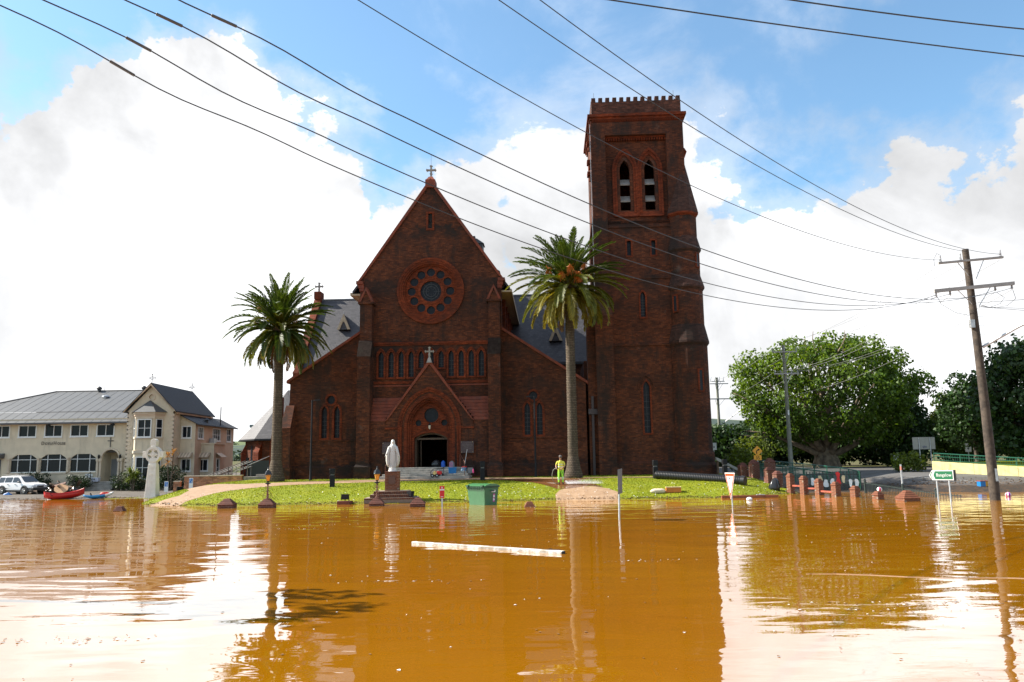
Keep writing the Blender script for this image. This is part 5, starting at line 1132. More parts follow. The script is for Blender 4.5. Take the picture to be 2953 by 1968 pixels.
def loft(mb, secs, n=28, folds=9, amp=.0, m=0):
    """secs: (cx, cy, z, half width, half depth, fold amplitude)"""
    vs = []; k = len(secs)
    for si, (cx, cy, z, wx, wy, am) in enumerate(secs):
        for j in range(n):
            t = 2*PI*j/n; f = 1+am*math.cos(folds*t+si*.25)+am*.5*math.cos((folds*2+1)*t)
            vs.append((cx+wx*f*math.cos(t), cy+wy*f*math.sin(t), z))
    fs = [(i*n+j, i*n+(j+1) % n, (i+1)*n+(j+1) % n, (i+1)*n+j) for i in range(k-1) for j in range(n)]+[tuple(reversed(range(n))), tuple((k-1)*n+j for j in range(n))]
    mb.add(vs, fs, m)
stt = thing('statue', 'white marble statue of a veiled standing figure with lowered open hands', 'statue', (sx0, sy0, 1.72), .04); stt.scale = (.97, .97, .97)
b = MB(); b.lathe([(.24, 0), (.24, .06), (.22, .09), (.22, .19), (.18, .21)], 20); b.build('base', MARB, stt, smooth=True, auto=.6)
fg = MB()
loft(fg, [(0, 0, .18, .20, .17, .16), (0, 0, .3, .20, .165, .17), (0, 0, .6, .19, .155, .15), (0, 0, .9, .185, .15, .10), (0, 0, 1.12, .165, .13, .03), (0, 0, 1.2, .15, .12, .01), (0, 0, 1.32, .175, .13, .015), (0, 0, 1.45, .19, .12, .01), (0, 0, 1.52, .12, .09, 0), (0, 0, 1.56, .06, .06, 0), (0, 0, 1.62, .055, .06, 0)], 36, 11)
fg.ball((0, -.015, 1.70), .092, 16, 10, sx=.88, sy=1.0, sz=1.2)          # head
fg.ball((0, -.112, 1.69), .016, 6, 4, sz=1.6); fg.tube([(-.025, -.1, 1.65), (.025, -.1, 1.65)], .008, 5)   # nose, mouth
for sx in (-1, 1): fg.ball((sx*.032, -.094, 1.712), .012, 6, 4)
# veil over the head, down to the shoulders
loft(fg, [(0, .07, 1.36, .24, .13, .06), (0, .065, 1.5, .17, .115, .04), (0, .06, 1.6, .118, .105, .0), (0, .055, 1.72, .110, .105, 0), (0, .035, 1.80, .088, .10, 0), (0, .015, 1.84, .035, .05, 0)], 24, 7)
# mantle falling from each arm
for sx in (-1, 1):
    loft(fg, [(sx*.25, .03, .26, .05, .09, .1), (sx*.27, .02, .42, .085, .13, .12), (sx*.295, .0, .62, .10, .15, .13), (sx*.30, -.01, .85, .095, .14, .10), (sx*.285, -.02, 1.02, .09, .12, .06), (sx*.23, 0, 1.2, .085, .11, .04), (sx*.17, .0, 1.38, .08, .10, .02), (sx*.11, .01, 1.5, .06, .08, 0)], 20, 6)
    fg.tube([(sx*.20, -.02, 1.42), (sx*.27, -.05, 1.2), (sx*.33, -.13, 1.02), (sx*.37, -.17, .95)], [.07, .065, .05, .035], 10)
    hb = Vector((sx*.385, -.185, .925)); fg.ball(hb, .034, 8, 5, sz=1.3)
    for k in range(4): fg.tube([hb+Vector((sx*.012, -.012+.016*k-.012, -.02)), hb+Vector((sx*.03, -.02+.018*k-.012, -.065)), hb+Vector((sx*.032, -.022+.018*k-.012, -.10-(.008 if k in (1, 2) else 0)))], [.0095, .009, .007], 5)
    fg.tube([hb+Vector((-sx*.012, -.03, 0)), hb+Vector((-sx*.02, -.055, -.03)), hb+Vector((-sx*.015, -.065, -.055))], [.011, .01, .008], 5)
fg.tube([(-.16, -.08, 1.19), (0, -.135, 1.17), (.16, -.08, 1.19)], .014, 6); fg.build('figure', MARB, stt, smooth=True)
# floodlights around it
def floodlight(label, x, y, z, rz, plinth):
    P = thing('floodlight', label, 'floodlight', (x, y, z), rz)
    b = MB(); b.frust(-.16, .16, -.12, .05, .06, -.2, .2, -.16, .08, .34); b.build('housing', IRON, P)
    b = MB(); b.box(-.02, .02, -.02, .02, -.02, .08); b.box(-.22, -.2, -.04, .04, .02, .22); b.box(.2, .22, -.04, .04, .02, .22); b.build('bracket', IRON, P)
    if plinth: b = MB(); b.box(-.36, .36, -.26, .26, -.4, -.02); b.build('plinth', BRKD, P)
floodlight('black floodlight on a brick plinth in the shallow grass edge', -9.24, 44.3, .20, 3.0, True)
floodlight('black floodlight standing on the corner of the statue base', -5.75, 44.75, .30, 2.4, False)
floodlight('black floodlight in a wire cage behind the grey stone cross', -23.5, 56.9, gnd(-23.5, 56.9), .6, False)
# celtic cross
cc_ = thing('celtic_cross', 'tall pale stone celtic cross with carved ring on the lawn edge', 'cross', (-25.42, 56.9, -.05), -.12)
CST = mat('pale_stone', (.72, .69, .63), .85, var=.10, vscale=2, stain=.14, bump=.01, bscale=14)
b = MB(); b.frust(-.43, .43, -.3, .3, -.1, -.29, .29, -.2, .2, 2.42); b.build('shaft', CST, cc_, bevel=.02)
b = MB(); b.frust(-.25, .25, -.17, .17, 2.4, -.22, .22, -.16, .16, 2.85); b.box(-.2, .2, -.155, .155, 3.35, 3.78); b.lathe([(.2, 0), (.2, .3)], 16, (0, 0, 0)); b.v = b.v[:-32]; b.f = [f for f in b.f if max(f) < len(b.v)]; b.m = b.m[:len(b.f)]
b.prism(rarch(0, .22, 3.76, 3.98, .2, 10), -.16, .16); b.box(-.78, -.42, -.155, .155, 2.86, 3.3); b.box(.42, .78, -.155, .155, 2.86, 3.3); b.build('arm', CST, cc_, bevel=.015)
b = MB(); b.band(circ(0, 3.08, .56, 36), circ(0, 3.08, .40, 36), -.19, .19); b.build('ring', CST, cc_)
b = MB(); b.prism([(-.42, 3.08), (-.12, 3.2), (0, 3.5), (.12, 3.2), (.42, 3.08), (.12, 2.96), (0, 2.66), (-.12, 2.96)], -.15, .15); b.prism(circ(0, 3.08, .1, 14), -.175, -.14); b.build('centre_boss', CST, cc_)
for z in (.95, 1.45, 1.95):
    b = MB(); b.box(-.17, .17, -.285+.04*z, -.27+.04*z, z, z+.38); o = b.build('carved_panel', CST, cc_, bevel=.006)
    b = MB(); zz = z+.19; y = -.29+.04*z
    b.tube([(.11*math.cos(t)*(1+.3*math.cos(4*t)), y, zz+.12*math.sin(t)) for t in [k*PI/8 for k in range(17)]], .012, 4); b.tube([(-.1, y, zz-.12), (.1, y, zz+.12)], .012, 4); b.build('carving', CST, o)
# ------------------------------------------------------------------ lamp posts, bollard lights
def lamp_post(label, x, y, h, rz):
    P = thing('lamp_post', label, 'lamp post', (x, y, gnd(x, y)-.05), rz)
    b = MB(); b.lathe([(.12, 0), (.12, .12), (.085, .2), (.075, 1.2), (.06, h-.1), (.06, h)], 10); b.build('post', IRON, P, smooth=True, auto=.6)
    b = MB(); b.tube([(0, 0, h-.06), (.25, 0, h), (.32, 0, h)], .03, 6); b.build('arm', IRON, P)
    b = MB(); b.frust(.2, .62, -.12, .12, h-.05, .24, .58, -.09, .09, h+.04); b.build('lamp_head', IRON, P)
lamp_post('tall black lamp post in front of the left aisle windows', -14.95, 59.4, 5.95, 0.0)
lamp_post('tall black lamp post in front of the right aisle windows', 1.6, 59.4, 6.0, PI)
def bollard_light(label, x, y, h=1.15, white=False):
    P = thing('bollard_light', label, 'bollard light', (x, y, gnd(x, y)-.03), .1)
    b = MB(); b.box(-.15, .15, -.15, .15, 0, h*.66); b.build('post', IRON, P, bevel=.01)
    b = MB(); b.box(-.11, .11, -.11, .11, h*.66, h*.73); b.build('neck', mat('lens_grey', (.08, .08, .085), .3), P)
    b = MB(); b.box(-.16, .16, -.16, .16, h*.73, h*.98); b.frust(-.17, .17, -.17, .17, h*.98, -.15, .15, -.15, .15, h*1.02); b.build('head', IRON, P, bevel=.01)
bollard_light('black square bollard light at the path edge near the left aisle', -11.5, 51.2)
bollard_light('black square bollard light behind the green bin', -2.15, 55.2, 1.3)
bollard_light('black square bollard light behind the end of the black pipe', 9.55, 54.6, 1.25)
bollard_light('black square bollard light by the gate pillars', 15.0, 57.5, 1.2)
# ------------------------------------------------------------------ the green bin
bn_ = thing('wheelie_bin', 'green four wheeled rubbish bin with white and pink stickers standing in the water', 'bin', (-1.62, 41.9, -.18), math.radians(-45))
BING = mat('bin_green', (.030, .13, .045), .42, var=.15, vscale=2, stain=.2); BIND = mat('bin_dark_green', (.018, .06, .03), .42, var=.15)
b = MB(); b.frust(-.60, .60, -.42, .42, .12, -.68, .68, -.50, .50, 1.08); o = b.build('tub', BING, bn_, bevel=.03)
b = MB(); b.box(-.72, .72, -.54, .54, 1.06, 1.13); b.build('rim', BIND, bn_, bevel=.02)
for k in range(9): b = MB(); b.box(-.62+k*.15, -.56+k*.15, -.56, -.5, .97, 1.1); b.build('rim_rib', BIND, bn_)
b = MB(); n_ = 8; prof = [(-.56+1.12*i/n_, 1.13+.13*math.sin(PI*i/n_)**.8) for i in range(n_+1)]
b.prism(prof, -.74, .74, axis='x'); b.build('lid', mat('bin_lid', (.05, .17, .065), .32), bn_, bevel=.01)
for x in (-.55, .55): b = MB(); b.box(x-.08, x+.08, -.62, -.5, 1.1, 1.18); b.build('lid_handle', BIND, bn_)
for (x, y) in ((-.5, -.34), (.5, -.34), (-.5, .34), (.5, .34)):
    b = MB(); b.tube([(x-.03, y, .08), (x+.03, y, .08)], .09, 10); b.build('wheel', IRON, bn_)
for x in (-.74, .74): b = MB(); b.tube([(x, -.1, .9), (x+(.05 if x > 0 else -.05), 0, .9), (x, .1, .9)], .03, 6); b.build('trunnion', BIND, bn_)
def on_side(name, m, y0, y1, z0, z1):      # sticker on the tub's end face (x = +)
    s_ = MB(); f = lambda z: .60+(.08)*(z-.12)/.96+.006
    s_.add([(f(z0), y0, z0), (f(z0), y1, z0), (f(z1), y1, z1), (f(z1), y0, z1)], [(0, 1, 2, 3)]); return s_.build(name, m, bn_)
on_side('label', WHITEP, -.02, .26, .82, .93); o = on_side('sticker', mat('sticker_pink', (.50, .06, .30), .5), .10, .24, .34, .74); q_ = on_side('sticker', WHITEP, .115, .225, .40, .52); q_.location.x = .002; q_ = on_side('sticker', WHITEP, .115, .225, .56, .68); q_.location.x = .002
# ------------------------------------------------------------------ red marker post
rm = thing('marker_post', 'red and white marker plate on a steel post standing in the water', 'sign', (-3.6, 40.44, -.4), .03)
b = MB(); b.box(-.035, .035, -.02, .02, 0, 1.4); b.build('post', GALV, rm)
REDS = mat('sign_red', (.60, .012, .012), .4)
b = MB(); b.box(-.12, .12, -.035, -.021, .83, 1.42); b.build('plate', REDS, rm, bevel=.006)
for (x0, x1, z0, z1) in ((-.12, .12, 1.2, 1.27), (-.03, .03, 1.30, 1.37), (-.045, .045, .885, .905)): b = MB(); b.box(x0, x1, -.039, -.036, z0, z1); b.build('marking', WHITEP, rm)
b = MB(); b.prism([(-.075, .895), (-.03, .87), (-.03, .92)], -.0395, -.036); b.build('marking', WHITEP, rm); b = MB(); b.prism([(.075, .895), (.03, .87), (.03, .92)], -.0395, -.036); b.build('marking', WHITEP, rm)
# ------------------------------------------------------------------ person hosing the path
def skin_body(name, joints, edges, root, mats_of, parent, sub=2):
    me = bpy.data.meshes.new(name); names = list(joints); me.from_pydata([joints[k][0] for k in names], [(names.index(a), names.index(b)) for a, b in edges], [])
    o = bpy.data.objects.new(name, me); COL.objects.link(o)
    md = o.modifiers.new('skin', 'SKIN'); md.use_smooth_shade = True
    for i, k in enumerate(names):
        r = joints[k][1]; me.skin_vertices[0].data[i].radius = r if isinstance(r, tuple) else (r, r); me.skin_vertices[0].data[i].use_root = (k == root)
    sb = o.modifiers.new('sub', 'SUBSURF'); sb.levels = sub; sb.render_levels = sub
    bpy.context.view_layer.update(); dg = bpy.context.evaluated_depsgraph_get()
    nm = bpy.data.meshes.new_from_object(o.evaluated_get(dg)); bpy.data.objects.remove(o); nm.name = name
    ml = [];
    nm.materials.clear()
    for p in nm.polygons:
        m = mats_of(p.center)
        if m not in ml: ml.append(m); nm.materials.append(m)
        p.material_index = ml.index(m); p.use_smooth = True
    r = bpy.data.objects.new(name, nm); COL.objects.link(r); r.parent = parent; return r
MX, MY = 2.95, 51.0; MZ = gnd(MX, MY)+.03
man = thing('person', 'person in yellow hi-vis shirt and lime trousers hosing the muddy path', 'person', (MX, MY, MZ), 0)
SK = mat('skin', (.36, .19, .12), .6); HVY = mat('hivis_yellow', (.72, .66, .07), .7, var=.1, vscale=6); LIME = mat('hivis_lime', (.38, .80, .05), .7, var=.1, vscale=6); BOOT = mat('boot_black', (.02, .02, .02), .6)
J = {'pel': ((0, 0, .95), (.155, .115)), 'belly': ((.0, -.02, 1.10), (.165, .125)), 'chest': ((.0, -.01, 1.30), (.165, .115)), 'neck0': ((0, -.005, 1.46), (.075, .07)), 'neck': ((0, -.015, 1.53), .052), 'head0': ((0, -.035, 1.60), (.066, .08)), 'head1': ((0, -.045, 1.68), (.075, .09)), 'head2': ((0, -.04, 1.75), (.062, .075)),
     'hipL': ((-.095, 0, .88), .098), 'kneeL': ((-.12, -.02, .49), .075), 'ankL': ((-.125, .02, .12), .062), 'heelL': ((-.125, .02, .05), .045), 'toeL': ((-.14, -.17, .035), .038),
     'hipR': ((.095, 0, .88), .098), 'kneeR': ((.115, -.05, .49), .075), 'ankR': ((.12, .0, .12), .062), 'heelR': ((.12, .0, .05), .045), 'toeR': ((.15, -.19, .035), .038),
     'shL': ((-.20, -.01, 1.40), .068), 'elL': ((-.29, .02, 1.16), .052), 'wrL': ((-.285, -.16, 1.02), .032), 'paL': ((-.275, -.215, .99), (.036, .024)),
     'shR': ((.20, -.01, 1.40), .068), 'elR': ((.26, -.08, 1.14), .052), 'wrR': ((.06, -.24, .99), .034), 'paR': ((.005, -.265, .95), (.036, .024))}
E_ = [('pel', 'belly'), ('belly', 'chest'), ('chest', 'neck0'), ('neck0', 'neck'), ('neck', 'head0'), ('head0', 'head1'), ('head1', 'head2')]
for s in 'LR': E_ += [('pel', 'hip'+s), ('hip'+s, 'knee'+s), ('knee'+s, 'ank'+s), ('ank'+s, 'heel'+s), ('heel'+s, 'toe'+s), ('chest', 'sh'+s), ('sh'+s, 'el'+s), ('el'+s, 'wr'+s), ('wr'+s, 'pa'+s)]
for s, (px, py, pz), sg in (('L', (-.275, -.215, .99), -1), ('R', (.005, -.265, .95), 1)):
    for k in range(4):
        l = (.034, .04, .038, .03)[k]; oy = .018*(k-1.5)
        J['f%s%da' % (s, k)] = ((px+oy*.9, py-.035, pz-.01-abs(oy)*.3), .0095); J['f%s%db' % (s, k)] = ((px+oy, py-.045, pz-.01-l), .009); J['f%s%dc' % (s, k)] = ((px+oy, py-.02, pz-.02-l*1.3), .008)
        E_ += [('pa'+s, 'f%s%da' % (s, k)), ('f%s%da' % (s, k), 'f%s%db' % (s, k)), ('f%s%db' % (s, k), 'f%s%dc' % (s, k))]
    J['t%sa' % s] = ((px-sg*.035, py-.005, pz-.0), .011); J['t%sb' % s] = ((px-sg*.035, py-.035, pz-.03), .0095); E_ += [('pa'+s, 't%sa' % s), ('t%sa' % s, 't%sb' % s)]
def cloth(c):
    if c.z < .13: return BOOT
    if c.z > 1.475: return SK
    ax = abs(c.x)
    if c.z < .93 and not (ax > .17 and c.z > .8) and not (c.y < -.19): return LIME
    if (ax > .225 and c.z < 1.22) or (c.y < -.165 and c.z < 1.2): return SK
    return HVY
skin_body('body', J, E_, 'pel', cloth, man)
b = MB(); b.lathe([(.098, 0), (.103, .03), (.095, .075), (.06, .115), (.01, .125)], 14, (0, -.04, 1.695), 1.0, 1.12); b.add([(-.075, -.12, 1.705), (.075, -.12, 1.705), (.055, -.225, 1.69), (-.055, -.225, 1.69)], [(0, 1, 2, 3)]); b.build('cap', mat('cap_grey', (.11, .09, .085), .8), man, smooth=True, auto=.8)
b = MB(); b.box(-.07, -.008, -.142, -.125, 1.648, 1.685); b.box(.008, .07, -.142, -.125, 1.648, 1.685); b.box(-.078, .078, -.135, -.122, 1.675, 1.688); b.build('sunglasses', IRON, man)
b = MB(); b.ball((0, -.138, 1.625), .017, 6, 4, sz=1.4); b.build('nose', SK, man)
b = MB(); b.tube([(-.028, -.124, 1.585), (.028, -.124, 1.585)], .008, 5); b.build('mouth', mat('lip', (.25, .10, .08), .6), man)
for sx in (-1, 1): b = MB(); b.ball((sx*.082, -.03, 1.645), .024, 6, 5, sx=.5, sz=1.4); b.build('ear', SK, man)
SILV = mat('reflective_tape', (.55, .58, .62), .3)
def hoop(mb, cx, cy, z, rx, ry, h=.045, n=20): mb.add([(cx+rx*math.cos(2*PI*j/n), cy+ry*math.sin(2*PI*j/n), z+k*h) for k in (0, 1) for j in range(n)], [(j, (j+1) % n, n+(j+1) % n, n+j) for j in range(n)])
for (cx, cy, z, rx, ry) in ((0, -.015, 1.07, .182, .142), (0, -.012, 1.22, .182, .136), (-.123, 0, .30, .082, .082), (.118, -.025, .30, .082, .082), (-.124, .01, .40, .083, .083), (.117, -.035, .40, .083, .083)):
    b = MB(); hoop(b, cx, cy, z, rx, ry); b.build('reflective_band', SILV, man)
b = MB(); hoop(b, 0, -.01, .88, .185, .142, .1); b.build('shirt_hem', HVY, man)
hz_ = thing('pressure_hose', 'pressure washer lance and hose held by the person in hi-vis', 'hose', (MX, MY, MZ))
b = MB(); b.tube([(-.27, -.25, .97), (.0, -.30, .93), (.16, -.42, .55), (.26, -.52, .22)], .014, 6); b.build('lance', IRON, hz_)
b = MB(); b.tube([(-.27, -.25, .97), (-.38, -.2, .98), (-.5, -.12, .85), (-.56, -.05, .55), (-.5, .05, .25), (-.38, .2, .08), (-.2, .5, .04), (-.8, 1.2, .06), (-2.6, 3.0, .12), (-4.6, 5.2, .2)], .022, 6); b.build('hose', mat('hose_grey', (.25, .24, .22), .5), hz_)
# spray and mist: fine droplets
rg = np.random.default_rng(9); V = []; Fc = []
def drop(p, s):
    i = len(V); V.extend([(p[0]-s, p[1], p[2]), (p[0]+s, p[1], p[2]), (p[0], p[1]+s, p[2]), (p[0], p[1], p[2]+s*1.4)]); Fc.extend([(i, i+2, i+1), (i, i+1, i+3), (i+1, i+2, i+3), (i+2, i, i+3)])
for k in range(2600):
    t = rg.random()**1.5; drop((.27+t*.25+rg.normal(0, .02+.05*t), -.54-.25*t+rg.normal(0, .03), max(.03, .2-.17*t+rg.normal(0, .02))), .004+.004*rg.random())
for k in range(7500):
    t = rg.random()**1.4; drop((.45+t*1.9+rg.normal(0, .12), -.75-.4*t+rg.normal(0, .25), .04+abs(rg.normal(0, .05+.13*t*(1-t)+.03))), .004+.005*rg.random())
me = bpy.data.meshes.new('water_spray'); me.from_pydata(V, [], Fc); me.materials.append(mat('spray_white', (.9, .9, .92), .3, trans=.5)); o = bpy.data.objects.new('water_spray', me); COL.objects.link(o); o.location = (MX, MY, MZ); tag(o, 'white fan of hose spray drifting over the path', 'spray'); o['kind'] = 'stuff'
# ------------------------------------------------------------------ things on the church steps
def chl(x, y, z):     # church local to world
    c, s = math.cos(CH_A), math.sin(CH_A); return (CH_O.x+x*c-y*s, CH_O.y+x*s+y*c, CH_O.z+z)
pwz = thing('pressure_washer', 'wheeled pressure washer with red engine and black handle on the church steps', 'pressure washer', chl(1.0, -3.3, .05), .2)
for (x, y, r_) in ((-.35, -.1, .13), (-.02, -.12, .13), (.3, .05, .17), (.3, .35, .17)):
    b = MB(); b.tube([(x, y-.04, r_), (x, y+.04, r_)], r_, 14); o = b.build('wheel', IRON, pwz); b = MB(); b.tube([(x, y-.05, r_), (x, y+.05, r_)], r_*.45, 10); b.build('hub', GALV, o)
b = MB(); b.tube([(-.45, 0, .15), (-.45, 0, .4), (-.25, 0, .6), (.4, 0, .62), (.55, 0, .75)], .025, 6); b.tube([(.5, 0, .7), (.5, 0, .15), (-.45, 0, .15)], .025, 6); b.build('frame', IRON, pwz)
b = MB(); b.box(.0, .34, -.12, .15, .2, .45); b.build('engine', REDS, pwz, bevel=.03)
b = MB(); b.box(-.3, -.04, -.1, .1, .2, .36); b.lathe([(.1, .36), (.1, .46)], 10, (-.15, 0, 0)); b.build('pump', mat('brass', (.6, .42, .18)), pwz)
b = MB(); b.lathe([(.12, .45), (.13, .52), (.05, .56)], 12, (.15, 0, 0)); b.build('fuel_tank', GALV, pwz)
tb = thing('storage_tub', 'blue plastic storage tub on the lower church steps', 'tub', chl(2.05, -2.65, .31), .1)
b = MB(); b.frust(-.26, .26, -.18, .18, 0, -.3, .3, -.22, .22, .42); b.build('tub', mat('tub_blue', (.01, .16, .42), .4), tb); b = MB(); b.box(-.32, .32, -.24, .24, .4, .44); b.build('rim', mat('tub_blue', (.01, .16, .42)), tb)
dr_ = thing('backpack_vacuum', 'grey and pink drum vacuum leaning on the church steps', 'vacuum', chl(1.95, -2.1, .47), -.3)
b = MB(); b.lathe([(.2, 0), (.22, .1), (.22, .2)], 14); b.build('drum', IRON, dr_); b = MB(); b.lathe([(.2, .2), (.21, .3), (.18, .6), (.1, .72), (.02, .75)], 14); b.build('top', mat('grey_plastic', (.18, .18, .2), .5), dr_)
for x in (-.1, 0, .1): b = MB(); b.box(x-.025, x+.025, -.22, -.19, .28, .66); b.build('stripe', mat('mauve', (.35, .14, .24), .6), dr_)
b = MB(); b.box(-.2, .2, -.225, -.2, .2, .24); b.build('band', mat('yellow_band', (.65, .5, .02), .5), dr_)
bm_ = thing('broom', 'pale broom handle leaning against the church wall', 'broom', chl(2.95, -2.5, .3), 0)
b = MB(); b.tube([(-.12, 0, 0), (.12, 1.0, 1.75)], .022, 6); b.build('handle', mat('pale_wood', (.55, .52, .48), .6), bm_); b = MB(); b.box(-.3, .06, -.06, .06, -.02, .1); b.build('head', mat('tub_blue', (.01, .16, .42)), bm_)
bg2 = thing('laundry_bag', 'blue patterned bag with red rim on the church steps', 'bag', chl(2.85, -2.45, .31), .2)
b = MB(); loft(b, [(0, 0, 0, .18, .14, .05), (0, 0, .2, .2, .16, .08), (.03, 0, .42, .17, .14, .1)], 16, 5); b.build('sack', mat('bag_blue', (.03, .18, .36), .7, col2=(.3, .4, .5), vscale=9), bg2); b = MB(); loft(b, [(.03, 0, .42, .18, .15, .1), (.04, 0, .5, .15, .12, .15)], 16, 5); b.build('rim', REDS, bg2)
bx_ = thing('clear_crate', 'clear plastic crate with pink bottle on the church steps', 'crate', chl(3.35, -2.4, .31), 0)
b = MB(); b.box(-.2, .2, -.15, .15, 0, .4); b.build('crate', mat('clear_grey', (.16, .16, .17), .3), bx_); b = MB(); b.lathe([(.05, 0), (.05, .2), (.02, .28), (.02, .33)], 8, (.22, -.2, 0)); b.build('bottle', mat('pink_bottle', (.6, .05, .2), .4), bx_)
bb = thing('plastic_bottle', 'bright blue drum standing in the church doorway', 'drum', chl(1.15, -1.0, .775), 0)
b = MB(); b.lathe([(.15, 0), (.16, .05), (.16, .34), (.1, .42), (.05, .44)], 12); b.build('drum', mat('drum_blue', (.005, .10, .5), .35), bb); b = MB(); b.lathe([(.06, .44), (.06, .48)], 10); b.build('lid', mat('drum_blue', (.005, .10, .5)), bb)
gb = thing('rubbish_bag', 'shiny dark rubbish bag slumped in the church doorway', 'bag', chl(.55, -.6, .775), 0)
b = MB(); loft(b, [(0, 0, 0, .3, .25, .05), (0, 0, .2, .36, .3, .08), (.02, 0, .42, .26, .22, .1), (.03, 0, .55, .06, .06, .2)], 18, 5); b.build('sack', mat('bag_black', (.02, .02, .022), .25), gb, smooth=True)
# ------------------------------------------------------------------ things in the car park
def car(label, x, y, rz):
    P = thing('station_wagon', label, 'car', (x, y, gnd(x, y)+.005), rz); P.scale = (.93, .93, .93)
    CW = mat('car_white', (.72, .72, .73), .18, spec=.6); CB = mat('car_cladding', (.03, .032, .036), .5); CG = mat('car_glass', (.025, .03, .035), .05, spec=.7); TY = mat('tyre', (.015, .015, .015), .8)
    # shell: stations along the length (x), each a cross-section half outline (y, z)
    def sec(x, zb, zbelt, zr, wb, wbelt, wr): return x, [(0, zb), (wb*.9, zb), (wb, zb+.12), (wb, zbelt-.18), (wbelt, zbelt), (wr, zr-.06), (wr*.86, zr), (0, zr+.02)]
    S_ = [sec(-2.22, .42, .92, 1.10, .70, .72, .60), sec(-2.12, .30, .98, 1.42, .80, .80, .60), sec(-1.85, .28, 1.0, 1.56, .84, .82, .62), sec(-.6, .28, 1.0, 1.60, .86, .84, .64), sec(.30, .28, .98, 1.56, .86, .84, .63), sec(.62, .28, .96, 1.40, .86, .83, .64), sec(1.12, .28, .95, 1.0, .86, .82, .72), sec(1.75, .30, .90, .93, .84, .78, .66), sec(2.08, .32, .80, .84, .78, .72, .60), sec(2.2, .40, .66, .70, .66, .62, .52)]
    n = 8; vs = []; fs = []
    for x_, h in S_:
        ring = [(x_, -a, z) for a, z in h]+[(x_, a, z) for a, z in reversed(h[1:-1])]; vs += ring
    m_ = 2*n-2
    for i in range(len(S_)-1):
        for j in range(m_): fs.append((i*m_+j, i*m_+(j+1) % m_, (i+1)*m_+(j+1) % m_, (i+1)*m_+j))
    fs += [tuple(range(m_)), tuple((len(S_)-1)*m_+j for j in reversed(range(m_)))]
    b = MB(); b.add(vs, fs); b.build('body', CW, P, smooth=True, auto=.45)
    def strip(name, m, pts, off=.012):     # panel on the left and right flank from (x, y, z) corner points
        for sg in (-1, 1):
            q = MB(); q.add([(a, sg*(bb_+off), c) for a, bb_, c in pts], [tuple(range(len(pts)))]); q.build(name, m, P)
    def yw(x_, z): # half-width of the greenhouse at height z
        return lerp_tab([(.98, .83), (1.5, .655), (1.56, .64)], z)
    for (a0, a1, b0, b1) in ((-1.98, -1.22, -1.80, -1.20), (-1.12, -.28, -1.10, -.28), (-.16, .86, -.16, .36)):
        strip('side_window', CG, [(a0, yw(0, 1.02), 1.02), (a1, yw(0, 1.02), 1.02), (b1, yw(0, 1.47), 1.47), (b0, yw(0, 1.47), 1.47)], .016)
    q = MB(); q.add([(1.08, -.70, 1.03), (1.08, .70, 1.03), (.42, .56, 1.52), (.42, -.56, 1.52)], [(0, 1, 2, 3)]); q.v = [(vx+.05, vy, vz+.035) for vx, vy, vz in q.v]; q.build('windscreen', CG, P)
    q = MB(); q.add([(-2.16, -.68, 1.05), (-2.16, .68, 1.05), (-2.06, .54, 1.45), (-2.06, -.54, 1.45)], [(0, 1, 2, 3)]); q.v = [(vx-.03, vy, vz) for vx, vy, vz in q.v]; q.build('rear_window', CG, P)
    strip('cladding', CB, [(-2.12, .80, .32), (2.1, .80, .34), (2.1, .80, .56), (-2.12, .82, .54)], .05)
    q = MB(); q.box(2.02, 2.27, -.78, .78, .34, .58); q.build('front_bumper', CB, P, bevel=.04); q = MB(); q.box(-2.3, -2.05, -.8, .8, .34, .60); q.build('rear_bumper', CB, P, bevel=.04)
    q = MB(); q.box(2.16, 2.23, -.32, .32, .60, .74); q.build('grille', CB, P)
    for sg in (-1, 1):
        q = MB(); q.box(2.0, 2.2, *sorted((sg*.40, sg*.70)), .62, .76); q.build('headlight', mat('lamp_lens', (.5, .52, .55), .1), P, bevel=.03)
        q = MB(); q.box(-2.24, -2.1, *sorted((sg*.6, sg*.76)), .75, 1.05); q.build('tail_light', REDS, P, bevel=.02)
        q = MB(); q.box(.66, .84, *sorted((sg*.86, sg*1.02)), .98, 1.1); q.build('mirror', CB, P, bevel=.02)
        for x_ in (-.55, .35): q = MB(); q.box(x_-.16, x_, *sorted((sg*.87, sg*.90)), .84, .88); q.build('handle', CB, P)
        q = MB(); q.tube([(-1.8, sg*.52, 1.64), (-1.7, sg*.52, 1.68), (.1, sg*.52, 1.68), (.2, sg*.52, 1.63)], .018, 5); q.build('roof_rail', CB, P)
        for x_ in (-1.32, 1.34):
            wh = MB(); wh.tube([(x_, sg*.90, .33), (x_, sg*.66, .33)], .335, 22); o = wh.build('wheel', TY, P); wh = MB(); wh.tube([(x_, sg*.915, .33), (x_, sg*.80, .33)], .21, 16); wh.build('rim', mat('dirty_alloy', (.22, .20, .17), .5, metal=.3), o)
            for k in range(5): a = k*2*PI/5; wh = MB(); wh.tube([(x_+.06*math.cos(a), sg*.92, .33+.06*math.sin(a)), (x_+.19*math.cos(a), sg*.922, .33+.19*math.sin(a))], .03, 5); wh.build('spoke', GALV, o)
            wa = MB(); wa.band(circ(x_, .33, .44, 22), circ(x_, .33, .36, 22), *sorted((sg*.80, sg*.885))); wa.build('wheel_arch', CB, P)
    return P
car('white station wagon with dark lower cladding parked before the hedge', -40.5, 66.6, math.radians(-20))
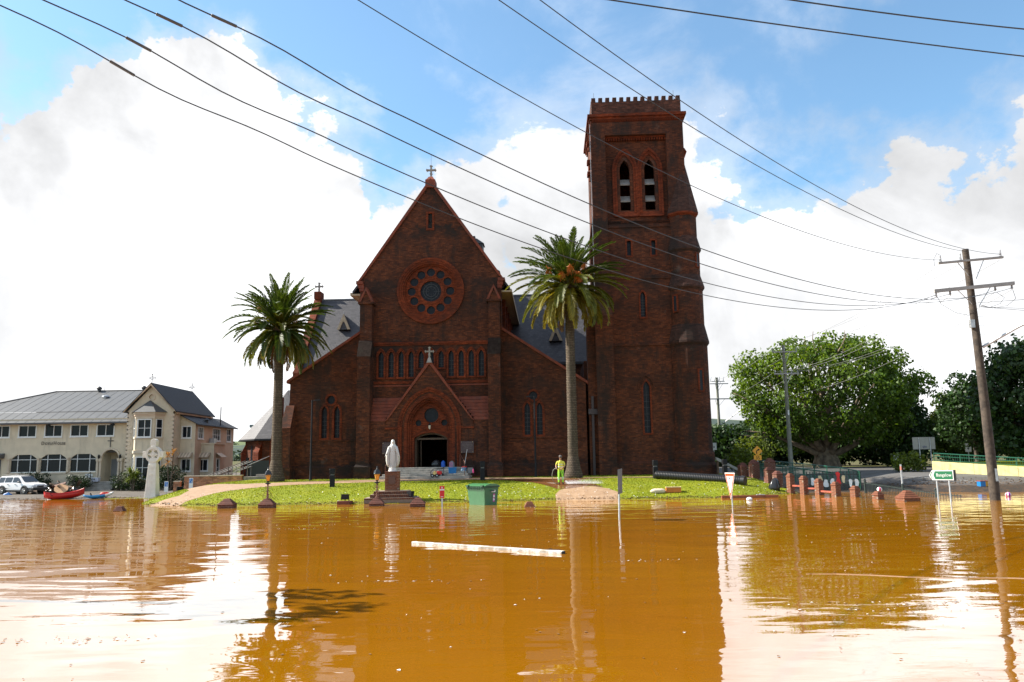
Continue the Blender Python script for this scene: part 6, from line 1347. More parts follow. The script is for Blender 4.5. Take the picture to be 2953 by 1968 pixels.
def boat_hull(mb, L, W, H, rise, n=16, m=0):
    vs = []; k = 9
    for i in range(n+1):
        s = i/n*2-1; w_ = W*.5*(1-abs(s)**2.6)+.01; zg = H+rise*abs(s)**2.5; zk = .06*abs(s)**3*4
        for j in range(k):
            t = -1+2*j/(k-1); vs.append((s*L/2, w_*math.sin(t*PI/2), zk+(zg-zk)*abs(t)**2.4))
    mb.add(vs, [(i*k+j, i*k+j+1, (i+1)*k+j+1, (i+1)*k+j) for i in range(n) for j in range(k-1)], m)
cn = thing('canoe', 'open red plastic canoe with black seat pulled up on the flooded car park edge', 'canoe', (-32.0, 57.7, .0), math.radians(38)); cn.rotation_euler = (0, math.radians(-4), math.radians(38)); cn.scale = (.88, .95, 1.0)
RCAN = mat('canoe_red', (.52, .016, .010), .35, var=.1)
b = MB(); boat_hull(b, 2.9, .85, .42, .22); o = b.build('hull', RCAN, cn, smooth=True); md = o.modifiers.new('s', 'SOLIDIFY'); md.thickness = .03
b = MB()
for sg in (-1, 1): b.tube([(s*1.45, sg*(.425*(1-abs(s)**2.6)+.01), .42+.22*abs(s)**2.5) for s in [-1+k/8 for k in range(17)]], .022, 6)
b.build('gunwale', mat('canoe_trim', (.42, .012, .010), .4), cn)
b = MB(); b.box(-.95, -.6, -.3, .3, .28, .36); b.frust(-1.0, -.9, -.28, .28, .36, -1.08, -1.0, -.24, .24, .62); b.build('seat', IRON, cn); b = MB(); b.box(.45, .75, -.32, .32, .30, .34); b.build('seat', RCAN, cn)
ky = thing('kayak', 'blue and white sit-on kayak with red bag at the water edge', 'kayak', (-29.3, 57.2, .04), math.radians(34)); ky.rotation_euler = (0, math.radians(-5), math.radians(34)); ky.scale = (.88, .95, 1.0)
b = MB(); boat_hull(b, 2.2, .7, .22, .14); vs_ = len(b.v)
b.m = [1 if sum(b.v[i][0] for i in f)/4 > .35 else 0 for f in b.f]; KB = mat('kayak_blue', (.015, .22, .50), .35); KW = mat('kayak_white', (.68, .70, .72), .35)
o = b.build('hull', [KB, KW], ky, smooth=True); md = o.modifiers.new('s', 'SOLIDIFY'); md.thickness = .03
b = MB(); k_ = 12; pts = []
for i in range(k_+1): s = -1+2*i/k_; w_ = .33*(1-abs(s)**2.6)+.005; zz = .20+.13*abs(s)**2.5-.05*(1-abs(s)**2); pts += [(s*1.08, -w_, zz), (s*1.08, w_, zz)]
b.add(pts, [(2*i, 2*i+2, 2*i+3, 2*i+1) for i in range(k_)]); b.m = [1 if i > 7 else 0 for i in range(k_)]; b.build('deck', [KB, KW], ky)
b = MB(); loft(b, [(.4, 0, .18, .3, .16, .05), (.4, 0, .3, .32, .17, .05), (.4, 0, .38, .2, .1, .05)], 14, 4); b.build('dry_bag', mat('bag_red', (.55, .03, .015), .5), ky); b = MB(); b.box(-.5, -.2, -.2, .2, .16, .2); b.frust(-.55, -.48, -.18, .18, .2, -.62, -.56, -.16, .16, .42); b.build('seat', IRON, ky)
# ------------------------------------------------------------------ foliage
def leaf_mesh(name, clumps, per, size, m, parent, seed, flat=.0):
    """many small leaf faces spread over clump shells"""
    rg = np.random.default_rng(seed); P = []; Nn = []
    for (cx, cy, cz, r) in clumps:
        n = int(per*(r**2)); d = rg.normal(size=(n, 3)); d /= np.linalg.norm(d, axis=1)[:, None]; rad = r*(.45+.6*rg.random(n)**.6)
        lump = 1+.28*np.sin(d[:, 0]*5+cx)*np.sin(d[:, 1]*5+cy*1.3)*np.cos(d[:, 2]*5+cz)
        P.append(np.array([cx, cy, cz])+d*(rad*lump)[:, None]*np.array([1, 1, .82])); Nn.append(d)
    P = np.concatenate(P); Nn = np.concatenate(Nn); n = len(P)
    nn = Nn+rg.normal(scale=.75, size=(n, 3)); nn /= np.linalg.norm(nn, axis=1)[:, None]
    a = np.cross(nn, rg.normal(size=(n, 3))); a /= np.linalg.norm(a, axis=1)[:, None]; b = np.cross(nn, a)
    s = (size*(.6+.8*rg.random(n)))[:, None]; w_ = s*.42
    V = np.stack([P-a*s*.5, P+b*w_+nn*s*.08, P+a*s*.5, P-b*w_+nn*s*.08], axis=1).reshape(-1, 3)
    me = bpy.data.meshes.new(name); me.vertices.add(4*n); me.vertices.foreach_set('co', V.astype(np.float32).ravel())
    me.loops.add(4*n); me.loops.foreach_set('vertex_index', np.arange(4*n, dtype=np.int32)); me.polygons.add(n); me.polygons.foreach_set('loop_start', np.arange(0, 4*n, 4, dtype=np.int32))
    try: me.polygons.foreach_set('loop_total', np.full(n, 4, dtype=np.int32))
    except Exception: pass
    me.update(); me.validate(); me.materials.append(m)
    o = bpy.data.objects.new(name, me); COL.objects.link(o); o.parent = parent; return o
LF1 = leafmat('fig_leaf', (.066, .122, .011), .40, .5, .55); LF2 = leafmat('dark_leaf', (.022, .052, .010), .25, .5, .5); LF3 = leafmat('bright_leaf', (.085, .12, .012), .4, .45, .55); LF4 = leafmat('hedge_leaf', (.022, .042, .014), .2, .5, .5)
BARK = mat('fig_bark', (.26, .20, .14), .9, col2=(.14, .105, .075), vscale=2.2, bump=.02, bscale=7); BARKD = mat('dark_bark', (.09, .07, .05), .9, var=.4, bump=.02, bscale=8)
def limb(mb, a, b, r0, r1, rg, bend=.12, n=6):
    a, b = Vector(a), Vector(b); L = (b-a).length; off = Vector((rg.uniform(-1, 1), rg.uniform(-1, 1), rg.uniform(-.3, .6)))*L*bend
    mb.tube([a.lerp(b, i/n)+off*math.sin(PI*i/n)+Vector((rg.uniform(-1, 1), rg.uniform(-1, 1), 0))*L*.012 for i in range(n+1)], [r0+(r1-r0)*i/n for i in range(n+1)], 7)
def ftree(name, label, x, y, h, rx, rz, cz, nclump, cr, per, size, m, seed, bark=BARKD, tr=.3, group=None, low=0.0, cat='tree', shape=None, nlimb=12):
    rg = random.Random(seed); g = gnd(x, y); P = thing(name, label, cat, (x, y, g-.05), 0, group); cl = []
    for k in range(nclump):
        f = (k+.5)/nclump; ph = math.acos(1-2*f); th = k*2.39996+rg.uniform(-.3, .3); rr = rg.uniform(.62, .98)
        dx, dy, dz = math.sin(ph)*math.cos(th), math.sin(ph)*math.sin(th), math.cos(ph)
        z = cz+dz*rz*rr
        if z < low: z = low+rg.uniform(0, 1.2)
        sc = 1.0 if shape is None else shape((z-cz)/rz)
        cl.append((dx*rx*rr*sc, dy*rx*rr*sc*.85, z, cr*rg.uniform(.7, 1.25)))
    leaf_mesh('crown', cl, per, size, m, P, seed)
    t = MB(); top = Vector((0, 0, max(low+.5, cz-rz*.55))); limb(t, (0, 0, -.3), top, tr*1.25, tr*.8, rg, .04)
    for c in cl[::max(1, len(cl)//nlimb)]: limb(t, top-Vector((0, 0, rg.uniform(0, top.z*.4))), c[:3], tr*.45, tr*.08, rg)
    t.build('trunk', bark, P, smooth=True); return P
# the great fig
fx, fy = 31.0, 80.0; rg = random.Random(4); fg_ = thing('fig_tree', 'huge spreading fig tree with pale buttressed trunk beside the road', 'tree', (fx, fy, gnd(fx, fy)-.1)); cl = []
for k in range(175):
    f = (k+.5)/175; ph = math.acos(1-2*f); th = k*2.39996; rr = rg.uniform(.70, 1.0)
    dx, dy, dz = math.sin(ph)*math.cos(th)*rr, math.sin(ph)*math.sin(th)*rr, math.cos(ph)*rr
    z = 7.6+dz*5.6; x = .3+dx*9.2; y = dy*6.5
    if z < 2.9 and -3.2 < x < 3.0 and y < 1: continue          # open under the crown where the limbs show
    z = max(z, .9 if x < -3.2 else 1.5); cl.append((x, y, z, rg.uniform(.75, 1.6)))
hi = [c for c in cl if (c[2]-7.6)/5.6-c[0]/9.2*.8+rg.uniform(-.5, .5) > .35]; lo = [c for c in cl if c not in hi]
leaf_mesh('crown', lo, 165, .29, LF1, fg_, 40); leaf_mesh('crown', hi, 150, .28, leafmat('sunlit_fig_leaf', (.092, .155, .012), .42, .45, .5), fg_, 41)  # brighter leaf colour paints sunlight onto the upper left clumps
t = MB()
for k in range(9): a = k*2*PI/9+.2; limb(t, (1.15*math.cos(a), 1.0*math.sin(a), -.3), (.45*math.cos(a), .4*math.sin(a), 2.0), .42, .38, rg, .05)
t.lathe([(1.25, -.3), (1.0, .4), (.85, 1.2), (.8, 2.2), (.3, 2.6)], 14)
t.build('trunk', BARK, fg_, smooth=True)
ends = [(-8.2, -1, 3.8), (-7.4, -2, 6.2), (-6.0, -2.5, 8.4), (-4.2, -2, 10.3), (-2, -2.5, 11.5), (.2, -2.5, 12), (2.4, -2, 11.4), (4.4, -2.4, 9.6), (6.4, -2, 7.4), (8.2, -1.2, 5.0), (-5, -3.5, 5.2), (-1.5, -4, 8.0), (3.0, -4, 7.0), (6.5, 1.5, 9), (-4, 2, 10), (1, 3, 11)]
for k, e in enumerate(ends):
    lb = MB(); s_ = Vector((e[0]*.08, e[1]*.12, 1.4+.4*(k % 3))); mid = Vector((e[0]*.45, e[1]*.6, 1.8+(e[2]-1.8)*.42)); limb(lb, s_, mid, .36, .22, rg, .06); limb(lb, mid, e, .21, .06, rg, .08)
    for q in range(3): limb(lb, mid.lerp(Vector(e), .2+.25*q), Vector(e)+Vector((rg.uniform(-2, 2), rg.uniform(-1.6, .6), rg.uniform(-.6, 1.6))), .10, .03, rg)
    lb.build('limb', BARK, fg_, smooth=True)
ftree('broadleaf_tree', 'dark dense tree growing over the railing at the road bend', 40.4, 61.5, 10, 4.3, 4.7, 5.6, 60, 1.5, 150, .30, LF2, 51, tr=.4, low=1.6)
ftree('broadleaf_tree', 'smaller dark tree beside the dense tree at the road bend', 39.3, 68.5, 8, 2.4, 3.2, 4.8, 30, 1.1, 170, .28, LF2, 52, tr=.2, low=1.0)
ftree('broadleaf_tree', 'shadowed dark tree hard against the side of the great fig', 39.6, 82, 9, 2.9, 3.0, 3.6, 34, 1.4, 140, .32, LF2, 53, low=.8)
for i, (x, y, h, lb) in enumerate(((24.5, 93, 4.6, 'dark understorey tree behind the left side of the great fig'), (30.5, 95, 5.2, 'dark understorey tree straight behind the trunk of the great fig'), (37.0, 94, 5.6, 'dark understorey tree behind the right side of the great fig'), (43.5, 93, 6.0, 'dark tall hedge tree in the shade behind the road sign'), (50.5, 90, 6.0, 'dark tall hedge tree behind the conical bushes'))):
    ftree('broadleaf_tree', lb, x, y, h, 3.9, h*.5, h*.5, 40, 1.35, 110, .36, LF2, 140+i, low=.5)
tap = lambda q: .55 if q > .5 else 1.0
ftree('bushy_tree', 'bright green bushy tree behind the back of the road sign', 45.0, 82, 7.5, 2.4, 3.2, 4.0, 34, 1.05, 170, .30, LF3, 54, low=.8, shape=tap)
ftree('bushy_tree', 'slender dark conical tree behind the yellow wall', 47.0, 80, 8, 1.6, 3.6, 4.0, 30, .9, 190, .28, LF2, 55, low=.6, shape=lambda q: max(.25, .75-.5*q))
ftree('bushy_tree', 'rust tinged conical bush behind the green railing', 46.2, 74.5, 6, 1.5, 2.7, 3.2, 26, .85, 190, .26, LF1, 56, low=.5, shape=lambda q: max(.3, .75-.45*q))
ftree('bushy_tree', 'low bright shrub at the end of the yellow wall', 28.6, 58.6, 1.6, .9, .7, .7, 10, .55, 260, .2, LF3, 57, low=.2, nlimb=4, tr=.06)
ftree('bushy_tree', 'rounded shrub behind the dense tree at the road bend', 44.5, 66.5, 6, 2.8, 2.6, 2.8, 26, 1.1, 150, .28, LF1, 58, low=.5)
ftree('shrub', 'light green shrub beneath the left limbs of the great fig', 21.5, 73, 2.6, 1.6, 1.2, 1.5, 16, .75, 220, .22, LF3, 59, low=.3, nlimb=5, tr=.06)
ftree('shrub', 'leafy shrub between tower and gate pillars', 18.6, 66, 2.4, 1.1, .9, 1.3, 12, .65, 240, .2, LF3, 60, low=.3, nlimb=5, tr=.06)
ftree('broadleaf_tree', 'rounded far tree behind the peach side of the house', -24.2, 118, 7, 3.0, 2.6, 4.6, 24, 1.3, 120, .34, LF1, 61, low=1.5)
# woodland on the far hills, one mass
rg = np.random.default_rng(3); cl = []
for k in range(420):
    x = rg.uniform(-700, 900); y = rg.uniform(420, 900); cl.append((x, y, 3+max(0, (y-620)/330)*24*rg.uniform(.7, 1.0), rg.uniform(4, 9)))
o = leaf_mesh('wood', cl, 3.2, 2.6, leafmat('far_wood', (.035, .055, .035), .2, .4, .8), None, 8); tag(o, 'far wooded hillside beyond the street', 'wood'); o['kind'] = 'stuff'
for i, (x, y, h) in enumerate(((60, 300, 12), (66, 310, 9), (74, 330, 14), (84, 345, 9))):
    ftree('pine_tree' if i == 2 else 'broadleaf_tree', ('dark pointed pine on the far hillside' if i == 2 else 'hazy rounded tree on the far hillside'), x, y, h, 4 if i != 2 else 2.6, h*.42, h*.58, 16, 2.2, 24, .9, leafmat('far_wood', (.035, .055, .035)), 70+i, group='far hillside trees', nlimb=4, shape=(lambda q: max(.12, .6-.5*q)) if i == 2 else None)
ftree('shadow_tree', 'slender unseen tree added beside the viewpoint to cast its shadow on the water', -12.7, 14.6, 9, 1.6, .8, 8.2, 8, .62, 120, .26, LF1, 99, tr=.12, low=6.6, nlimb=8)  # out of view, added so its crown shadow falls on the near water
# planting before the house
def hedge(label, x, y, hw, hd, h, n, seed, m=LF4, name='hedge', cat='hedge', per=420, size=.11):
    rg = random.Random(seed); g = gnd(x, y); P = thing(name, label, cat, (x, y, g-.02)); cl = [(rg.uniform(-hw, hw), rg.uniform(-hd, hd), rg.uniform(.2, h-.18), rg.uniform(.22, .36)) for _ in range(n)]
    leaf_mesh('foliage', cl, per, size, m, P, seed)
    t = MB()
    for k in range(6): limb(t, (rg.uniform(-hw*.7, hw*.7), 0, -.1), (rg.uniform(-hw*.7, hw*.7), rg.uniform(-hd*.5, hd*.5), h*.8), .035, .012, rg)
    t.build('stem', BARKD, P); return P
hedge('clipped dark hedge under the house windows behind the white car', -42.8, 71.3, 1.75, .4, 1.75, 90, 81)
hedge('dark leafy bush left of the house entrance steps', -38.0, 70.6, .85, .5, 1.4, 44, 82, name='shrub', cat='shrub')
hedge('dark leafy bush right of the house entrance steps', -34.2, 70.3, .7, .5, 1.75, 34, 83, name='shrub', cat='shrub')
hedge('low dark bush under the bay window', -32.6, 69.8, .9, .5, 1.5, 46, 84, name='shrub', cat='shrub')
hedge('tall dark bush behind the celtic cross', -29.6, 69.6, 1.3, .7, 2.2, 90, 85, name='shrub', cat='shrub')
def strappy(label, x, y, h, seed, n, m, spread=1.0):
    rg = random.Random(seed); P = thing('cordyline', label, 'plant', (x, y, gnd(x, y)-.03))
    for k in range(3):
        hx, hy = rg.uniform(-.35, .35), rg.uniform(-.2, .2); hh = h*rg.uniform(.6, 1.0); st_ = MB(); st_.tube([(hx*.3, hy*.3, 0), (hx*.7, hy, hh*.5), (hx, hy, hh)], [.05, .04, .03], 6); st_.build('stem', BARKD, P)
        lf = MB()
        for q in range(n):
            az = rg.uniform(0, 2*PI); e = rg.uniform(-.3, 1.3); L = rg.uniform(.4, .75)*spread; d = Vector((math.cos(az)*math.cos(e), math.sin(az)*math.cos(e), math.sin(e))); s_ = Vector((-math.sin(az), math.cos(az), 0))*.035
            b0 = Vector((hx, hy, hh)); m1 = b0+d*L*.55; tp = b0+d*L+Vector((0, 0, -.25*L)); lf.add([b0, m1+s_, tp, m1-s_], [(0, 1, 2, 3)])
        lf.build('leaves', m, P)
strappy('tall cordyline with bronze leaf tufts behind the celtic cross', -29.1, 68.4, 3.4, 90, 46, leafmat('bronze_leaf', (.28, .14, .04), .35, .4))
strappy('low cycad with arching green fronds beneath the bay window', -32.4, 68.9, 1.7, 91, 60, LF3, 1.6)
# flood debris heaped before the house
WD = mat('broken_timber', (.11, .065, .04), .85, var=.4, vscale=4); WD2 = mat('raw_chipboard', (.56, .33, .18), .8, var=.15, vscale=6)
hp_ = thing('debris_heap', 'dark heap of soaked broken furniture and timber before the house', 'debris', (-38.3, 68.2, gnd(-38.3, 68.2))); rg = random.Random(31)
for k in range(46):
    b = MB(); L = rg.uniform(.3, 1.3); b.box(-L/2, L/2, -rg.uniform(.03, .2), rg.uniform(.03, .2), -.03, .03); b.build('board', [WD, BARKD, IRON, WD, RUSTI][k % 5], hp_, loc=(rg.gauss(0, .95), rg.gauss(0, .5), .12+abs(rg.gauss(0, .28))), rot=(rg.uniform(-.7, .7), rg.uniform(-.6, .6), rg.uniform(0, PI)))
for k in range(6): b = MB(); loft(b, [(0, 0, 0, .3, .25, .08), (0, 0, .2, .34, .28, .1), (0, 0, .42, .1, .1, .2)], 14, 5); b.build('sack', mat('bag_black', (.02, .02, .022)), hp_, loc=(-1.2+k*.5, rg.uniform(-.6, .1), 0))
tt = thing('table_top', 'round raw chipboard table top leaning on the debris heap', 'table top', (-37.6, 67.2, gnd(-37.6, 67.2)+.36)); tt.rotation_euler = (.75, .1, .3)
b = MB(); b.lathe([(.52, -.02), (.52, .02)], 28); b.build('disc', WD2, tt); b = MB(); b.box(-.05, .05, -.5, .5, -.06, -.02); b.build('batten', WD, tt)
chr_ = thing('chair_frame', 'bent metal chair frame upended on the debris heap', 'chair', (-37.7, 68.5, gnd(-37.7, 68.5)+.75)); chr_.rotation_euler = (.4, .5, .2)
for sg in (-.2, .2): b = MB(); b.tube([(sg, 0, -.3), (sg, 0, .4), (sg, .1, .8)], .018, 5); b.tube([(sg, .05, .25), (sg, .5, .25), (sg, .5, -.3)], .018, 5); b.build('side_frame', IRON, chr_)
b = MB(); b.tube([(-.2, .1, .8), (.2, .1, .8)], .018, 5); b.tube([(-.2, .5, .25), (.2, .5, .25)], .018, 5); b.build('cross_bar', IRON, chr_)
bt_ = thing('storage_tub', 'white lidded tub left on the top house step', 'tub', (-37.1, 71.7, .95)); b = MB(); b.frust(-.28, .28, -.18, .18, 0, -.32, .32, -.22, .22, .32); b.build('tub', mat('tub_white', (.6, .62, .75), .4), bt_); b = MB(); b.box(-.34, .34, -.24, .24, .32, .36); b.build('lid', WHITEP, bt_)
ps = thing('notice_board', 'white parking notice fixed to the wall beside the house porch', 'sign', (-38.1, 72.46, 1.28)); b = MB(); b.box(-.36, .3, -.02, .01, 0, .34); b.build('panel', WHITEP, ps); textmesh('lettering', 'Parking', .15, mat('dark_blue_ink', (.02, .03, .12), .5), ps, (-.03, -.026, .17), extrude=.002)
for k, (x, y, m, lb_) in enumerate(((-40.6, 65.0, BLUE, 'crumpled blue plastic sheet on the ground beside the car'), (-39.4, 65.6, WD2, 'broken orange board on the ground in front of the car'))):
    P = thing('litter', lb_, 'litter', (x, y, gnd(x, y)+.01)); b = MB(); b.hexa([(-.35, -.1, 0), (.2, -.15, 0), (.3, .1, 0), (-.3, .12, 0)], [(-.3, -.05, .1), (.1, -.1, .22), (.25, .05, .06), (-.2, .1, .14)]); b.build('sheet', m, P)
# ------------------------------------------------------------------ pillars on the right, rails, fences
PR = [(16.69, 48.94, .35, 1.22), (17.0, 47.57, .36, 1.10), (17.57, 46.76, .36, .95), (17.82, 44.96, .37, .81), (18.35, 43.71, .38, .62), (18.45, 41.23, .40, .42)]
NM = ['tall brick pillar at the lawn corner next to the black bag', 'brick pillar second out from the lawn corner', 'brick pillar third out from the lawn corner', 'brick pillar fourth out from the lawn corner', 'half drowned brick pillar fifth out from the lawn corner', 'brick pillar with only its cap above water, sixth from the lawn corner']
for (x, y, w_, zt), lb in zip(PR, NM): pillar(lb, x, y, w_, zt, .20, BRK, .35, base=-.25, steps=2)
pillar('wide orange brick cap just above water at the end of the pillar row', 19.0, 39.29, .80, .52, .36, BRK, .08, steps=4)
pillar('dark brick pillar on the lawn edge nearest the tall corner pillar', 16.6, 51.0, .46, 1.35, .20, BRKD, .3, base=.0, steps=2)  # this pillar and the next use darker brick than the corner row
pillar('dark brick pillar midway along the lawn edge', 16.65, 52.9, .46, 1.56, .20, BRKD, .3, base=.0, steps=2)
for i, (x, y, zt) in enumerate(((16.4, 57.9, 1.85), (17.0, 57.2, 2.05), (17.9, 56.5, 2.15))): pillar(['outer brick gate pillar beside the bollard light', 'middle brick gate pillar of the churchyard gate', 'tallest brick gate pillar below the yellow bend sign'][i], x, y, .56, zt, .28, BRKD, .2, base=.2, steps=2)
rl_ = [(0, 1, .42), (1, 2, .30), (2, 3, .16)]
for (i, j, z) in rl_:
    a, b_ = Vector((*PR[i][:2], z+.06)), Vector((*PR[j][:2], z-.05)); d = b_-a; P = thing('fence_rail', 'red painted timber rail wedged between drowned brick pillars', 'rail', a, math.atan2(d.y, d.x), 'rails between pillars'); q = MB(); q.box(.1, d.length+.1, -.04, .04, -.04, .05); q.build('rail', mat('red_timber', (.32, .07, .04), .7, var=.3), P)
bgx = thing('rubbish_bag', 'black plastic bag slumped against the lawn corner pillar', 'bag', (15.9, 49.6, gnd(15.9, 49.6))); b = MB(); loft(b, [(0, 0, -.1, .3, .3, .05), (0, 0, .2, .34, .3, .1), (.05, 0, .55, .22, .2, .1), (.08, 0, .75, .05, .05, .2)], 18, 5); b.build('sack', mat('bag_black', (.02, .02, .022)), bgx, smooth=True)
GRN = mat('railing_green', (.015, .10, .06), .45); DGR = mat('fence_dark_green', (.012, .022, .02), .5)
def railing(label, pts, h, mesh=False, group=None, name='railing', m=GRN, inset=0.0, posts=True):
    P = thing(name, label, 'railing', (pts[0][0], pts[0][1], 0)); o = Vector((pts[0][0], pts[0][1], 0)); V = [Vector((x, y, gnd(x, y)+zz))-o for x, y, zz in pts]
    for f in (1.0, .62, .12): b = MB(); b.tube([v+Vector((0, 0, h*f)) for v in V], .035 if f == 1.0 else .022, 6); b.build('rail', m, P)
    for i in range(len(V)-1):
        L = (V[i+1]-V[i]).length; n = max(1, int(L/1.6))
        for k in range(n+1 if i == len(V)-2 else n): p = V[i].lerp(V[i+1], k/n); b = MB(); b.tube([p+Vector((0, 0, -.3)), p+Vector((0, 0, h))], .03, 6); b.build('post', m, P)
        if mesh:
            b = MB(); nn = int(L/.14)
            for k in range(nn): p = V[i].lerp(V[i+1], (k+.5)/nn); b.tube([p+Vector((0, 0, h*.12)), p+Vector((0, 0, h*.98))], .009, 4, cap=False)
            q = b.build('infill_bars', m, P); q['kind'] = 'stuff'
    return P
railing('green tubular railing curving from the road down to the water', [(20.5, 70, 0), (21.6, 65, 0), (22.3, 60, 0), (22.6, 56, 0), (22.3, 52.5, 0), (21.6, 50.6, .05)], 1.12, True)
railing('green tubular railing along the far kerb behind the art fence', [(19.4, 66, 0), (20.2, 60, 0), (20.4, 55, 0), (20.6, 52.4, 0)], 1.05, True)
af = thing('art_fence', 'dark steel fence hung with white and red cut-out shapes', 'fence', (18.9, 52.3, gnd(18.9, 52.3))); rg = random.Random(12)
b = MB(); b.box(0, 3.2, -.03, .03, .08, .13); b.box(0, 3.2, -.03, .03, .92, .98); b.build('rail', DGR, af)
for k in range(17): b = MB(); b.box(k*.2-.025, k*.2+.025, -.05, -.03, -.2, 1.12); b.build('picket', DGR, af)
for k, x in enumerate((.35, .8, 1.15, 1.55, 2.2, 2.6, 2.95)):
    cz = .5+.15*math.sin(k*2); b = MB(); b.prism([(x+(.12+.03*math.sin(k))*math.cos(t)*(1+.25*math.cos(3*t+k)), cz+.3*math.sin(t)*(1+.2*math.cos(2*t))) for t in [q*PI/8 for q in range(16)]], -.075, -.055); b.build('cutout', WHITEP if k % 3 != 1 else mat('cut_cream', (.6, .5, .3), .6), af)
b = MB(); b.prism([(1.72, .35), (1.82, .75), (1.74, 1.05), (1.9, 1.12), (2.02, 1.0), (1.96, .72), (2.06, .4), (1.9, .2)], -.085, -.06); b.build('cutout', REDS, af)
af.rotation_euler = (0, 0, math.radians(-24))
for i, (x0, y0, z0, x1, y1, z1) in enumerate(((20.9, 48.3, .62, 21.5, 45.0, .42), (21.5, 44.9, .40, 21.9, 42.4, .24), (21.95, 42.3, .22, 22.8, 41.4, .13))):
    P = thing('picket_fence', ['dark steel picket fence panel rising from the water beside the roundabout island', 'dark steel picket fence panel half under water near the direction sign', 'low drowned picket fence panel with only its tops showing by the direction sign'][i], 'fence', (x0, y0, 0), math.atan2(y1-y0, x1-x0)); L = math.hypot(x1-x0, y1-y0); b = MB()
    b.hexa([(0, -.02, z0-.06), (L, -.02, z1-.06), (L, .02, z1-.06), (0, .02, z0-.06)], [(0, -.02, z0-.02), (L, -.02, z1-.02), (L, .02, z1-.02), (0, .02, z0-.02)]); b.build('rail', DGR, P)
    b = MB(); n = int(L/.13)
    for k in range(n): x = (k+.5)*L/n; z = z0+(z1-z0)*x/L; b.box(x-.012, x+.012, -.012, .012, -.4, z+.04)
    q = b.build('pickets', DGR, P); q['kind'] = 'stuff'
    b = MB(); b.box(-.05, .05, -.05, .05, -.4, z0+.16); b.ball((0, 0, z0+.2), .06, 8, 5); b.build('post', DGR, P)
# yellow retaining wall with railing
YA = math.atan2(-4, 4.5)
yw_ = thing('retaining_wall', 'pale yellow rendered retaining wall rising beside the road', 'wall', (29.5, 57, 0), YA); YEL = mat('yellow_render', (.74, .64, .30), .8, var=.12, vscale=1.5, stain=.35)
for k in range(6):
    L0, L1 = k*2.6, (k+1)*2.6-.02; c, s_ = math.cos(YA), math.sin(YA); g0 = gnd(29.5+L0*c, 57+L0*s_); g1 = gnd(29.5+L1*c, 57+L1*s_); t0, t1 = 1.75-.078*L0, 1.75-.078*L1
    b = MB(); b.hexa([(L0, 0, g0-.3), (L1, 0, g1-.3), (L1, .3, g1-.3), (L0, .3, g0-.3)], [(L0, 0, t0), (L1, 0, t1), (L1, .3, t1), (L0, .3, t0)]); b.build('panel', YEL, yw_)
wq_ = lambda d: (29.6+d*math.cos(YA)+.15, 57.15+d*math.sin(YA), 1.75-.078*d)
railing('green tubular railing on top of the yellow retaining wall', [(wq_(d)[0], wq_(d)[1], wq_(d)[2]-gnd(*wq_(d)[:2])) for d in (0, 5, 10, 15)], .55, True)
bk2 = thing('bank', 'grass bank retained behind the yellow wall', 'bank', (0, 0, 0)); b = MB(); b.hexa([(29.85, 57.2, -.5), (41.0, 47.3, -.5), (70, 60, -.5), (45, 72, -.5)], [(29.85, 57.2, 1.60), (41.0, 47.3, .50), (70, 60, .9), (45, 72, 1.6)]); b.build('turf', LAWN, bk2)
# painted line on the road
pl_ = MB(); pts = [(23.6, 62.0), (25.4, 57.5), (27.6, 53.8), (29.8, 51.2)]
for (x0, y0), (x1, y1) in zip(pts, pts[1:]):
    d = Vector((x1-x0, y1-y0)).normalized(); nx, ny = -d.y*.07, d.x*.07; n = 6
    for k in range(n): a = Vector((x0, y0)).lerp(Vector((x1, y1)), k/n); c = Vector((x0, y0)).lerp(Vector((x1, y1)), (k+1)/n); pl_.add([(a.x-nx, a.y-ny, gnd(a.x, a.y)+.012), (c.x-nx, c.y-ny, gnd(c.x, c.y)+.012), (c.x+nx, c.y+ny, gnd(c.x, c.y)+.012), (a.x+nx, a.y+ny, gnd(a.x, a.y)+.012)], [(0, 1, 2, 3)])
struct(pl_.build('road_marking', mat('road_paint', (.55, .55, .52), .7, var=.3, vscale=5)))
# ------------------------------------------------------------------ signs
def post(P, x, h, r=.03, m=GALV, z0=-.6, y=0): b = MB(); b.tube([(x, y, z0), (x, y, h)], r, 8); b.build('post', m, P)
gs = thing('traffic_sign', 'grey back of a tall narrow traffic sign on a post in deep water', 'sign', (3.85, 30.0, 0), math.radians(68)); gs.rotation_euler = (math.radians(2), math.radians(-2.5), math.radians(68)); post(gs, 0, 1.75, .035, GALV)
b = MB(); b.frust(-.30, .30, -.05, -.035, .95, -.30, .30, -.05, -.035, 1.85); b.build('plate', mat('sign_back', (.10, .105, .115), .5), gs); b = MB(); b.box(-.05, .05, -.035, .03, 1.1, 1.16); b.box(-.05, .05, -.035, .03, 1.6, 1.66); b.build('bracket', GALV, gs)
gw_ = thing('give_way_sign', 'red bordered white triangular give way sign with roundabout symbol in the water', 'sign', (9.85, 36.9, 0), math.radians(-74)); post(gw_, 0, 1.5, .03, GALV, y=.04)
tri = lambda s, z0: [(-.42*s, z0), (.42*s, z0), (0, z0-1.2*s)]
b = MB(); b.prism(tri(1, 1.52), -.02, 0); b.build('plate', WHITEP, gw_)
b = MB(); b.band(tri(.93, 1.49), tri(.66, 1.37), -.024, -.021); b.build('red_border', mat('orange_red', (.72, .06, .01), .4), gw_)
b = MB()
for k in range(3): a = PI/2+k*2*PI/3; b.band([(.13*math.cos(a+t)*.8, 1.12+.17*math.sin(a+t)) for t in (0, .3, .6, .9, 1.2, 1.5)], [(.095*math.cos(a+t)*.8, 1.12+.13*math.sin(a+t)) for t in (0, .3, .6, .9, 1.2, 1.5)], -.024, -.021, close=False)
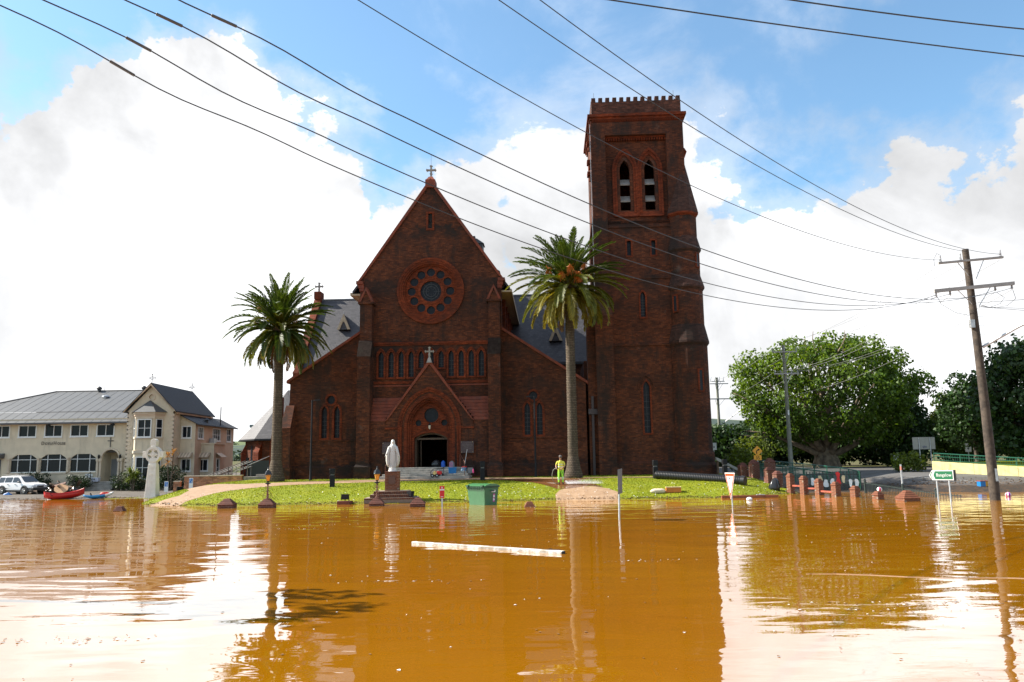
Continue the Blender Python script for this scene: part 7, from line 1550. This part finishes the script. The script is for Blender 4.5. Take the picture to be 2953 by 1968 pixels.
b.prism([(-.07, 1.26), (.07, 1.26), (0, 1.36)], -.024, -.021); b.build('symbol', IRON, gw_)
bs = thing('direction_sign', 'green arrow shaped direction sign reading Bangalow on two posts in the water', 'sign', (20.35, 38.5, 0), math.radians(-40)); post(bs, -.25, 1.0, .035); post(bs, .28, 1.5, .035)
sh_ = [(-.55, 1.22), (-.42, 1.0), (.5, 1.0), (.5, 1.46), (-.42, 1.46)]
b = MB(); b.prism(sh_, -.06, -.04); b.build('panel', WHITEP, bs); b = MB(); b.prism([(-.36, 1.23), (-.29, 1.04), (.46, 1.04), (.46, 1.42), (-.29, 1.42)], -.064, -.061); b.build('green_field', mat('sign_green', (.015, .15, .06), .4), bs)
b = MB(); b.band([(-.43, 1.06), (-.51, 1.23), (-.43, 1.40)], [(-.40, 1.06), (-.475, 1.23), (-.40, 1.40)], -.064, -.061, close=False); b.build('arrow', mat('sign_green', (.015, .15, .06)), bs)
textmesh('lettering', 'Bangalow', .20, WHITEP, bs, (.085, -.066, 1.17), extrude=.002, scale=(.86, 1.1, 1)); b = MB(); b.box(.51, .58, -.1, .1, .98, 1.48); b.build('end_clamp', IRON, bs)
wp = thing('marker_post', 'slim pale post with red band standing at the road edge', 'post', (23.55, 49.2, 0), 0); b = MB(); b.tube([(0, 0, -.4), (0, 0, 1.65)], .055, 8); b.build('post', GALV, wp); b = MB(); b.tube([(.0, -.0, 1.3), (0, 0, 1.52)], .058, 8); b.build('band', mat('faded_red', (.55, .2, .15), .5), wp)
ds = thing('warning_sign', 'yellow diamond bend sign with 35 speed plate above the gate pillars', 'sign', (18.75, 62, gnd(18.75, 62)), .05); post(ds, 0, 2.0, .03, GALV, y=.03); YS = mat('sign_yellow', (.75, .32, .01), .4)
gz_ = gnd(18.75, 62); b = MB(); b.prism([(-.40, 2.68-gz_), (0, 2.28-gz_), (.40, 2.68-gz_), (0, 3.08-gz_)], -.02, 0); b.build('plate', YS, ds)
b = MB(); zc = 2.68-gz_; b.band([(-.10, zc-.2), (-.10, zc), (-.02, zc+.1), (.06, zc+.13)], [(-.03, zc-.2), (-.03, zc-.03), (.02, zc+.04), (.08, zc+.06)], -.025, -.021, close=False); b.prism([(.05, zc+.19), (.05, zc+.0), (.19, zc+.10)], -.025, -.021); b.build('arrow', IRON, ds)
b = MB(); b.box(-.3, .3, -.02, 0, 1.98-gz_, 2.36-gz_); b.build('speed_plate', YS, ds); textmesh('lettering', '35', .34, IRON, ds, (0, -.024, 2.05-gz_), extrude=.002)
rbk = thing('road_sign', 'grey back of a large road sign with graffiti on two poles', 'sign', (31.7, 62.2, gnd(31.7, 62.2)), .1); gb_ = gnd(31.7, 62.2)
b = MB(); b.box(-.92, .92, -.02, 0, 2.62-gb_, 3.55-gb_); b.build('plate', mat('sign_back_pale', (.30, .29, .26), .5, var=.1), rbk, bevel=.02)
for x in (-.42, .48): b = MB(); b.tube([(x, -.06, -.3), (x, -.06, 3.5-gb_)], .04, 8); b.build('post', GALV, rbk)
b = MB(); b.tube([(-.15, -.026, 2.78-gb_), (-.1, -.026, 2.86-gb_), (-.06, -.026, 2.72-gb_), (0, -.026, 2.88-gb_), (.06, -.026, 2.74-gb_), (.14, -.026, 2.86-gb_), (.2, -.026, 2.76-gb_)], .02, 4); b.build('graffiti', mat('graffiti_blue', (.03, .04, .16), .6), rbk)
for i, (x, y, h, lb) in enumerate(((20.9, 84, 2.6, 'small white road sign on a slim post left of the fig'), (40.6, 72, 2.1, 'small white road sign before the conical bush'), (37.0, 78, 1.1, 'tiny pale sign in the shade under the trees'))):
    P = thing('road_sign', lb, 'sign', (x, y, gnd(x, y))); post(P, 0, h, .04); b = MB(); b.box(-.28, .28, -.05, -.04, h-.75, h); b.build('plate', WHITEP, P); b = MB(); b.prism([(-.08, h-.5), (.08, h-.5), (0, h-.25)], -.056, -.051); b.build('symbol', IRON, P)
# ------------------------------------------------------------------ loose things on the lawn and the water
cp_ = thing('drain_pipe', 'long black corrugated drain pipe lying on the lawn below the tower', 'pipe', (0, 0, 0)); A, B = Vector((9.5, 54.0, gnd(9.5, 54)+.29)), Vector((14.3, 50.1, gnd(14.3, 50.1)+.29)); d = (B-A); N = 150; PIPE = mat('pipe_black', (.012, .012, .013), .35)
b = MB(); b.tube([A+d*(i/N)*.955 for i in range(N+1)], [.26+(.022 if (i % 3) else -.006) for i in range(N+1)], 20, cap=False); b.build('barrel', PIPE, cp_, smooth=True, auto=.5)
b = MB(); e0, e1 = A+d*.955, B; b.tube([e0, e0+(e1-e0)*.15, e1, e1-(e1-e0)*.02], [.27, .30, .30, .27], 20, cap=False); b.build('collar', PIPE, cp_, smooth=True, auto=.5); b = MB(); b.tube([e0+(e1-e0)*.3, e0+(e1-e0)*.5], .255, 20); b.build('bore', DARK, cp_)
sb_ = thing('sandbag', 'pale cream sandbag lying beside the orange foam block', 'sandbag', (8.3, 46.75, gnd(8.3, 46.75)+.12), .15); b = MB(); n = 9
vs = []
for i in range(n):
    s = -1+2*i/(n-1); w_ = .18*(1-abs(s)**3.5)+.02; h_ = .14*(1-abs(s)**4)+.015
    for j in range(12): t = 2*PI*j/12; vs.append((s*.5, w_*math.cos(t)*(1+.07*math.sin(i*2+j)), h_*math.sin(t)*(1+.06*math.cos(i*3+j*2))))
b.add(vs, [(i*12+j, i*12+(j+1) % 12, (i+1)*12+(j+1) % 12, (i+1)*12+j) for i in range(n-1) for j in range(12)]+[tuple(range(12)), tuple((n-1)*12+j for j in range(12))]); b.build('sack', mat('hessian', (.60, .50, .36), .9, var=.15, vscale=6, bump=.01), sb_, smooth=True); b = MB(); b.tube([(.47, 0, .0), (.5, 0, .03), (.54, 0, .02)], .03, 6); b.build('tie', WD, sb_)
fb_ = thing('foam_block', 'orange sided foam block with pale top lying on the lawn edge', 'box', (9.2, 46.9, gnd(9.2, 46.9)), -.12); b = MB(); b.box(-.42, .42, -.3, .3, 0, .28); b.build('block', mat('orange_foam', (.50, .16, .025), .7, var=.12), fb_); b = MB(); b.wall(rect(-.43, .43, -.31, .31), [circ(-.02, 0, .1, 12)], 0, .03); b.v = [(x, z, .283+y) for x, y, z in b.v]; b.build('top', mat('pale_foam', (.72, .60, .36), .7), fb_)
tp_ = thing('timber_plank', 'long red brown timber plank washed up along the lawn edge', 'plank', (13.0, 44.85, .05), -.02); b = MB(); b.box(-1.55, 1.55, -.06, .06, -.05, .09); b.build('plank', mat('red_brown_timber', (.26, .075, .03), .7, var=.3), tp_, bevel=.008); b = MB(); b.box(.35, .8, -.09, .02, .085, .13); b.build('scrap', mat('tin', (.4, .4, .4), .4), tp_)
fl_ = thing('foam_lump', 'white foam lump floating by the washed up plank', 'foam', (12.2, 42.2, .0)); b = MB(); b.ball((0, 0, .06), .15, 10, 6, sx=1.1, sz=.7); b.build('lump', WHITEP, fl_)
lg = thing('floating_timber', 'long white painted square timber post floating in the brown water', 'timber', (-.82, 20.95, .0), math.atan2(-2.89, 3.93)); LW = mat('flaking_white', (.66, .65, .62), .6, col2=(.30, .25, .19), vscale=4.5, stain=.4); b = MB(); b.box(-2.44, 2.44, -.075, .075, -.10, .065); b.build('beam', LW, lg, bevel=.012); b = MB(); b.box(2.44, 2.448, -.07, .07, -.10, .06); b.build('end_grain', DARK, lg)
stk = thing('floating_stick', 'thin dark stick floating beside the white timber', 'stick', (.62, 20.3, .0), .0); b = MB(); b.tube([(-.55, 0, .0), (-.1, .03, .015), (.5, 0, .005)], .018, 6); b.build('stem', WD, stk); b = MB(); b.tube([(.1, .02, .01), (.3, .14, .03)], .01, 5); b.build('twig', WD, stk)
bl = thing('beach_ball', 'purple and white ball floating beside the leaning power pole', 'ball', (25.7, 42.3, .08)); b = MB(); b.ball((0, 0, 0), .14, 16, 10); b.m = [1 if (i % 16) in (3, 4, 5, 11, 12) else (2 if (i % 16) in (8, 9) else 0) for i in range(len(b.m))]; b.build('skin', [WHITEP, mat('ball_purple', (.35, .02, .35), .4), mat('ball_red', (.5, .03, .1), .4)], bl, smooth=True)
bl = thing('beach_ball', 'red and white ball resting on the wide orange pillar cap', 'ball', (18.7, 40.2, .62)); bl.location = (19.35, 43.0, .42); b = MB(); b.ball((0, 0, 0), .13, 14, 8); b.m = [1 if (i % 14) in (2, 3, 9, 10) else 0 for i in range(len(b.m))]; b.build('skin', [WHITEP, mat('ball_red', (.5, .03, .1))], bl, smooth=True); bl['label'] = 'red and white ball caught by the drowned picket fence'
crx = thing('crate', 'blue and orange crate stranded on the wet silt of the road', 'crate', (28.6, 49.4, gnd(28.6, 49.4))); b = MB(); b.box(-.3, 0, -.2, .2, 0, .3); b.build('blue_half', mat('tub_blue', (.01, .16, .42)), crx); b = MB(); b.box(.005, .4, -.2, .2, 0, .3); b.build('orange_half', mat('crate_orange', (.6, .28, .02), .5), crx); b = MB(); b.box(-.32, .42, -.22, .22, .3, .34); b.build('lid', mat('crate_lid', (.25, .06, .05), .5), crx)
trb = thing('leaning_board', 'weathered timber ramp leaning at the foot of the tower', 'board', (15.75, 59.8, gnd(15.7, 59.8)), -.1); b = MB(); b.hexa([(-.75, -.3, 1.1), (.85, -.3, .25), (.85, .3, .25), (-.75, .3, 1.1)], [(-.75, -.3, 1.32), (.85, -.3, .45), (.85, .3, .45), (-.75, .3, 1.32)]); b.build('board', mat('weathered_board', (.26, .25, .235)), trb); b = MB(); b.box(-.7, -.6, -.25, .25, -.2, 1.05); b.box(.65, .75, -.25, .25, -.2, .3); b.build('leg', WD, trb)
rp = thing('floating_rope', 'thin pale rope drifting on the water below the power pole', 'rope', (0, 0, 0)); b = MB(); b.tube([(5.5+k*.55, 15.6-k*.16+.12*math.sin(k*1.3), .004) for k in range(12)], .0055, 5); b.build('rope', mat('rope_pale', (.5, .34, .24), .8), rp)
# scraps of litter on the grass and the water, and silt flecks: uncountable
rg = np.random.default_rng(21); V = []; Fc = []; mi = []
for k in range(420):
    x = rg.uniform(-20, 16.5) if k % 3 else rg.uniform(-3, 8); y = lerp_tab(SHORE, x)+abs(rg.normal(0, 2.6))+.15
    if y > 58: continue
    s = .02+.055*rg.random()**3; a = rg.uniform(0, PI); z = gnd(x, y)+.05; i = len(V); c, q = math.cos(a)*s, math.sin(a)*s; e = rg.uniform(.01, .05)
    V += [(x-c, y-q, z), (x+q, y-c, z+e), (x+c, y+q, z+e*.3), (x-q, y+c, z+e)]; Fc.append((i, i+1, i+2, i+3)); mi.append(0 if rg.random() < .75 else 1)
cls = [(rg.uniform(-.55, .6), rg.uniform(9, 42)) for _ in range(26)]
for k in range(1000):
    u = rg.random(); y = 7+36*u; x = rg.uniform(-.66, .66)*y
    if k % 2: q_ = cls[k % 26]; y = q_[1]+rg.normal(0, .12); x = q_[0]*q_[1]+rg.normal(0, .7)
    s = .006+.016*rg.random(); a = rg.uniform(0, PI); i = len(V); c, q = math.cos(a)*s*1.6, math.sin(a)*s
    V += [(x-c, y-q, .006), (x+q, y-c, .012), (x+c, y+q, .006), (x-q, y+c, .012)]; Fc.append((i, i+1, i+2, i+3)); mi.append(0 if rg.random() < .35 else 1)
me = bpy.data.meshes.new('litter'); me.from_pydata(V, [], Fc); me.materials.append(WHITEP); me.materials.append(mat('litter_brown', (.16, .08, .03), .8)); me.polygons.foreach_set('material_index', mi); o = bpy.data.objects.new('litter', me); COL.objects.link(o); tag(o, 'scattered pale scraps of litter over grass and water', 'litter'); o['kind'] = 'stuff'
rg = np.random.default_rng(22); V = []; Fc = []
for k in range(3900):
    if k % 3 == 2:
        x = rg.uniform(-22, 16.5); y = lerp_tab(SHORE, x)+.35*math.sin(x*.9)*.6+abs(rg.normal(0, .28))+.05
    elif k % 3: x = rg.uniform(24, 48); y = 50.2+abs(rg.normal(0, 1.6))-(x-30)*.25
    else: x = rg.uniform(-60, -27); y = 57.3+abs(rg.normal(0, .7))
    s = .02+.05*rg.random(); z = gnd(x, y)+.01; i = len(V); a = rg.uniform(0, PI); c, q = math.cos(a)*s, math.sin(a)*s; V += [(x-c, y-q, z), (x+q, y-c, z+.03), (x+c, y+q, z+.01), (x-q, y+c, z+.04)]; Fc.append((i, i+1, i+2, i+3))
me = bpy.data.meshes.new('leaf_litter'); me.from_pydata(V, [], Fc); me.materials.append(mat('flood_litter', (.14, .08, .035), .9, island=.6)); o = bpy.data.objects.new('leaf_litter', me); COL.objects.link(o); tag(o, 'brown wrack of leaves and twigs left along the flood edge', 'leaf litter'); o['kind'] = 'stuff'
# ------------------------------------------------------------------ power poles and wires
def pole(label, x, y, h, r0, r1, arms, lean=0.0, m=WOODP):
    P = thing('power_pole', label, 'power pole', (x, y, min(0, gnd(x, y))-.2)); H = h-min(0, gnd(x, y))+.2
    b = MB(); n = 14; b.tube([(lean*(i/n)**2, 0, H*i/n) for i in range(n+1)], [r0+(r1-r0)*i/n for i in range(n+1)], 14); b.build('pole', m, P, smooth=True, auto=.8)
    z0 = -P.location.z
    for (xa, xb, za, zb, hh, yy) in arms:
        b = MB(); b.hexa([(xa, yy-.06, za-hh), (xb, yy-.06, zb-hh), (xb, yy+.06, zb-hh), (xa, yy+.06, za-hh)], [(xa, yy-.06, za), (xb, yy-.06, zb), (xb, yy+.06, zb), (xa, yy+.06, za)]); b.v = [(p[0], p[1], p[2]+z0) for p in b.v]; b.build('crossarm', mat('crossarm_grey', (.34, .34, .33), .8, var=.15), P)
        for f in (.30, .70): b = MB(); b.tube([(xa+(xb-xa)*f, yy, za+(zb-za)*f-hh+z0), (.12*(1 if f > .5 else -1), yy*.5, za-.85+z0)], .022, 5); b.build('brace', GALV, P)
    return P, z0
def insulator(P, x, y, z, z0, h=.28, tilt=0.0):
    b = MB(); pr = [(.02, -.05), (.03, 0)]
    for k in range(5): pr += [(.075-.006*k, h*(k+.2)/5), (.03, h*(k+.7)/5)]
    b.lathe(pr+[(.03, h)], 10); b.build('insulator', mat('porcelain', (.40, .42, .45), .25), P, loc=(x, y, z+z0), rot=(0, tilt, 0))
p1, z1 = pole('tall leaning timber power pole with two crossarms standing in the water', 23.0, 38.9, 12.35, .24, .155, [(-1.75, 1.5, 11.66, 11.92, .10, -.2), (-2.1, 1.9, 10.28, 10.62, .17, -.22)], lean=-.22)
for (x, z) in ((-1.62, 11.68), (-.62, 11.76), (1.38, 11.92)): insulator(p1, x, -.2, z, z1, .34)
for (x, z) in ((-2.0, 10.0), (-1.3, 10.06), (.95, 10.26), (1.78, 10.32)): insulator(p1, x, -.2, z-.05, z1, .22)
b = MB(); b.box(-.42, -.22, -.2, .0, 8.35+z1, 8.75+z1); b.build('switch_box', GALV, p1)
b = MB(); b.tube([(.15, 0, 7.4+z1), (1.3, -1.1, 8.2+z1), (3.2, -3, 9.3+z1)], [.075, .06, .045], 8); b.build('lamp_arm', GALV, p1)
b = MB(); b.box(2.9, 3.7, -3.3, -3.0, 9.25+z1, 9.42+z1); b.build('lamp_head', GALV, p1)
for k in range(5): b = MB(); b.tube([(-.02, -.1, 8.9-k*.45+z1), (.3, -.1, 8.9-k*.45+z1)], .012, 4); b.build('step_bolt', GALV, p1)
for (pts) in ([(-2.0, -.25, 9.95), (-1.9, -.4, 9.5), (-1.2, -.3, 9.1), (-.5, -.2, 8.95), (-.05, -.1, 9.2)], [(.95, -.25, 10.1), (1.3, -.3, 9.8), (1.05, -.3, 9.5), (.6, -.2, 9.35), (.2, -.1, 9.45)], [(1.78, -.25, 10.2), (1.85, -.3, 9.75), (1.4, -.3, 9.4), (.7, -.2, 9.3), (.2, -.1, 9.5)], [(-1.62, -.2, 12.02), (-1.8, -.25, 12.1), (-2.0, -.3, 11.8), (-2.0, -.3, 11.45)]):
    b = MB(); b.tube([(x, y, z+z1) for x, y, z in pts], .011, 4); b.build('jumper', IRON, p1)
b = MB(); b.box(-.02, .1, -.245, -.238, .9+z1, 1.5+z1); b.build('number_plate', GALV, p1)
GP = mat('green_grey_pole', (.16, .17, .13), .85, col2=(.22, .22, .18), vscale=2)
p2, z2_ = pole('slim greenish power pole rising behind the brick gate pillars', 22.65, 66, 11.45, .20, .12, [(-.98, 1.05, 10.9, 10.9, .10, -.15), (-.95, 1.1, 9.08, 9.1, .12, -.15)], m=GP)
for x in (-.95, 0, 1.0): insulator(p2, x, -.15, 10.9, z2_, .3)
for x in (-.9, -.4, .5, 1.0): insulator(p2, x, -.15, 9.1, z2_, .18)
b = MB(); b.box(-.06, .06, -.22, -.12, 5.6+z2_, 6.0+z2_); b.build('switch_box', GALV, p2)
p3, z3_ = pole('far thin power pole with switchgear beside the tower', 24.4, 95, 11.7, .20, .14, [(-.9, 1.3, 11.0, 11.0, .1, -.1), (-1.2, 1.6, 9.2, 9.2, .12, -.1), (-.6, 1.0, 11.3, 11.3, .08, .3)], m=GP)
for x in (-.8, -.3, .2, .7): insulator(p3, x, -.1, 11.2, z3_, .6, .2)
b = MB(); b.tube([(.1, 0, 6.0+z3_), (2.6, -1, 7.9+z3_), (5.2, -2, 8.6+z3_)], .06, 6); b.build('lamp_arm', GALV, p3); b = MB(); b.box(5.0, 5.9, -2.2, -1.9, 8.5+z3_, 8.7+z3_); b.build('lamp_head', GALV, p3)
sl2 = thing('street_light', 'grey street light head reaching in on its arm beside the leaning pole', 'street light', (31.5, 44.5, gnd(31.5, 44.5))); b = MB(); b.tube([(0, 0, -.3), (0, 0, 6.2), (-.5, 0, 6.9), (-1.4, 0, 7.35)], .07, 8); b.build('post', GALV, sl2); b = MB(); b.frust(-2.3, -1.3, -.16, .16, 7.22, -2.1, -1.3, -.1, .1, 7.46); b.build('lamp_head', GALV, sl2)
WIRE = mat('cable_black', (.012, .012, .014), .5); WIREL = mat('cable_grey', (.30, .30, .30), .4, metal=.5)
def ray(u, v): d = _f*2300+_r*(u-1476.5)+_u*(984-v); return d/d.y
def span(A, Q, mid, ext=.25, n=40):
    """sagging span from A towards Q (both 3-D); the height of the middle follows the measured sag"""
    A, Q = Vector(A), Vector(Q); d = ray(*mid); nrm = Vector((-(Q-A).y, (Q-A).x, 0)); t = (A-Vector((0, 0, CAM_Z))).dot(nrm)/d.dot(nrm); M = Vector((0, 0, CAM_Z))+d*t
    s = ((M-A).xy.length)/((Q-A).xy.length); zl = A.z+(Q.z-A.z)*s; k = (zl-M.z)/max(.02, s*(1-s)); k = max(0.0, min(k, 12))
    return lambda q: A+(Q-A)*q-Vector((0, 0, k*q*(1-q))), s
LV = [(20.95, 9.98, (-8.1, 11.8, 9.5), (1650, 747)), (21.7, 10.05, (-7.3, 11.6, 9.5), (1650, 696)), (23.95, 10.2, (-6.0, 11.7, 9.5), (1650, 625)), (24.75, 10.3, (-5.1, 11.7, 9.5), (1650, 567))]
SP = [(270, 145), (335, 118), (413, 65), (505, 43)]
WL = ['lowest', 'second lowest', 'third lowest', 'fourth lowest']
for i, (x, z, Q, mid) in enumerate(LV):
    fn, s = span((x, 38.6, z), Q, mid); T = thing('power_cable', '%s black cable of the four strung to the lower crossarm of the leaning pole' % WL[i], 'cable', (x, 38.6, z), 0, 'street cables')
    # where the splice sleeve sits: the span point that lies at the sleeve's measured bearing
    best = min((abs(((fn(q)-Vector((0, 0, CAM_Z))).dot(_r)/(fn(q)-Vector((0, 0, CAM_Z))).dot(_f))*2300+1476.5-SP[i][0]*1.255), q) for q in [.6+.002*k for k in range(200)])[1]
    pts = []
    for k in range(121):
        q = 1.25*k/120; p = fn(q)
        if abs(q-best) < .10: p = p+Vector((0, 0, .07*math.sin((q-best)*60+i)*math.cos((q-best)*15.7)))
        pts.append(p-Vector((x, 38.6, z)))
    b = MB(); b.tube(pts, .0125, 5); b.build('conductor', WIRE, T)
    near = [p for k, p in enumerate(pts) if abs(1.25*k/120-best) < .011]
    b = MB(); b.tube(near if len(near) > 1 else [fn(best-.01)-Vector((x, 38.6, z)), fn(best+.01)-Vector((x, 38.6, z))], .026, 7); b.build('splice_sleeve', mat('sleeve_grey', (.07, .065, .06), .5), T)
for i, (A, Q, mid) in enumerate((((21.35, 38.6, 11.75), (-3.0, 15.0, 11.5), (1650, 361)), ((22.72, 38.75, 12.2), (-.2, 15.0, 11.5), (2100, 430)), ((24.35, 38.6, 12.0), (.7, 15.1, 11.5), (2100, 382)))):
    fn, s = span(A, Q, mid); T = thing('power_cable', 'black high voltage cable strung to %s of the leaning pole' % ('the upper crossarm end', 'the very top', 'the far insulator')[i], 'cable', A, 0, 'street cables'); b = MB(); b.tube([fn(1.3*k/60)-Vector(A) for k in range(61)], .0115, 5); b.build('conductor', WIRE, T)
for i, (A, B, sag) in enumerate((((-1.6, 10.9, 9.55), (12.6, 14.6, 9.62), .0), ((3.4, 10.8, 9.0), (12.2, 13.6, 9.7), .0))):
    A, B = Vector(A), Vector(B); T = thing('power_cable', ('thick near cable crossing high above the tower', 'near cable crossing the upper corner of the sky')[i], 'cable', A, 0, 'street cables'); b = MB(); b.tube([(B-A)*(k/20*1.4-.15)-Vector((0, 0, .18*math.sin(PI*k/20))) for k in range(21)], .0125, 6); b.build('conductor', WIRE, T)
def thin(A, B, sag, label, m=WIREL, r=.012, n=24):
    A, B = Vector(A), Vector(B); T = thing('service_wire', label, 'wire', A, 0, 'service wires'); b = MB(); b.tube([(B-A)*(k/n)-Vector((0, 0, 4*sag*(k/n)*(1-k/n))) for k in range(n+1)], r, 4); b.build('conductor', m, T)
L2 = 'thin pale wire slung from the leaning pole to the slim pole'
for (A, B, sg) in (((21.3, 38.7, 11.5), (21.7, 65.8, 11.1), .5), ((22.4, 38.7, 11.6), (22.65, 65.8, 11.6), .5), ((24.3, 38.7, 11.7), (23.65, 65.8, 11.1), .5), ((20.95, 38.7, 9.9), (21.75, 65.8, 9.2), .8), ((21.7, 38.7, 9.95), (22.25, 65.8, 9.2), .8), ((23.95, 38.7, 10.1), (23.15, 65.8, 9.2), .8), ((24.75, 38.7, 10.2), (23.65, 65.8, 9.2), .8), ((22.9, 38.9, 9.0), (22.6, 65.8, 7.2), .7)): thin(A, B, sg, L2, r=.010)
L3 = 'thin pale wire slung from the slim pole to the far pole'
for (A, B, sg) in (((21.7, 66, 11.1), (23.6, 95, 11.3), .5), ((23.65, 66, 11.1), (25.6, 95, 11.3), .5), ((21.75, 66, 9.2), (23.3, 95, 9.3), .7), ((23.65, 66, 9.2), (25.9, 95, 9.3), .7)): thin(A, B, sg, L3, r=.011)
for (B, lb) in (((45, 36, 11.3), 'thin wire leaving the leaning pole almost level over the road'), ((45, 38, 9.0), 'heavier wire leaving the leaning pole over the dark trees'), ((40, 30, 6.5), 'steep service wire dropping from the leaning pole past its lamp arm')): thin((23.1, 38.8, 9.4 if B[2] < 11 else 9.6), B, .25, lb, WIRE, .012)
